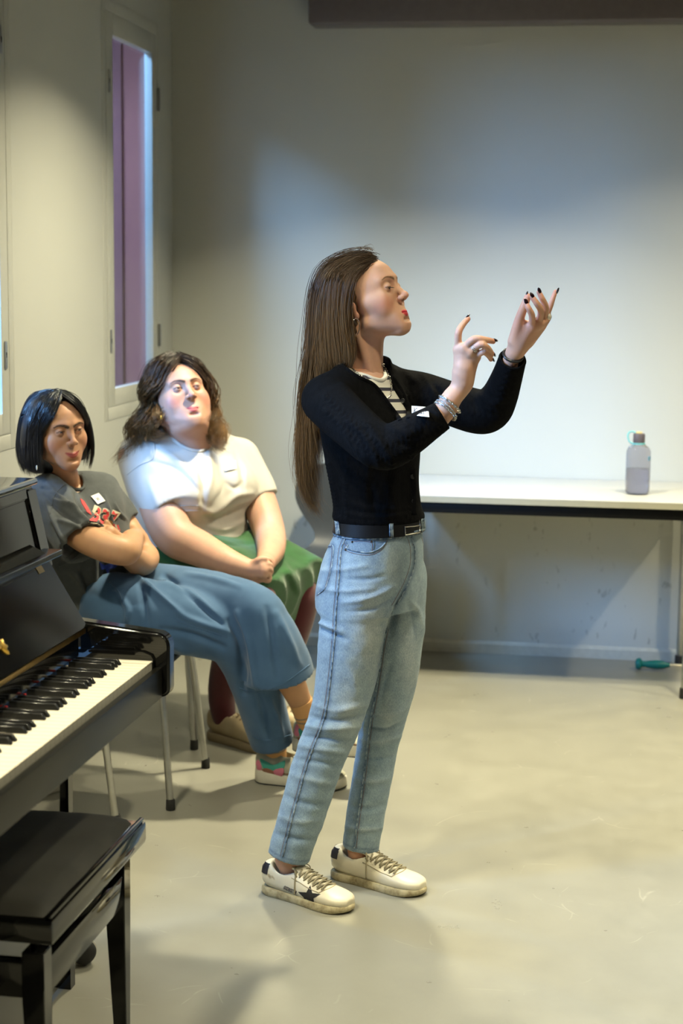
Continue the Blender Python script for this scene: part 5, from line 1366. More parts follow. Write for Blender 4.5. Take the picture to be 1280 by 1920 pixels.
q = waist_ring(zb0 + 0.001, zb1 - 0.001, 0.0085, 0.004, 'belt', None); bq = (np.array(q.v), np.array(q.f)); belt = wp(q.build('belt', plain('black_leather', (0.005, 0.005, 0.006), 0.45, bump=0.2, bscale=500, spec=0.3), wom, angle=60)); bb_ = bvh_of(*bq)
def quadframe(bvh, pts, r, lift, mat, name, parent, closed=True):
    c = [hit(bvh, x, y, lift)[0] for x, y in pts]; q = MB(); q.tube(c, r, 8, closed=closed); return wp_any(q.build(name, mat, parent, angle=60), parent)
quadframe(bb_, [(757, 973), (770, 971), (783, 969), (785, 984), (784, 998), (770, 1001), (758, 1003), (757, 988)], 0.0019, 0.0035, M_SILVER, 'buckle', belt)
quadframe(bb_, [(757, 988), (772, 987), (786, 985)], 0.0014, 0.003, M_SILVER, 'buckle_prong', belt, False)
q = MB()
for (xa, ya, xb, yb) in ((732, 968, 733, 1010), (790, 962, 793, 998), (632, 972, 635, 1002)):
    for o_ in (-2.6, 0, 2.6):
        c = [hit(bb_ if 968 < y < 1006 else jb, x + o_, y, 0.002)[0] for x, y in zip(np.linspace(xa, xb, 7), np.linspace(ya, yb, 7))]; q.tube(c, 0.0024, 6, flat=0.7)
wp_any(q.build('belt_loop', M_SEAM, jeans, angle=180), jeans)
# --- long hair
hm = S()
hm.ell((-0.013, 0, 0.052), (0.0985, 0.0810, 0.0835), 0)
hm.plane((0.004, 0, 0.045), (0.80, 0, -0.60), 0.012)
_w2h = lambda p: (V3(p) - HO) @ HR / HS
hm.chain([_w2h(P_(x, y, d)) for x, y, d in ((634, 560, 0.0), (630, 610, 0.0), (628, 660, 0.005), (624, 705, 0.02), (612, 760, 0.045))], [0.060, 0.058, 0.052, 0.040, 0.022], 0.035, 4)
hm.chain([_w2h(P_(x, y, d)) for x, y, d in ((642, 560, -0.035), (640, 610, -0.040), (640, 655, -0.038), (640, 688, -0.03))], [0.042, 0.040, 0.034, 0.022], 0.03, 4)
hV_, hQ_, hP_ = head_mesh(hm, HR, HO, HS, 0.004); hN = vnormals(hP_, hQ_)
hP_ = hP_ + hN * (0.0018 * np.sin(np.arctan2(hV_[:, 1], hV_[:, 0] + 0.02) * 60 + 3 * vnoise(hV_ * 30, 2)))[:, None]
M_HAIR = hair_mat('brown_hair', (0.052, 0.028, 0.0135, 1), (0.34, 0.19, 0.08, 1), 0.55, 0.38)
zt = np.clip((P_(0, 480)[2] - hP_[:, 2]) / 0.55, 0, 1)
hair = wp(link('hair', npmesh('hair', hP_, hQ_, {'lock': np.stack([0.5 + 0.5 * vnoise(hP_ * V3((160, 160, 20)), 7), zt * 0.55, zt * 0], 1)}), wom, M_HAIR))
GD = [[(693, 494, -.036), (680, 505, -.060), (664, 522, -.077), (656, 560, -.086), (655, 590, -.089), (660, 630, -.084), (664, 660, -.078), (658, 692, -.066)],
      [(699, 491, -.02), (686, 495, -.045), (660, 508, -.070), (644, 545, -.084), (641, 600, -.088), (648, 650, -.084), (652, 690, -.07)],
      [(701, 489, -.005), (690, 483, -.025), (660, 493, -.050), (634, 510, -.070), (624, 560, -.080), (622, 620, -.082), (628, 670, -.076), (632, 694, -.066)],
      [(699, 488, .0), (686, 484, -.012), (655, 487, -.034), (622, 508, -.054), (606, 550, -.066), (603, 620, -.070), (606, 690, -.060), (600, 720, -.03)],
      [(695, 486, .004), (680, 481, 0), (645, 486, -.018), (612, 507, -.036), (594, 550, -.046), (588, 620, -.048), (584, 690, -.040), (575, 760, -.01), (570, 830, 0.01), (576, 900, .03), (600, 962, .045)],
      [(693, 485, .010), (676, 480, .012), (638, 487, .004), (605, 510, -.008), (588, 560, -.012), (582, 620, -.010), (576, 700, .0), (565, 770, .02), (559, 850, .03), (566, 920, .045), (590, 968, .055)],
      [(693, 485, .016), (676, 480, .022), (638, 487, .024), (605, 512, .022), (589, 560, .022), (583, 630, .025), (577, 700, .03), (566, 770, .045), (563, 850, .05), (578, 930, .065), (606, 974, .07)],
      [(695, 487, .022), (680, 483, .034), (645, 489, .045), (612, 510, .052), (598, 560, .060), (594, 640, .066), (590, 720, .075), (584, 800, .085), (588, 880, .09), (602, 950, .10)],
      [(698, 490, .028), (684, 491, .050), (655, 505, .070), (634, 530, .082), (628, 590, .088), (628, 660, .090), (622, 730, .095), (612, 800, .10)]]
GW = [[P_(*q) for q in g] for g in GD]
wp(strands('hair_locks', GW, 5200, 0.0005, hair, M_HAIR, 3, 0.0040, 0.30, 3, 0.0022, True, 28))
wp(strands('hair_wisps', GW[4:8], 150, 0.0006, hair, M_HAIR, 11, 0.010, 0.2, 3, 0.006, True, 26, 0.007, 2.6))
wp(strands('crown_wisps', [[P_(672, 474, 0), P_(684, 466, 0), P_(695, 462, 0)], [P_(680, 472, 0), P_(694, 463, 0), P_(704, 468, .01)], [P_(660, 474, 0), P_(676, 468, 0), P_(690, 470, 0)]], 26, 0.0003, hair, M_HAIR, 5, 0.004, 0.2, 3, 0.002))
for o in hair.children: o.matrix_parent_inverse = Matrix.Identity(4)

# --- sneakers
def px_text(parent, bvh, text, p0, p1, height, mat, lift=0.0008, name='lettering', bold=0.028):
    cu = bpy.data.curves.new('t', 'FONT'); cu.body = text; cu.size = 1.0; cu.resolution_u = 2; cu.offset = bold
    o = bpy.data.objects.new('t', cu); COL.objects.link(o); dg = bpy.context.evaluated_depsgraph_get(); me = bpy.data.meshes.new_from_object(o.evaluated_get(dg))
    bm = bmesh.new(); bm.from_mesh(me); bmesh.ops.triangulate(bm, faces=bm.faces); bmesh.ops.remove_doubles(bm, verts=bm.verts, dist=1e-4)
    V = np.array([v.co for v in bm.verts]); F = [tuple(v.index for v in f.verts) for f in bm.faces]; bm.free(); bpy.data.objects.remove(o); bpy.data.curves.remove(cu); bpy.data.meshes.remove(me)
    p0, p1 = V3(p0), V3(p1); d = p1 - p0; L = np.linalg.norm(d); d /= L; up = np.array([d[1], -d[0]]); w = V[:, 0].max() - V[:, 0].min(); h = V[:, 1].max()
    pp = p0 + (V[:, :1] - V[:, 0].min()) / w * L * d + V[:, 1:2] / h * height * up
    q = MB(); q.add([hit(bvh, x, y, lift)[0] for x, y in pp], F); return wp_any(q.build(name, mat, parent, angle=180), parent)
def px_patch(parent, bvh, outline, mat, lift=0.0012, name='patch', n=1, rings=4):
    o = np.asarray(outline, float)
    if n > 1: o = spline(o, n, True)
    else:
        o = np.array([a + (b - a) * t for a, b in zip(o, np.roll(o, -1, 0)) for t in (0, .25, .5, .75)])
    c = o.mean(0); m_ = len(o); q = MB(); vs = [hit(bvh, *c, lift)[0]]; fs = []
    for r in range(1, rings + 1):
        vs += [hit(bvh, *(c + (p - c) * r / rings), lift)[0] for p in o]
    for k in range(m_): fs.append((0, 1 + k, 1 + (k + 1) % m_))
    for r in range(rings - 1):
        for k in range(m_): a = 1 + r * m_; fs.append((a + k, a + m_ + k, a + m_ + (k + 1) % m_, a + (k + 1) % m_))
    e = len(vs); vs += [hit(bvh, *p, -0.001)[0] for p in o]; a = 1 + (rings - 1) * m_
    fs += [(a + k, e + k, e + (k + 1) % m_, a + (k + 1) % m_) for k in range(m_)]
    q.add(vs, fs); return wp_any(q.build(name, mat, parent, angle=60), parent)
UPPER = [(0.000, .052, 0, .020, .024, .012), (0.008, .052, 0, .030, .030, .026), (0.03, .050, 0, .036, .036, .0325), (0.07, .044, 0, .038, .034, .0335), (0.11, .040, 0, .041, .032, .0355), (0.15, .036, 0, .031, .03, .0395), (0.19, .032, 0, .0205, .026, .0435), (0.225, .030, 0, .0165, .022, .0425), (0.25, .028, 0, .0125, .018, .033), (0.262, .026, 0, .007, .012, .017)]
def shoe_frame(h, yaw):
    f = np.array([math.cos(yaw), math.sin(yaw), 0]); l = np.array([-f[1], f[0], 0]); return f, l, (lambda x, y, z: V3(h) + f * x + l * y + UP * z)
def shoe_upper(h, yaw, sc=1.0, keys=UPPER, opening=True, res=0.0028, grow=0.0):
    f, l, at3 = shoe_frame(h, yaw); s = S()
    s.loft([(x * sc, c * sc, cy, a * sc + grow, a2 * sc, b * sc + grow) for x, c, cy, a, a2, b in keys], np.stack([UP, -l, f], 1), h, k=0.01, n=2.3)
    if opening: s.chain([at3(.050 * sc, 0, .125 * sc), at3(.056 * sc, 0, .085 * sc), at3(.075 * sc, 0, .068 * sc), at3(.10 * sc, 0, .088 * sc)], [.036 * sc, .0275 * sc, .026 * sc, .022 * sc], 0.006, 4, op='-')
    V, Q = surf(s, res); return relax(V, Q, 2), Q
def shoe_sole(h, yaw, sc, z0, z1, mat, parent, wave=None, grow=0.003, name='sole'):
    f, l, at3 = shoe_frame(h, yaw); xs = np.array([k[0] for k in UPPER]); bs = np.array([k[5] for k in UPPER]); n = 26; side = []
    for i in range(n + 1):
        t = 0.5 - 0.5 * math.cos(math.pi * i / n); x = -0.004 + 0.271 * t; w = np.interp(x, xs, bs); e = min(1, math.sqrt(max(0, 1 - ((t - .12) / .12) ** 2)) if t < .12 else 1) * (math.sqrt(max(0, 1 - ((t - .84) / .16) ** 2)) if t > .84 else 1)
        b_ = max(np.interp(x, [0, .03, .08, .12, .19, .23, .27], [.031, .034, .0345, .0365, .0455, .044, .036]) * e, .0008); side.append((x, b_ + grow * e))
    ol = [(x, b) for x, b in side] + [(x, -b) for x, b in side[::-1]]
    q = MB(); m_ = len(ol); rows = [(z0, .94), (z0 + .004, 1.0), ((z0 + z1) / 2, 1.012), (z1 - .004, 1.0), (z1, .96)]; vs = []
    for z, g in rows:
        for x, b in ol:
            lift = 0.006 * max(0, (x - .20) / .07) ** 2 * (1 - (z - z0) / (z1 - z0)) ; zz = z * (wave(x) if wave else 1)
            vs.append(at3((x - .13) * sc * (g * .5 + .5) + .13 * sc, b * sc * g, (zz + lift) * sc))
    fs = [(r * m_ + k, r * m_ + (k + 1) % m_, (r + 1) * m_ + (k + 1) % m_, (r + 1) * m_ + k) for r in range(len(rows) - 1) for k in range(m_)] + [tuple(range(m_))[::-1], tuple((len(rows) - 1) * m_ + k for k in range(m_))]
    q.add(vs, fs); return wp_any(q.build(name, mat, parent, angle=50), parent)
t = NT('scuffed_white_leather'); n1 = t.noise(26, 4); n2 = t.noise(9, 3)
t.set(Base_Color=t.mix(t.ramp(n1.outputs[0], [(0.66, (0, 0, 0, 1)), (0.74, (0.8, 0.8, 0.8, 1))]), t.ramp(n2.outputs[0], [(0.3, (0.60, 0.55, 0.42, 1)), (0.7, (0.70, 0.65, 0.52, 1))]), (0.26, 0.19, 0.10, 1)), Roughness=0.42); t.bump(t.noise(220, 3).outputs[0], 0.1, 0.0008); M_LEA = t.m
t = NT('dirty_rubber'); n1 = t.noise(30, 4, 0.7)
t.set(Base_Color=t.ramp(n1.outputs[0], [(0.3, (0.20, 0.155, 0.075, 1)), (0.55, (0.46, 0.40, 0.25, 1)), (0.75, (0.54, 0.48, 0.33, 1))]), Roughness=0.6); M_SOLE = t.m
M_LACE = plain('grey_green_lace', (0.27, 0.235, 0.15), 0.8, var=0.2); M_STAR = plain('black_suede', (0.012, 0.011, 0.012), 0.8); M_TABB = plain('black_heel_leather', (0.012, 0.012, 0.022), 0.35)
def sneaker(ha, tb_, A, label, star, letters):
    h = atz(*ha); tt = atz(*tb_); yaw = math.atan2((tt - h)[1], (tt - h)[0]); L = np.linalg.norm(tt - h); sc = L / 0.267
    f, l, at3 = shoe_frame(h, yaw); rt = -l
    V, Q = shoe_upper(h, yaw, sc); up = wp(link('sneaker', npmesh('sneaker', V, Q), wom, M_LEA, label=label)); b = bvh_of(V, Q)
    shoe_sole(h, yaw, sc, 0.0, 0.0205, M_SOLE, up, grow=.0018)
    def on(x, y, z0=0.13, lift=0.0012):     # the upper's top surface under (x, y)
        r = b.ray_cast(Vector(at3(x * sc, y * sc, z0)), Vector((0, 0, -1))); return (V3(r[0]) + V3(r[1]) * lift) if r[0] is not None else at3(x * sc, y * sc, .05)
    q = MB()                                   # tongue
    for k in range(3):
        pass
    tg = [(at3(.088 * sc, y * sc, .094 * sc - abs(y) * .25), at3(.105 * sc, y * sc, .090 * sc - abs(y) * .3), at3(.135 * sc, y * sc, .076 * sc - abs(y) * .35)) for y in (-.020, -.010, 0, .010, .020)]
    vs = [p + UP * o for o in (0, -.006) for row in tg for p in row]; fs = []
    for i in range(4):
        for j in range(2): a = i * 3 + j; fs += [(a, a + 3, a + 4, a + 1), (15 + a, 15 + a + 1, 15 + a + 4, 15 + a + 3)]
    bord = [0, 1, 2, 5, 8, 11, 14, 13, 12, 9, 6, 3]; fs += [(bord[k], bord[(k + 1) % 12], 15 + bord[(k + 1) % 12], 15 + bord[k]) for k in range(12)]
    q.add(vs, fs); wp_any(q.build('tongue', M_LEA, up), up)
    rows = [(.112, .024), (.126, .025), (.140, .026), (.154, .027), (.168, .0275), (.182, .028)]
    for i, (x, w) in enumerate(rows):          # laces: bars and crossings
        q = MB(); x2 = x + .012
        for s_ in (-1, 1):
            c = [on(x + (x2 - x) * k / 6, s_ * w * (1 - 2 * k / 6), lift=.0035 + .0012 * (s_ > 0)) for k in range(7)]
            q.tube(c, .0026 * sc, 6, flat=.6)
            e = MB; q.ball(on(x, s_ * (w + .001), lift=.0005), .0026, 8, 6)
        wp_any(q.build('lace', M_LACE, up, angle=180), up)
    q = MB(); k0 = on(.112, 0, lift=.008)
    for sgn, dx in ((1, .0), (-1, .004)):
        q.tube(spline([k0, k0 + rt * sgn * .016 + UP * .014 + f * dx, k0 + rt * sgn * .032 + UP * .004 + f * .01, k0 + rt * sgn * .022 - UP * .012 + f * .012, k0 + f * .002], 6), .0022, 6, flat=.6)
        q.tube(spline([k0, k0 + rt * sgn * .020 + f * .006 + UP * .006, k0 + rt * sgn * .036 + f * .012 - UP * .014, k0 + rt * sgn * .040 + f * .014 - UP * (.034 if sgn < 0 else .05)], 6), .0020, 6, flat=.6)
    q.ball(k0, .0048, 10, 8); wp_any(q.build('lace_bow', M_LACE, up, angle=180), up)
    q = MB()                                   # eyestay edges and toe cap seam
    for s_ in (-1, 1): q.tube([on(x, s_ * y, lift=.0006) for x, y in ((.105, .031), (.13, .033), (.16, .036), (.192, .036))], .0011, 6)
    q.tube([on(.192 + .010 * (1 - (y / .036) ** 2), y, lift=.0006) for y in np.linspace(-.036, .036, 11)], .0011, 6)
    wp_any(q.build('leather_edge', plain('cream_edge', (0.34, 0.28, 0.17), 0.6), up, angle=180), up)
    # heel tab: a band round the back of the collar
    q = MB(); vs = []; fs = []; n = 17
    for j, z in enumerate((.0805, .070, .056)):
        for i in range(n):
            a = math.pi * (0.5 + i / (n - 1)); ex = (.028 if j == 0 else .034 if j == 1 else .020); cz = Vector(at3(.03 * sc, 0, z * sc)); d = f * math.cos(a) * 1.0 + l * math.sin(a) * (1 if True else 1)
            o = V3(cz) + f * (.0 if True else 0); r = b.ray_cast(Vector(V3(cz) + d * .09), Vector(-d)); p = V3(r[0]) + d * .0016 if r[0] is not None else V3(cz) + d * .033
            vs.append(p)
    fs = [(j * n + i, j * n + i + 1, (j + 1) * n + i + 1, (j + 1) * n + i) for j in range(2) for i in range(n - 1)]
    q.add(vs, fs); wp_any(q.build('heel_tab', M_TABB, up, angle=180), up)
    if star:
        c = V3(star); pts = [c + 22 * (1 if k % 2 == 0 else .42) * np.array([math.sin(math.pi * k / 5 + .12), -math.cos(math.pi * k / 5 + .12) * .95]) for k in range(10)]
        px_patch(up, b, pts, M_STAR, .0012, 'star')
    for (txt, a0, a1, hh) in letters: px_text(up, b, txt, a0, a1, hh, M_INK)
    return up, b, at3
nsh = sneaker((498, 1668), (660, 1712), nA, 'near sneaker, with a black star and dark heel tab', (579, 1681), [('GGDB/SSTAR', (531, 1666), (555, 1677), 6.5)])
fsh = sneaker((626, 1640), (796, 1680), fA, None, None, [])
# printed tongue label of the near shoe
def local_text(parent, at3, text, o, ex, ey, w, h, mat, name='lettering'):
    cu = bpy.data.curves.new('t', 'FONT'); cu.body = text; cu.size = 1.0; cu.resolution_u = 2
    ob = bpy.data.objects.new('t', cu); COL.objects.link(ob); me = bpy.data.meshes.new_from_object(ob.evaluated_get(bpy.context.evaluated_depsgraph_get()))
    V = np.array([v.co for v in me.vertices]); F = [tuple(p.vertices) for p in me.polygons]; bpy.data.objects.remove(ob); bpy.data.curves.remove(cu); bpy.data.meshes.remove(me)
    V[:, 0] = (V[:, 0] - V[:, 0].min()) / np.ptp(V[:, 0]) * w; V[:, 1] = (V[:, 1] - V[:, 1].min()) / np.ptp(V[:, 1]) * h
    q = MB(); q.add([V3(o) + V3(ex) * x + V3(ey) * y for x, y in V[:, :2]], F); return wp_any(q.build(name, mat, parent, angle=180), parent)
up_, b_, a3 = nsh; q = MB(); L0_ = a3(.092, .017, .101); ex = nrm(a3(.092, -.017, .101) - L0_); ey = nrm(a3(.078, 0, .112) - a3(.092, 0, .101)); nn_ = np.cross(ex, ey); L0_ = L0_ + nn_ * .002
vs = [L0_ + ex * x + ey * y + nn_ * z for z in (0, -.0015) for x, y in ((0, 0), (.034, 0), (.034, .018), (0, .018))]
q.add(vs, [(0, 1, 2, 3), (7, 6, 5, 4), (0, 4, 5, 1), (1, 5, 6, 2), (2, 6, 7, 3), (3, 7, 4, 0)]); lab = wp_any(q.build('tongue_label', plain('label_cloth', (0.62, 0.60, 0.55), 0.7), up_), up_)
local_text(up_, a3, 'GGDB', L0_ + ex * .003 + ey * .004 + nn_ * .0006, ex, ey, .028, .0105, M_INK)
# ------------------------------------------------------------------ the two seated women
def P3(l): return [at(x, y, Y) for x, y, Y, *_ in l]
def Rr(l): return [q[3] for q in l]
def bold(l, k=1.7, w=.85): return [(a, b * w, c * k) for a, b, c in l]
def limb(s, l, k=0.02, n=5, **kw): return s.chain(P3(l), Rr(l), k, n, **kw)
def head_at(eye_px, Y, R, sc):
    """place a head so that the point between the eyes falls on a sight line at depth Y"""
    return at(eye_px[0], eye_px[1], Y) - R @ (V3((0.092, 0, 0.0265)) * sc)
def wp2(o, root): o.matrix_parent_inverse = Matrix.Translation(-root.location); return o

# ===== woman in the grey T-shirt
mg = thing('person', 'seated woman with a black bob in a grey printed T-shirt, arms folded, legs crossed', 'person', W(-1.5, 5.0, 0.45))
MR = frame(-53, -2, 5); MS = 0.98; MO = head_at((132, 809), 5.03, MR, MS)
ms = head_sdf(fat=0.18, eye=(0.26, 0.20), nose=1.02, smile=1.8, gaze=0.0, jaw=0.95, lips=0.85, mw=1.1)
ml = lambda x, y, Y: (at(x, y, Y) - MO) @ MR / MS
ms.chain([(-0.020, 0, -0.01), (-0.018, 0, -0.05), ml(118, 893, 5.16), ml(118, 925, 5.20)], [0.048, 0.046, 0.048, 0.062], 0.022, 5)
hV, hQ, hP = head_mesh(ms, MR, MO, MS, 0.0021)
SKM = (0.52, 0.285, 0.175); BLM = (0.50, 0.17, 0.13)
hC = face_colours(hV, ms, SKM, BLM, (0.36, 0.085, 0.075), (0.010, 0.007, 0.006), brow_w=1.35, blush_k=0.6, liner=1.0, eye=(0.26, 0.20), brow_up=-0.001)
bd = S()
MT = [(122, 898, 5.19, .085), (130, 940, 5.20, .14), (150, 1010, 5.20, .14), (178, 1080, 5.22, .13), (200, 1125, 5.24, .14)]
TX = nrm(at(125, 905, 5.18) - at(195, 1125, 5.24)); TF = nrm(np.array([math.cos(math.radians(-40)), math.sin(math.radians(-40)), 0]) - TX * (np.array([math.cos(math.radians(-40)), math.sin(math.radians(-40)), 0]) @ TX)); TL = np.cross(TX, TF)
TRm = np.stack([TF, TL, TX], 1); TO_ = at(195, 1125, 5.24); TLEN = np.linalg.norm(at(125, 905, 5.18) - TO_)
MK = lambda g: [(0.0, 0, 0, .115 + g, .115 + g, .165 + g), (0.10, 0, 0, .115 + g, .105 + g, .150 + g), (0.20, .005, 0, .112 + g, .10 + g, .148 + g), (TLEN - .10, .008, 0, .110 + g, .10 + g, .155 + g), (TLEN - .045, 0, 0, .085 + g, .09 + g, .160 + g), (TLEN - .005, -.01, 0, .055 + g, .075 + g, .105 + g), (TLEN + .012, -.012, 0, .045 + g, .055 + g, .062 + g)]
bd.loft(MK(-.012), TRm, TO_, k=.02)
NA = [(86, 930, 5.09, .050), (138, 992, 5.00, .046), (182, 1020, 4.94, .044), (228, 1033, 4.93, .043), (240, 1030, 4.98, .041), (246, 1016, 5.06, .037), (250, 1010, 5.14, .030), (254, 1006, 5.20, .025)]
FA_ = [(190, 925, 5.32, .050), (226, 975, 5.30, .044), (262, 1028, 5.25, .040), (275, 1046, 5.22, .0395), (262, 1056, 5.14, .039), (238, 1036, 5.06, .035), (216, 1012, 5.00, .027), (205, 1000, 4.98, .024)]
arms = S(); limb(arms, NA, .01, 6); limb(arms, FA_, .01, 6)
# the far hand lies in the crook of the near elbow, fingers showing; the near hand is tucked behind the far arm
w_ = at(208, 1010, 5.020); m4 = [at(*q) for q in ((196, 992, 5.007), (199, 998, 4.990), (201, 1004, 4.975), (203, 1011, 4.965))]
f4 = [[m4[0], at(188, 987, 4.990), at(184, 989, 4.975), at(181, 992, 4.965)], [m4[1], at(191, 993, 4.970), at(187, 996, 4.955), at(184, 999, 4.947)], [m4[2], at(194, 1000, 4.953), at(190, 1004, 4.940), at(188, 1007, 4.935)], [m4[3], at(198, 1008, 4.940), at(195, 1012, 4.930), at(193, 1015, 4.927)]]
hand_sdf(arms, w_, .020, m4, f4, [w_, at(206, 992, 5.025), at(202, 984, 5.020), at(199, 979, 5.010)])
w2_ = at(254, 1006, 5.20); m5 = [at(*q) for q in ((258, 1000, 5.27), (262, 1004, 5.275), (265, 1009, 5.28), (267, 1015, 5.28))]
hand_sdf(arms, w2_, .020, m5, [[m_, m_ + V3((.012, .028, -.004)), m_ + V3((.006, .048, -.010)), m_ + V3((-.004, .06, -.016))] for m_ in m5], [w2_, at(252, 996, 5.24), at(254, 990, 5.262), at(256, 988, 5.28)])
gV, gQ = surf(arms, 0.0030); gV = relax(gV, gQ, 1)
# legs: thighs, knees, shins
NLg = [(205, 1140, 5.12, .065), (320, 1165, 5.08, .060), (440, 1186, 5.06, .050), (462, 1220, 5.08, .055), (490, 1310, 5.15, .048), (513, 1385, 5.222, .035), (517, 1425, 5.231, .032)]
FLg = [(250, 1120, 5.33, .060), (370, 1128, 5.20, .056), (485, 1150, 5.06, .046), (506, 1190, 5.04, .046), (538, 1262, 5.075, .046), (564, 1318, 5.115, .035), (584, 1364, 5.145, .032)]
limb(bd, NLg, .02, 4); limb(bd, FLg, .02, 4)
bV, bQ = surf(bd, 0.006); bV = relax(bV, bQ, 1)
V, Q = join([(hP, hQ), (gV, gQ), (bV, bQ)]); nn2 = len(gV) + len(bV); base = np.tile(V3((0.50, 0.28, 0.155)), (nn2, 1)) * (1 + .05 * vnoise(np.concatenate([gV, bV]) * 50, 2)[:, None])
wp2(link('body', npmesh('body', V, Q, {'skin': np.concatenate([hC, base])}), mg, M_SKIN), mg)
_before = set(bpy.data.objects); eyes(mg, MR, MO, (0.022, 0.010, 0.006), (1, 0.25, 0.02), MS)
for o in set(bpy.data.objects) - _before: wp2(o, mg)
for f in f4:
    d = nrm(f[-1] - f[-2]); wp2(disc_nail(f[-1] + d * .003 + V3((-.002, -.003, .004)), d, (-.3, -.5, .8)).build('fingernail', plain('rose_nail', (0.55, 0.12, 0.13), .2), mg, angle=180), mg)
# T-shirt
ts = S()
SLN = [(92, 930, 5.10, .070), (115, 962, 5.06, .075), (138, 995, 5.005, .079), (156, 1019, 4.965, .080)]
SLF = [(186, 926, 5.31, .064), (204, 946, 5.31, .062), (222, 968, 5.30, .060), (232, 982, 5.295, .058)]
for K in (SLN, SLF): limb(ts, K, .03, 5, cut1=.002)
for K in (SLN, SLF):
    (x0, y0, d0, r0), (x1, y1, d1, r1) = K[-2], K[-1]; a, b = at(x0, y0, d0), at(x1, y1, d1); ts.cap(a * .4 + b * .6, b + (b - a) * .05, r1 - .024, r1 - .014, .004, op='-')
ts.loft(MK(.006), TRm, TO_, k=.03)
ts.chain([MO + MR @ (V3((-.02, 0, -.03)) * MS), at(119, 897, 5.165), at(124, 903, 5.14)], [.054, .056, .054], .004, 4, op='-')
V, Q = surf(ts, 0.0046); V = relax(V, Q, 2, .4)
V = folds(V, Q, bold([([(88, 908), (110, 930), (150, 965), (185, 985)], 5, .008), ([(82, 930), (110, 955), (160, 990)], 5, -.007), ([(85, 940), (105, 985), (130, 1030)], 6, .007), ([(100, 935), (128, 950), (168, 962)], 4, .006), ([(110, 975), (140, 985), (175, 992)], 5, .006), ([(98, 985), (112, 1020), (122, 1050)], 5, -.006), ([(140, 925), (152, 955), (180, 985)], 4, -.007),
                 ([(130, 1070), (150, 1090), (165, 1120)], 6, .008), ([(150, 1065), (158, 1095), (170, 1110)], 5, -.008), ([(180, 1050), (178, 1080), (182, 1110)], 6, .007), ([(195, 930), (205, 960), (212, 985)], 4, .004), ([(215, 945), (222, 960), (238, 975)], 3, .004), ([(76, 915), (95, 918), (120, 930)], 3, -.004), ([(200, 1055), (196, 1080), (190, 1105)], 5, -.006)]))
t = NT('washed_grey_jersey'); n1 = t.noise(9, 5, .65); n2 = t.noise(900, 2)
t.set(Base_Color=t.ramp(n1.outputs[0], [(0.3, (0.058, 0.064, 0.068, 1)), (0.7, (0.108, 0.116, 0.120, 1))]), Roughness=.9, Sheen_Weight=.15); t.b.inputs['Specular IOR Level'].default_value = .15; t.bump(n2.outputs[0], .3, .001)
M_TEE = t.m; tee = wp2(link('t_shirt', npmesh('t_shirt', V, Q), mg, M_TEE), mg); tb2 = bvh_of(V, Q)
q = MB(); q.tube(trace(tb2, [(111, 1062), (125, 1055), (148, 1040), (170, 1018), (186, 995)], 6, -.001), .0030, 6); q.tube(trace(tb2, [(107, 1055), (121, 1048), (144, 1033), (166, 1011), (181, 989)], 6, .0002), .0012, 5); wp_any(q.build('sleeve_hem', M_TEE, tee, angle=180), tee)
q = MB(); q.tube(trace(tb2, [(120, 909), (105, 925), (98, 945), (93, 965)], 6, .0002), .0016, 5); wp_any(q.build('shoulder_seam', M_TEE, tee, angle=180), tee)
nc = [at(119, 897, 5.165) * .45 + at(124, 903, 5.14) * .55 + .0555 * (math.cos(a) * TF + math.sin(a) * TL) - TX * .006 for a in np.linspace(0, 2 * math.pi, 37)[:-1]]
nbv = []
for p in nc:
    r = tb2.find_nearest(Vector(p)); nbv.append(V3(r[0]))
nbv = np.array(nbv); nbv = (np.roll(nbv, 1, 0) + nbv * 2 + np.roll(nbv, -1, 0)) / 4
q = MB(); q.tube(nbv, .0055, 8, closed=True); wp_any(q.build('collar', M_TEE, tee, angle=180), tee)
M_RED = plain('red_print', (0.55, 0.045, 0.05), .7, var=.15); M_CREAM = plain('cream_print', (0.50, 0.46, 0.34), .7); M_BLK = plain('black_print', (0.012, 0.012, 0.012), .8); M_GLD = plain('ochre_print', (0.30, 0.19, 0.05), .7); M_BLU = plain('blue_print_star', (0.03, 0.06, 0.35), .7)
# the print runs over the chest: outlined red letters, a small ochre figure, grey script and a blue star
px_patch(tee, tb2, [(150, 935), (157, 940), (168, 958), (171, 966), (163, 960), (153, 944)], M_RED, .0018, 'print_patch')
for txt, p0, p1, hh in (('B', (168, 975), (182, 980), 27), ('3', (184, 979), (198, 984), 27), ('Z', (200, 983), (214, 988), 27)):
    px_text(tee, tb2, txt, (p0[0] - 1.5, p0[1] + 1.5), (p1[0] + 2, p1[1] + 2.5), hh + 4, M_CREAM, .0022, 'print_outline', .06)
    px_text(tee, tb2, txt, p0, p1, hh, M_RED, .0034, 'print_letter', .03)
px_patch(tee, tb2, [(203, 991), (221, 984), (225, 995), (214, 1001), (206, 1000)], M_RED, .0016, 'print_patch')
px_text(tee, tb2, 'N', (208, 998), (220, 993), 11, M_CREAM, .0034, 'print_letter', .03)
px_patch(tee, tb2, [(203, 976), (209, 978), (212, 990), (210, 1000), (205, 994), (204, 985)], M_GLD, .0036, 'print_figure', 3)
px_text(tee, tb2, 'ESS', (213, 1006), (226, 1000), 8, M_CREAM, .0024, 'print_letter')
px_patch(tee, tb2, [(186, 1054), (196, 1060), (208, 1056), (222, 1058), (214, 1066), (206, 1066), (202, 1078), (198, 1066), (190, 1068)], M_BLU, .002, 'print_star')
sticker(tee, tb2, [(170, 931), (184, 926), (197, 940), (182, 947)], [[(.3, .35), (.34, .7)], [(.34, .7), (.5, .4), (.56, .72)]], .004, ink=.0006)
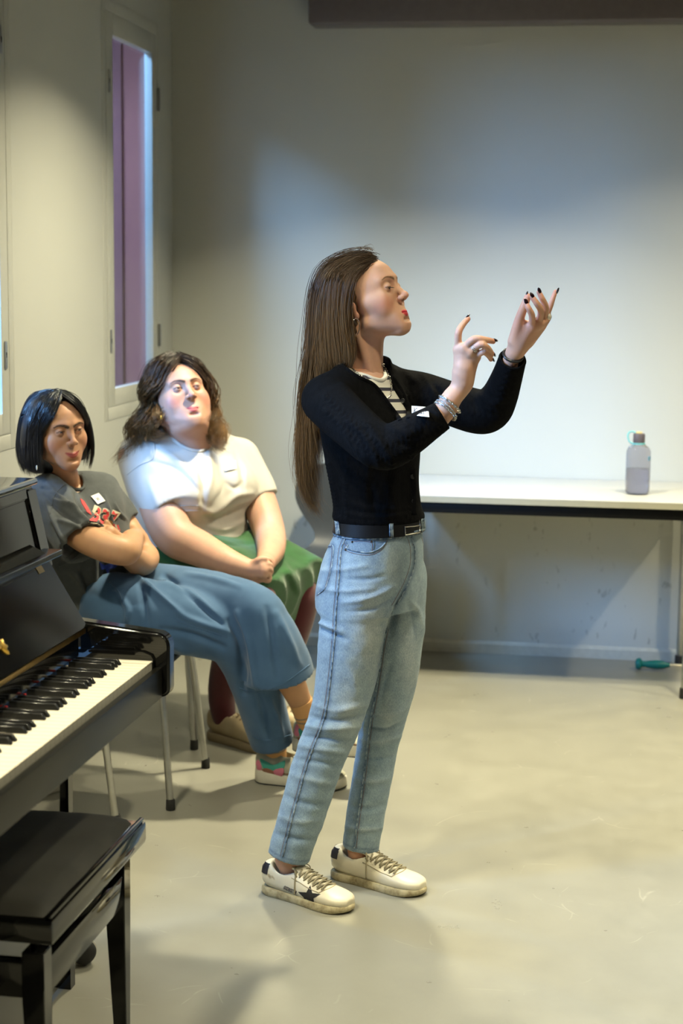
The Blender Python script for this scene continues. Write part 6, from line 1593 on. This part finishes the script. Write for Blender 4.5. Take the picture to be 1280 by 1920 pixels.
# hair: black bob with a side parting
M_BOB = hair_mat('black_hair', (0.004, 0.0035, 0.0045, 1), (0.010, 0.008, 0.009, 1), .5, .30, sheen=.7)
bm_ = S(); bm_.ell((-0.012, 0, 0.052), (.1015, .0850, .0860), 0); bm_.plane((0.030, 0, .045), (.93, 0, -.36), .015)
bm_.chain([(-.038, 0, .03), (-.055, 0, -.02), (-.060, 0, -.078)], [.080, .082, .072], .04, 4)
for y in (-1, 1): bm_.chain([(-.005, y * .070, .05), (-.010, y * .086, .00), (-.014, y * .086, -.066)], [.030, .030, .024], .03, 4)
bm_.plane((0, 0, -.112), (0.1, 0, -1), .012)
hV_, hQ_, hP_ = head_mesh(bm_, MR, MO, MS, .004)
hr = wp2(link('hair', npmesh('hair', hP_, hQ_, {'lock': np.stack([.5 + .5 * vnoise(hP_ * V3((160, 160, 20)), 7), hP_[:, 0] * 0 + .3, hP_[:, 0] * 0], 1)}), mg, M_BOB), mg)
def hl(*p): return MO + MR @ (V3(p) * MS)
GB_ = []
for a in np.linspace(-1, 1, 17):           # near side (-) round the back to the far side (+)
    th = a * math.radians(128); c, s_ = -math.cos(th), math.sin(th)     # th=0 : back
    px_, py_ = .02 * 1, -.012 * 0
    top = (.035 - .03 * (1 - abs(a)), .004 * np.sign(a), .140 - .002); r0 = 1.0
    GB_.append([hl(*top), hl(-.012 + .066 * c, .052 * s_, .125), hl(-.012 + .108 * c, .090 * s_, .070), hl(-.014 + .124 * c, .106 * s_, .01), hl(-.018 + .128 * c, .110 * s_, -.055), hl(-.018 + .112 * c, .098 * s_, -.112)])
wp_any(strands('hair_locks', GB_, 1500, .0009, hr, M_BOB, 4, .0035, .5, 3, .0008), hr)
FR = [[hl(.045, -.004, .138), hl(.078, -.030, .108), hl(.080, -.060, .065), hl(.056, -.082, .015), hl(.040, -.090, -.050), hl(.034, -.084, -.106)], [hl(.040, -.004, .139), hl(.060, -.044, .118), hl(.055, -.078, .066), hl(.032, -.096, .01), hl(.020, -.102, -.055), hl(.014, -.092, -.110)], [hl(.02, -.004, .140), hl(.03, -.055, .120), hl(.02, -.088, .066), hl(.0, -.106, .01), hl(-.01, -.110, -.055), hl(-.015, -.098, -.112)]]
wp_any(strands('fringe_locks', FR, 420, .0009, hr, M_BOB, 6, .0035, .6, 3, .0008), hr)
FR2 = [[hl(.045, .004, .138), hl(.080, .030, .105), hl(.080, .058, .062), hl(.050, .080, .015), hl(.030, .086, -.04)], [hl(.03, .004, .139), hl(.045, .05, .118), hl(.036, .085, .066), hl(.01, .096, .01), hl(.0, .096, -.05)]]
wp_any(strands('fringe_locks', FR2, 260, .0009, hr, M_BOB, 8, .0035, .6, 3, .0008), hr)
q = MB(); q.ball(at(69, 877, 4.98), (.0025, .0025, .0075), 10, 8); wp2(q.build('earring', M_PAPER, mg), mg)
# wide trousers
tr = S()
N1 = [(212, 1135, 5.13, .104), (320, 1160, 5.09, .104), (420, 1184, 5.07, .094), (458, 1225, 5.09, .086), (484, 1300, 5.15, .076), (511, 1392, 5.215, .068)]
F1 = [(255, 1112, 5.33, .100), (370, 1122, 5.19, .094), (470, 1142, 5.065, .080), (497, 1176, 5.045, .082), (513, 1222, 5.05, .096), (521, 1266, 5.065, .112)]
def hollow(K):
    (x0, y0, d0, r0), (x1, y1, d1, r1) = K[-2], K[-1]; a, b = at(x0, y0, d0), at(x1, y1, d1); tr.cap(a * .5 + b * .5, b + (b - a) * .1, r1 - .024, r1 - .014, .004, op='-')
limb(tr, F1, .012, 5, cut1=.001); hollow(F1)
limb(tr, N1, .012, 5, cut1=.001); tr.loft([(0.02, 0, 0, .118, .125, .172), (-.05, .01, 0, .13, .14, .182), (-.10, .02, 0, .12, .12, .16)][::-1], TRm, TO_, k=.03)
(x0, y0, d0, r0), (x1, y1, d1, r1) = N1[-2], N1[-1]; a, b = at(x0, y0, d0), at(x1, y1, d1); tr.cap(a * .12 + b * .88, b + (b - a) * .1, r1 - .022, r1 - .014, .004, op='-')
V, Q = surf(tr, .0055); V = relax(V, Q, 2, .4)
V = folds(V, Q, bold([([(250, 1075), (290, 1110), (340, 1150)], 6, .010), ([(262, 1090), (270, 1130), (275, 1170)], 6, -.008), ([(215, 1110), (240, 1140), (235, 1170)], 5, .008), ([(300, 1090), (350, 1110), (400, 1150)], 7, .010), ([(310, 1080), (360, 1120), (415, 1170)], 6, -.010), ([(330, 1150), (380, 1170), (430, 1185)], 7, .008), ([(300, 1180), (360, 1190), (420, 1215)], 7, -.007),
                 ([(430, 1165), (450, 1210), (455, 1300)], 8, -.012), ([(445, 1150), (470, 1210), (480, 1290)], 7, .010), ([(520, 1150), (540, 1200), (560, 1245)], 8, .007), ([(500, 1140), (510, 1200), (520, 1270)], 7, -.006), ([(480, 1290), (495, 1340), (500, 1385)], 6, -.006), ([(505, 1310), (520, 1350), (530, 1385)], 6, .006), ([(240, 1180), (300, 1200), (350, 1225)], 7, .006), ([(350, 1075), (400, 1085), (450, 1100)], 6, .005)]))
V = V + vnormals(V, Q) * (.002 * vnoise(V * 22, 5))[:, None]
t = NT('blue_twill'); n1 = t.noise(14, 4); n2 = t.noise(800, 2)
t.set(Base_Color=t.ramp(n1.outputs[0], [(0.3, (0.048, 0.108, 0.215, 1)), (0.7, (0.066, 0.136, 0.255, 1))]), Roughness=.8, Sheen_Weight=.2); t.b.inputs['Specular IOR Level'].default_value = .2; t.bump(n2.outputs[0], .25, .001)
M_TW = t.m; trs = wp2(link('wide_trousers', npmesh('wide_trousers', V, Q), mg, M_TW), mg); trb = bvh_of(V, Q)
for pts, r in (([(205, 1092), (222, 1110), (232, 1140), (240, 1172)], .0022), ([(449, 1290), (480, 1298), (530, 1282), (580, 1246)], .0016), ([(330, 1165), (380, 1180), (425, 1195)], .0014), ([(472, 1380), (500, 1388), (545, 1378)], .0014)):
    q = MB(); q.tube(trace(trb, pts, 8, .0002), r, 6); wp_any(q.build('seam', M_TW, trs, angle=180), trs)
# socks and shoes
t = NT('orange_rib'); wv = t.n('ShaderNodeTexWave', bands_direction='X'); wv.inputs['Scale'].default_value = 95; t.l(t.obj(), wv.inputs['Vector']); sx = t.n('ShaderNodeSeparateXYZ'); t.l(t.obj(), sx.inputs[0])
t.set(Base_Color=t.ramp(wv.outputs[1], [(0.2, (0.58, 0.29, 0.11, 1)), (0.7, (0.78, 0.45, 0.20, 1))]), Roughness=.9); t.bump(wv.outputs[1], .6, .002); M_SOCK = t.m
M_SBAND = plain('grey_band', (0.30, 0.24, 0.18), .9)
def sock(pts, root, label=None):
    c = np.array([at(*p[:3]) for p in pts]); rr = [p[3] for p in pts]; q = MB(); A_ = spline(np.column_stack([c, rr]), 6); q.tube(A_[:, :3], A_[:, 3], 22, caps=True); o = wp2(q.build('sock', M_SOCK, root, angle=180), root)
    for f in (.42, .55):
        k = int(f * (len(A_) - 1)); q = MB(); q.tube([A_[k, :3], A_[k + 1, :3] * .5 + A_[k, :3] * .5], A_[k, 3] + .0012, 22); wp_any(q.build('sock_band', M_SBAND, o, angle=180), o)
sock([(509, 1370, 5.212, .0385), (513, 1392, 5.222, .038), (516, 1414, 5.228, .036), (518, 1440, 5.232, .033)], mg)
sock([(563, 1314, 5.11, .0365), (570, 1332, 5.12, .036), (578, 1354, 5.135, .034), (585, 1380, 5.145, .031)], mg)
M_TEAL = plain('teal_mesh', (0.04, 0.27, 0.22), .7); M_PINK = plain('pink_panel', (0.55, 0.16, 0.24), .7); M_TAN = plain('brown_panel', (0.28, 0.12, 0.075), .6); M_OFFW = plain('off_white_sole', (0.60, 0.57, 0.48), .5); M_GRY = plain('pale_grey_mesh', (0.36, 0.35, 0.27), .8)
def runner(h, yaw, sc, z0, label, panels):
    hv = V3(h) + UP * z0
    V, Q = shoe_upper(hv, yaw, sc, [(x, c + .006, cy, a + (.006 if x < .1 else 0), a2, b * (1.28 if x < .12 else 1.12)) for x, c, cy, a, a2, b in UPPER], res=.0035); up = wp2(link('running_shoe', npmesh('running_shoe', V, Q), mg, M_GRY, label=label), mg); b = bvh_of(V, Q)
    shoe_sole(hv, yaw, sc, 0.0, .036, M_OFFW, up, wave=lambda x: 1 + .22 * math.exp(-((x - .02) / .05) ** 2), grow=.007); shoe_sole(hv - UP * .0, yaw, sc, -.0, .006, M_RUBBER, up, grow=.0075, name='outsole')
    for o, m_, lf in panels: px_patch(up, b, o, m_, lf, 'panel', 3)
    q = MB(); f, l, at3 = shoe_frame(hv, yaw)
    for x in (.115, .132, .149, .166): 
        c = []
        for k in range(7):
            r = b.ray_cast(Vector(at3(x * sc, .026 * (1 - k / 3), .14)), Vector((0, 0, -1))); c.append(V3(r[0]) + UP * .003 if r[0] is not None else at3(x, .026 * (1 - k / 3), .07))
        q.tube(c, .0026, 6, flat=.6)
    wp_any(q.build('laces', M_GRY, up, angle=180), up)
hA = atz(482, 1462); yA = math.radians(-16)
runner(hA, yA, 1.10, 0.0, 'running shoe on the floor, teal and pink heel', [([(482, 1425), (490, 1434), (488, 1450), (478, 1452)], M_PINK, .0016), ([(488, 1422), (505, 1432), (525, 1434), (534, 1426), (532, 1440), (512, 1448), (494, 1440)], M_TEAL, .002), ([(482, 1452), (496, 1440), (514, 1446), (534, 1462), (540, 1468), (510, 1464), (486, 1458)], M_TAN, .0026), ([(512, 1445), (530, 1440), (532, 1450), (524, 1456)], M_PINK, .003)])
hB = at(551, 1404, 5.165); 
runner(hB, math.radians(-12), 1.03, 0.0, 'running shoe of the crossed leg, held just off the floor', [([(556, 1358), (566, 1362), (560, 1380), (552, 1376)], M_PINK, .0016), ([(560, 1366), (578, 1370), (590, 1368), (586, 1382), (566, 1384)], M_TEAL, .002), ([(548, 1388), (562, 1382), (590, 1392), (600, 1398), (560, 1398)], M_TAN, .0026)])

# ===== woman in the white T-shirt
ww = thing('person', 'seated woman with dark wavy hair in a white T-shirt and green skirt, hands clasped', 'person', W(-1.6, 5.7, 0.45))
XR = frame(-64, 20, 5); XS = 1.10; XO = head_at((352, 725), 5.72, XR, XS)
xs_ = head_sdf(fat=1.0, eye=(0.27, 0.20), nose=1.08, smile=0.6, gaze=-0.18, jaw=1.04, lips=0.95, mw=1.08)
xl = lambda x, y, Y: (at(x, y, Y) - XO) @ XR / XS
xs_.ell((.030, 0, -.085), (.052, .056, .030), .03)                                # fuller under the chin
xs_.chain([(-.02, 0, -.01), (-.014, 0, -.05), xl(356, 815, 5.80), xl(352, 850, 5.86)], [.056, .060, .064, .08], .03, 5)
hV, hQ, hP = head_mesh(xs_, XR, XO, XS, .0022)
SKW = (0.52, 0.285, 0.20); BLW = (0.60, 0.17, 0.15)
hC = face_colours(hV, xs_, SKW, BLW, (0.50, 0.12, 0.12), (0.03, 0.018, 0.012), brow_w=1.1, blush_k=.95, liner=.95, eye=(0.27, 0.20), gaze=-0.18)
bd = S()
WXZ = nrm(at(350, 800, 5.86) - at(335, 1040, 5.92)); fw0 = np.array([math.cos(math.radians(-40)), math.sin(math.radians(-40)), 0]); WXF = nrm(fw0 - WXZ * (fw0 @ WXZ)); WXL = np.cross(WXZ, WXF)
WR = np.stack([WXF, WXL, WXZ], 1); WO = at(335, 1040, 5.92); WL = np.linalg.norm(at(350, 800, 5.86) - WO)
WKf = lambda g: [(0.0, .02, 0, .185 + g, .16 + g, .235 + g), (0.09, .03, 0, .190 + g, .15 + g, .232 + g), (0.18, .025, 0, .175 + g, .15 + g, .222 + g), (0.27, .03, 0, .172 + g, .145 + g, .222 + g), (WL - .10, .015, 0, .140 + g, .135 + g, .220 + g), (WL - .045, 0, 0, .10 + g, .12 + g, .190 + g), (WL, -.01, 0, .065 + g, .085 + g, .115 + g), (WL + .02, -.01, 0, .05 + g, .06 + g, .075 + g)]
bd.loft(WKf(-.015), WR, WO, k=.03)
NA = [(262, 858, 5.82, .075), (290, 915, 5.74, .076), (312, 975, 5.66, .072), (332, 1008, 5.62, .068), (372, 1028, 5.58, .060), (420, 1052, 5.51, .048), (456, 1064, 5.49, .035), (472, 1068, 5.485, .031)]
FA_ = [(452, 866, 6.03, .070), (474, 915, 5.99, .066), (494, 965, 5.92, .060), (506, 1005, 5.85, .055), (508, 1030, 5.71, .048), (502, 1047, 5.60, .037), (497, 1056, 5.555, .031)]
arms = S(); limb(arms, NA, .012, 6); limb(arms, FA_, .012, 6)
w_ = at(474, 1068, 5.485); m4 = [at(*q) for q in ((490, 1056, 5.470), (493, 1062, 5.460), (494, 1069, 5.455), (493, 1076, 5.455))]
f4 = [[m4[0], at(501, 1050, 5.480), at(506, 1054, 5.500), at(507, 1058, 5.515)], [m4[1], at(503, 1058, 5.460), at(508, 1063, 5.480), at(508, 1067, 5.495)], [m4[2], at(503, 1066, 5.455), at(508, 1071, 5.470), at(507, 1075, 5.485)], [m4[3], at(501, 1075, 5.455), at(505, 1079, 5.465), at(504, 1083, 5.480)]]
hand_sdf(arms, w_, .028, m4, f4, [w_, at(481, 1053, 5.465), at(490, 1048, 5.460), at(498, 1048, 5.460)], fr=.0095, pr=.015)
w2_ = at(498, 1055, 5.555); m5 = [at(*q) for q in ((486, 1074, 5.500), (490, 1079, 5.505), (495, 1083, 5.510), (500, 1085, 5.520))]
hand_sdf(arms, w2_, .028, m5, [[m_, m_ + V3((-.020, -.012, -.016)), m_ + V3((-.034, -.014, -.020)), m_ + V3((-.044, -.008, -.018))] for m_ in m5], [w2_, at(500, 1056, 5.505), at(495, 1052, 5.485), at(489, 1050, 5.475)], fr=.0095, pr=.015)
gV, gQ = surf(arms, .0032); gV = relax(gV, gQ, 1)
NLg = [(318, 1062, 5.82, .11), (400, 1090, 5.68, .105), (470, 1118, 5.56, .078), (462, 1160, 5.55, .068), (430, 1235, 5.62, .054), (416, 1300, 5.68, .044), (420, 1345, 5.697, .037)]
FLg = [(400, 1045, 6.05, .11), (480, 1070, 5.96, .10), (546, 1100, 5.86, .076), (553, 1140, 5.86, .072), (530, 1220, 5.86, .062), (498, 1280, 5.85, .048), (490, 1318, 5.85, .044)]
limb(bd, NLg, .03, 4); limb(bd, FLg, .03, 4)
bV, bQ = surf(bd, .008); bV = relax(bV, bQ, 1)
V, Q = join([(hP, hQ), (gV, gQ), (bV, bQ)]); base = np.tile(V3((0.55, 0.325, 0.235)), (len(gV) + len(bV), 1)) * (1 + .05 * vnoise(np.concatenate([gV, bV]) * 40, 2)[:, None])
wl_ = np.clip(1 - np.linalg.norm(np.concatenate([gV, bV]) - at(492, 1066, 5.53), axis=1) / .07, 0, 1)[:, None] * .4; base = base * (1 - wl_) + V3((.58, .22, .17)) * wl_
wp2(link('body', npmesh('body', V, Q, {'skin': np.concatenate([hC, base])}), ww, M_SKIN), ww)
_before = set(bpy.data.objects); eyes(ww, XR, XO, (0.030, 0.020, 0.012), (1, 0.22, -0.20), XS)
for o in set(bpy.data.objects) - _before: wp2(o, ww)
# white T-shirt
ts = S()
SLN = [(268, 858, 5.83, .088), (282, 890, 5.78, .094), (302, 925, 5.73, .098), (322, 962, 5.69, .098)]
SLF = [(446, 862, 6.02, .080), (460, 890, 6.00, .080), (474, 915, 5.985, .078), (484, 938, 5.97, .076)]
for K in (SLN, SLF): limb(ts, K, .035, 5, cut1=.002)
for K in (SLN, SLF):
    (x0, y0, d0, r0), (x1, y1, d1, r1) = K[-2], K[-1]; a, b = at(x0, y0, d0), at(x1, y1, d1); ts.cap(a * .4 + b * .6, b + (b - a) * .05, r1 - .026, r1 - .016, .004, op='-')
ts.loft(WKf(.006), WR, WO, k=.035)
for y in (-1, 1): ts.ell(WO + WR @ V3((.135, y * .085, .27)), (.085, .10, .085), .05, WR)
ts.chain([XO + XR @ (V3((-.015, 0, -.05)) * XS), at(357, 808, 5.80), at(360, 812, 5.78)], [.066, .070, .068], .004, 4, op='-')
V, Q = surf(ts, .0058); V = relax(V, Q, 2, .4)
V = folds(V, Q, bold([([(375, 950), (400, 960), (440, 930), (470, 925)], 6, .012), ([(378, 965), (410, 975), (450, 955), (478, 945)], 6, -.010), ([(385, 985), (420, 992), (460, 975)], 6, .008), ([(375, 880), (382, 915), (378, 955)], 6, -.010), ([(300, 840), (340, 870), (370, 905)], 6, .007), ([(285, 865), (330, 880), (372, 920)], 5, -.007), ([(390, 850), (395, 890), (390, 925)], 6, .008), ([(410, 880), (420, 915), (400, 945)], 6, -.005), ([(440, 840), (452, 880), (456, 920)], 5, -.006), ([(280, 900), (290, 930), (300, 960)], 7, .005), ([(230, 900), (245, 940), (275, 975)], 7, -.006), ([(330, 835), (360, 850), (400, 850)], 5, .004), ([(425, 905), (440, 915), (455, 905)], 4, -.006)], 1.0, 1.0))
M_WT = fabric('white_jersey', (0.54, 0.51, 0.465), .9, 700, .2, .1, .03); tee2 = wp2(link('t_shirt', npmesh('t_shirt', V, Q), ww, M_WT), ww); tb3 = bvh_of(V, Q)
q = MB(); q.tube(trace(tb3, [(278, 975), (290, 968), (320, 962), (350, 958), (374, 958)], 6, -.001), .003, 6); q.tube(trace(tb3, [(277, 964), (290, 958), (320, 952), (350, 948), (374, 948)], 6, .0002), .0012, 5); wp_any(q.build('sleeve_hem', M_WT, tee2, angle=180), tee2)
q = MB(); q.tube(trace(tb3, [(288, 822), (290, 845), (284, 862), (262, 872), (238, 890)], 6, .0002), .0018, 5); wp_any(q.build('shoulder_seam', M_WT, tee2, angle=180), tee2)
nc = [at(357, 808, 5.80) * .5 + at(360, 812, 5.78) * .5 + .070 * (math.cos(a) * WXF + math.sin(a) * WXL) for a in np.linspace(0, 2 * math.pi, 37)[:-1]]
nbv = np.array([V3(tb3.find_nearest(Vector(p))[0]) for p in nc]); nbv = (np.roll(nbv, 1, 0) + nbv * 2 + np.roll(nbv, -1, 0)) / 4
q = MB(); q.tube(nbv, .007, 8, closed=True); wp_any(q.build('collar', M_WT, tee2, angle=180), tee2)
sticker(tee2, tb3, [(418, 868), (441, 864), (443, 880), (420, 884)], [[(.1, .4), (.2, .7), (.3, .4), (.4, .7)], [(.5, .4), (.55, .7), (.65, .45)], [(.7, .5), (.8, .7), (.9, .45)]], .004, ink=.0007)
# green skirt
sk_ = S(); sk_.loft([(-.10, .04, 0, .17, .15, .22), (-.03, .04, 0, .205, .185, .255), (.03, .03, 0, .210, .178, .252), (.085, .03, 0, .205, .168, .246)], WR, WO, k=.03)
K1 = [(320, 1062, 5.82, .150), (400, 1086, 5.69, .140), (498, 1140, 5.54, .104)]; K2 = [(405, 1045, 6.05, .140), (480, 1066, 5.96, .135), (574, 1108, 5.84, .120)]
for K in (K1, K2): limb(sk_, K, .05, 5, cut1=.001)
for f in (.33, .66, 1):
    sk_.chain([a * (1 - f) + b * f for a, b in zip(P3(K1), P3(K2))], [.13, .125, .108], .04, 4, cut1=.001)
V, Q = surf(sk_, .007); V = relax(V, Q, 2)
V = folds(V, Q, bold([([(400, 990), (440, 1000), (480, 1000)], 5, .006), ([(395, 1010), (440, 1020), (478, 1018)], 5, -.005), ([(330, 1060), (380, 1075), (430, 1090)], 7, .006), ([(520, 1040), (545, 1080), (560, 1110)], 7, .004)]))
M_GRN = fabric('green_wool', (0.022, 0.085, 0.026), .95, 420, .5, .3, .18); skirt = wp2(link('skirt', npmesh('skirt', V, Q), ww, M_GRN), ww)
skb = bvh_of(V, Q); q = MB(); q.tube(trace(skb, [(396, 988), (430, 984), (462, 974), (472, 980), (474, 1000)], 6, .001), .004, 8); wp_any(q.build('waistband', M_GRN, skirt, angle=180), skirt)
# maroon tights and beige shoes
M_MAR = fabric('maroon_tights', (0.060, 0.006, 0.010), .8, 900, .1, .3, .1)
for K in (NLg, FLg):
    s = S(); limb(s, [(x, y, Y, r + .004) for x, y, Y, r in K[1:]], .01, 5); V, Q = surf(s, .007); wp2(link('stocking', npmesh('stocking', relax(V, Q, 1), Q), ww, M_MAR), ww)
t = NT('beige_leather'); n1 = t.noise(12, 4); t.set(Base_Color=t.ramp(n1.outputs[0], [(0.3, (0.33, 0.25, 0.145, 1)), (0.7, (0.45, 0.36, 0.22, 1))]), Roughness=.5); t.bump(t.noise(300, 3).outputs[0], .15, .001); M_BEI = t.m; M_GUM = plain('tan_sole', (0.25, 0.19, 0.11), .6)
for ha_, yw, lab in (((396, 1382), -40, 'beige lace-up shoe in front'), ((462, 1372), -14, 'beige lace-up shoe behind')):
    h = atz(*ha_) if lab.endswith('front') else at(466, 1368, 5.80) * V3((1, 1, 0)); yaw = math.radians(yw); V, Q = shoe_upper(h, yaw, 1.15, [(x, c + .008, cy, a + .006, a2, b + .002) for x, c, cy, a, a2, b in UPPER], res=.0036); up = wp2(link('beige_shoe', npmesh('beige_shoe', V, Q), ww, M_BEI, label=lab), ww); b = bvh_of(V, Q)
    shoe_sole(h, yaw, 1.15, 0, .026, M_GUM, up); f, l, at3 = shoe_frame(h, yaw); q = MB()
    for x in (.112, .128, .144, .160, .176):
        c = []
        for k in range(7):
            r = b.ray_cast(Vector(at3(x, .026 * (1 - k / 3), .14)), Vector((0, 0, -1))); c.append(V3(r[0]) + UP * .003 if r[0] is not None else at3(x, .026 * (1 - k / 3), .07))
        q.tube(c, .0028, 6, flat=.6)
    wp_any(q.build('laces', M_GUM, up, angle=180), up)
    q = MB(); vs = [at3(x, y, z) for z_ in (0, -.006) for x, y, z in ((.078, -.02, .118 + z_), (.078, 0, .126 + z_), (.078, .02, .118 + z_), (.112, -.02, .088 + z_), (.112, 0, .096 + z_), (.112, .02, .088 + z_))]
    q.add(vs, [(0, 1, 4, 3), (1, 2, 5, 4), (6, 9, 10, 7), (7, 10, 11, 8), (0, 6, 7, 1), (1, 7, 8, 2), (3, 4, 10, 9), (4, 5, 11, 10), (0, 3, 9, 6), (2, 8, 11, 5)]); wp_any(q.build('tongue', M_BEI, up), up)
# wavy hair
M_WAV = hair_mat('dark_wavy_hair', (0.028, 0.015, 0.008, 1), (0.26, 0.135, 0.045, 1), .5, .36)
hm = S(); hm.ell((-.014, 0, .052), (.101, .0840, .0860), 0); hm.plane((.026, 0, .045), (.90, 0, -.44), .015); hm.chain([(-.045, 0, .02), (-.055, 0, -.03), (-.055, 0, -.075)], [.062, .060, .045], .04, 4)
hV_, hQ_, hP_ = head_mesh(hm, XR, XO, XS, .0045)
hr = wp2(link('hair', npmesh('hair', hP_, hQ_, {'lock': np.stack([.5 + .5 * vnoise(hP_ * V3((130, 130, 25)), 7), hP_[:, 0] * 0 + .15, hP_[:, 0] * 0], 1)}), ww, M_WAV), ww)
def hx(*p): return XO + XR @ (V3(p) * XS)
GX = [[hx(.060, -.005, .128), hx(.078, -.038, .098), hx(.060, -.072, .060), hx(.020, -.092, .02), at(300, 790, 5.70), at(290, 815, 5.68), at(312, 822, 5.66)],
      [hx(.050, -.004, .134), hx(.055, -.055, .112), hx(.030, -.088, .06), hx(.0, -.10, .01), at(278, 790, 5.72), at(272, 820, 5.70), at(290, 830, 5.68)],
      [hx(.03, -.003, .139), hx(.025, -.065, .118), hx(.0, -.095, .06), hx(-.02, -.105, .0), at(258, 800, 5.74), at(250, 830, 5.73), at(262, 850, 5.71)],
      [hx(.015, -.002, .140), hx(.0, -.065, .122), hx(-.03, -.095, .06), hx(-.05, -.105, -.01), at(246, 800, 5.78), at(236, 838, 5.78), at(216, 872, 5.76)],
      [hx(.0, .0, .140), hx(-.04, -.055, .120), hx(-.08, -.075, .06), hx(-.10, -.075, -.01), at(254, 815, 5.85), at(240, 850, 5.85), at(224, 868, 5.84)],
      [hx(-.01, .0, .139), hx(-.07, -.02, .115), hx(-.11, -.02, .06), hx(-.125, -.02, -.02), at(290, 830, 5.95), at(280, 865, 5.97)],
      [hx(-.01, .01, .139), hx(-.06, .04, .115), hx(-.10, .045, .06), hx(-.11, .05, -.02), at(360, 830, 6.0), at(365, 860, 6.02)],
      [hx(.0, .01, .140), hx(-.03, .06, .118), hx(-.05, .09, .06), hx(-.06, .105, .0), at(415, 800, 5.92), at(418, 840, 5.92)],
      [hx(.02, .008, .139), hx(.01, .07, .115), hx(-.01, .098, .05), hx(-.02, .115, -.01), at(405, 805, 5.85), at(420, 830, 5.83), at(412, 848, 5.80)],
      [hx(.045, .006, .135), hx(.05, .06, .105), hx(.035, .092, .05), hx(.015, .108, -.02), at(396, 805, 5.80), at(408, 828, 5.77), at(424, 838, 5.76)],
      [hx(.058, .003, .129), hx(.076, .042, .095), hx(.06, .078, .045), hx(.035, .098, -.02), at(398, 795, 5.78), at(402, 820, 5.75), at(418, 842, 5.74)]]
wp_any(strands('hair_locks', GX, 1700, .0011, hr, M_WAV, 14, .0085, .35, 3, .003, True, 30, .016, 3.0), hr)
q = MB(); q.ball(at(302, 783, 5.62), (.0028, .0028, .0065), 10, 8); wp2(q.build('earring', M_GOLD, ww), ww)
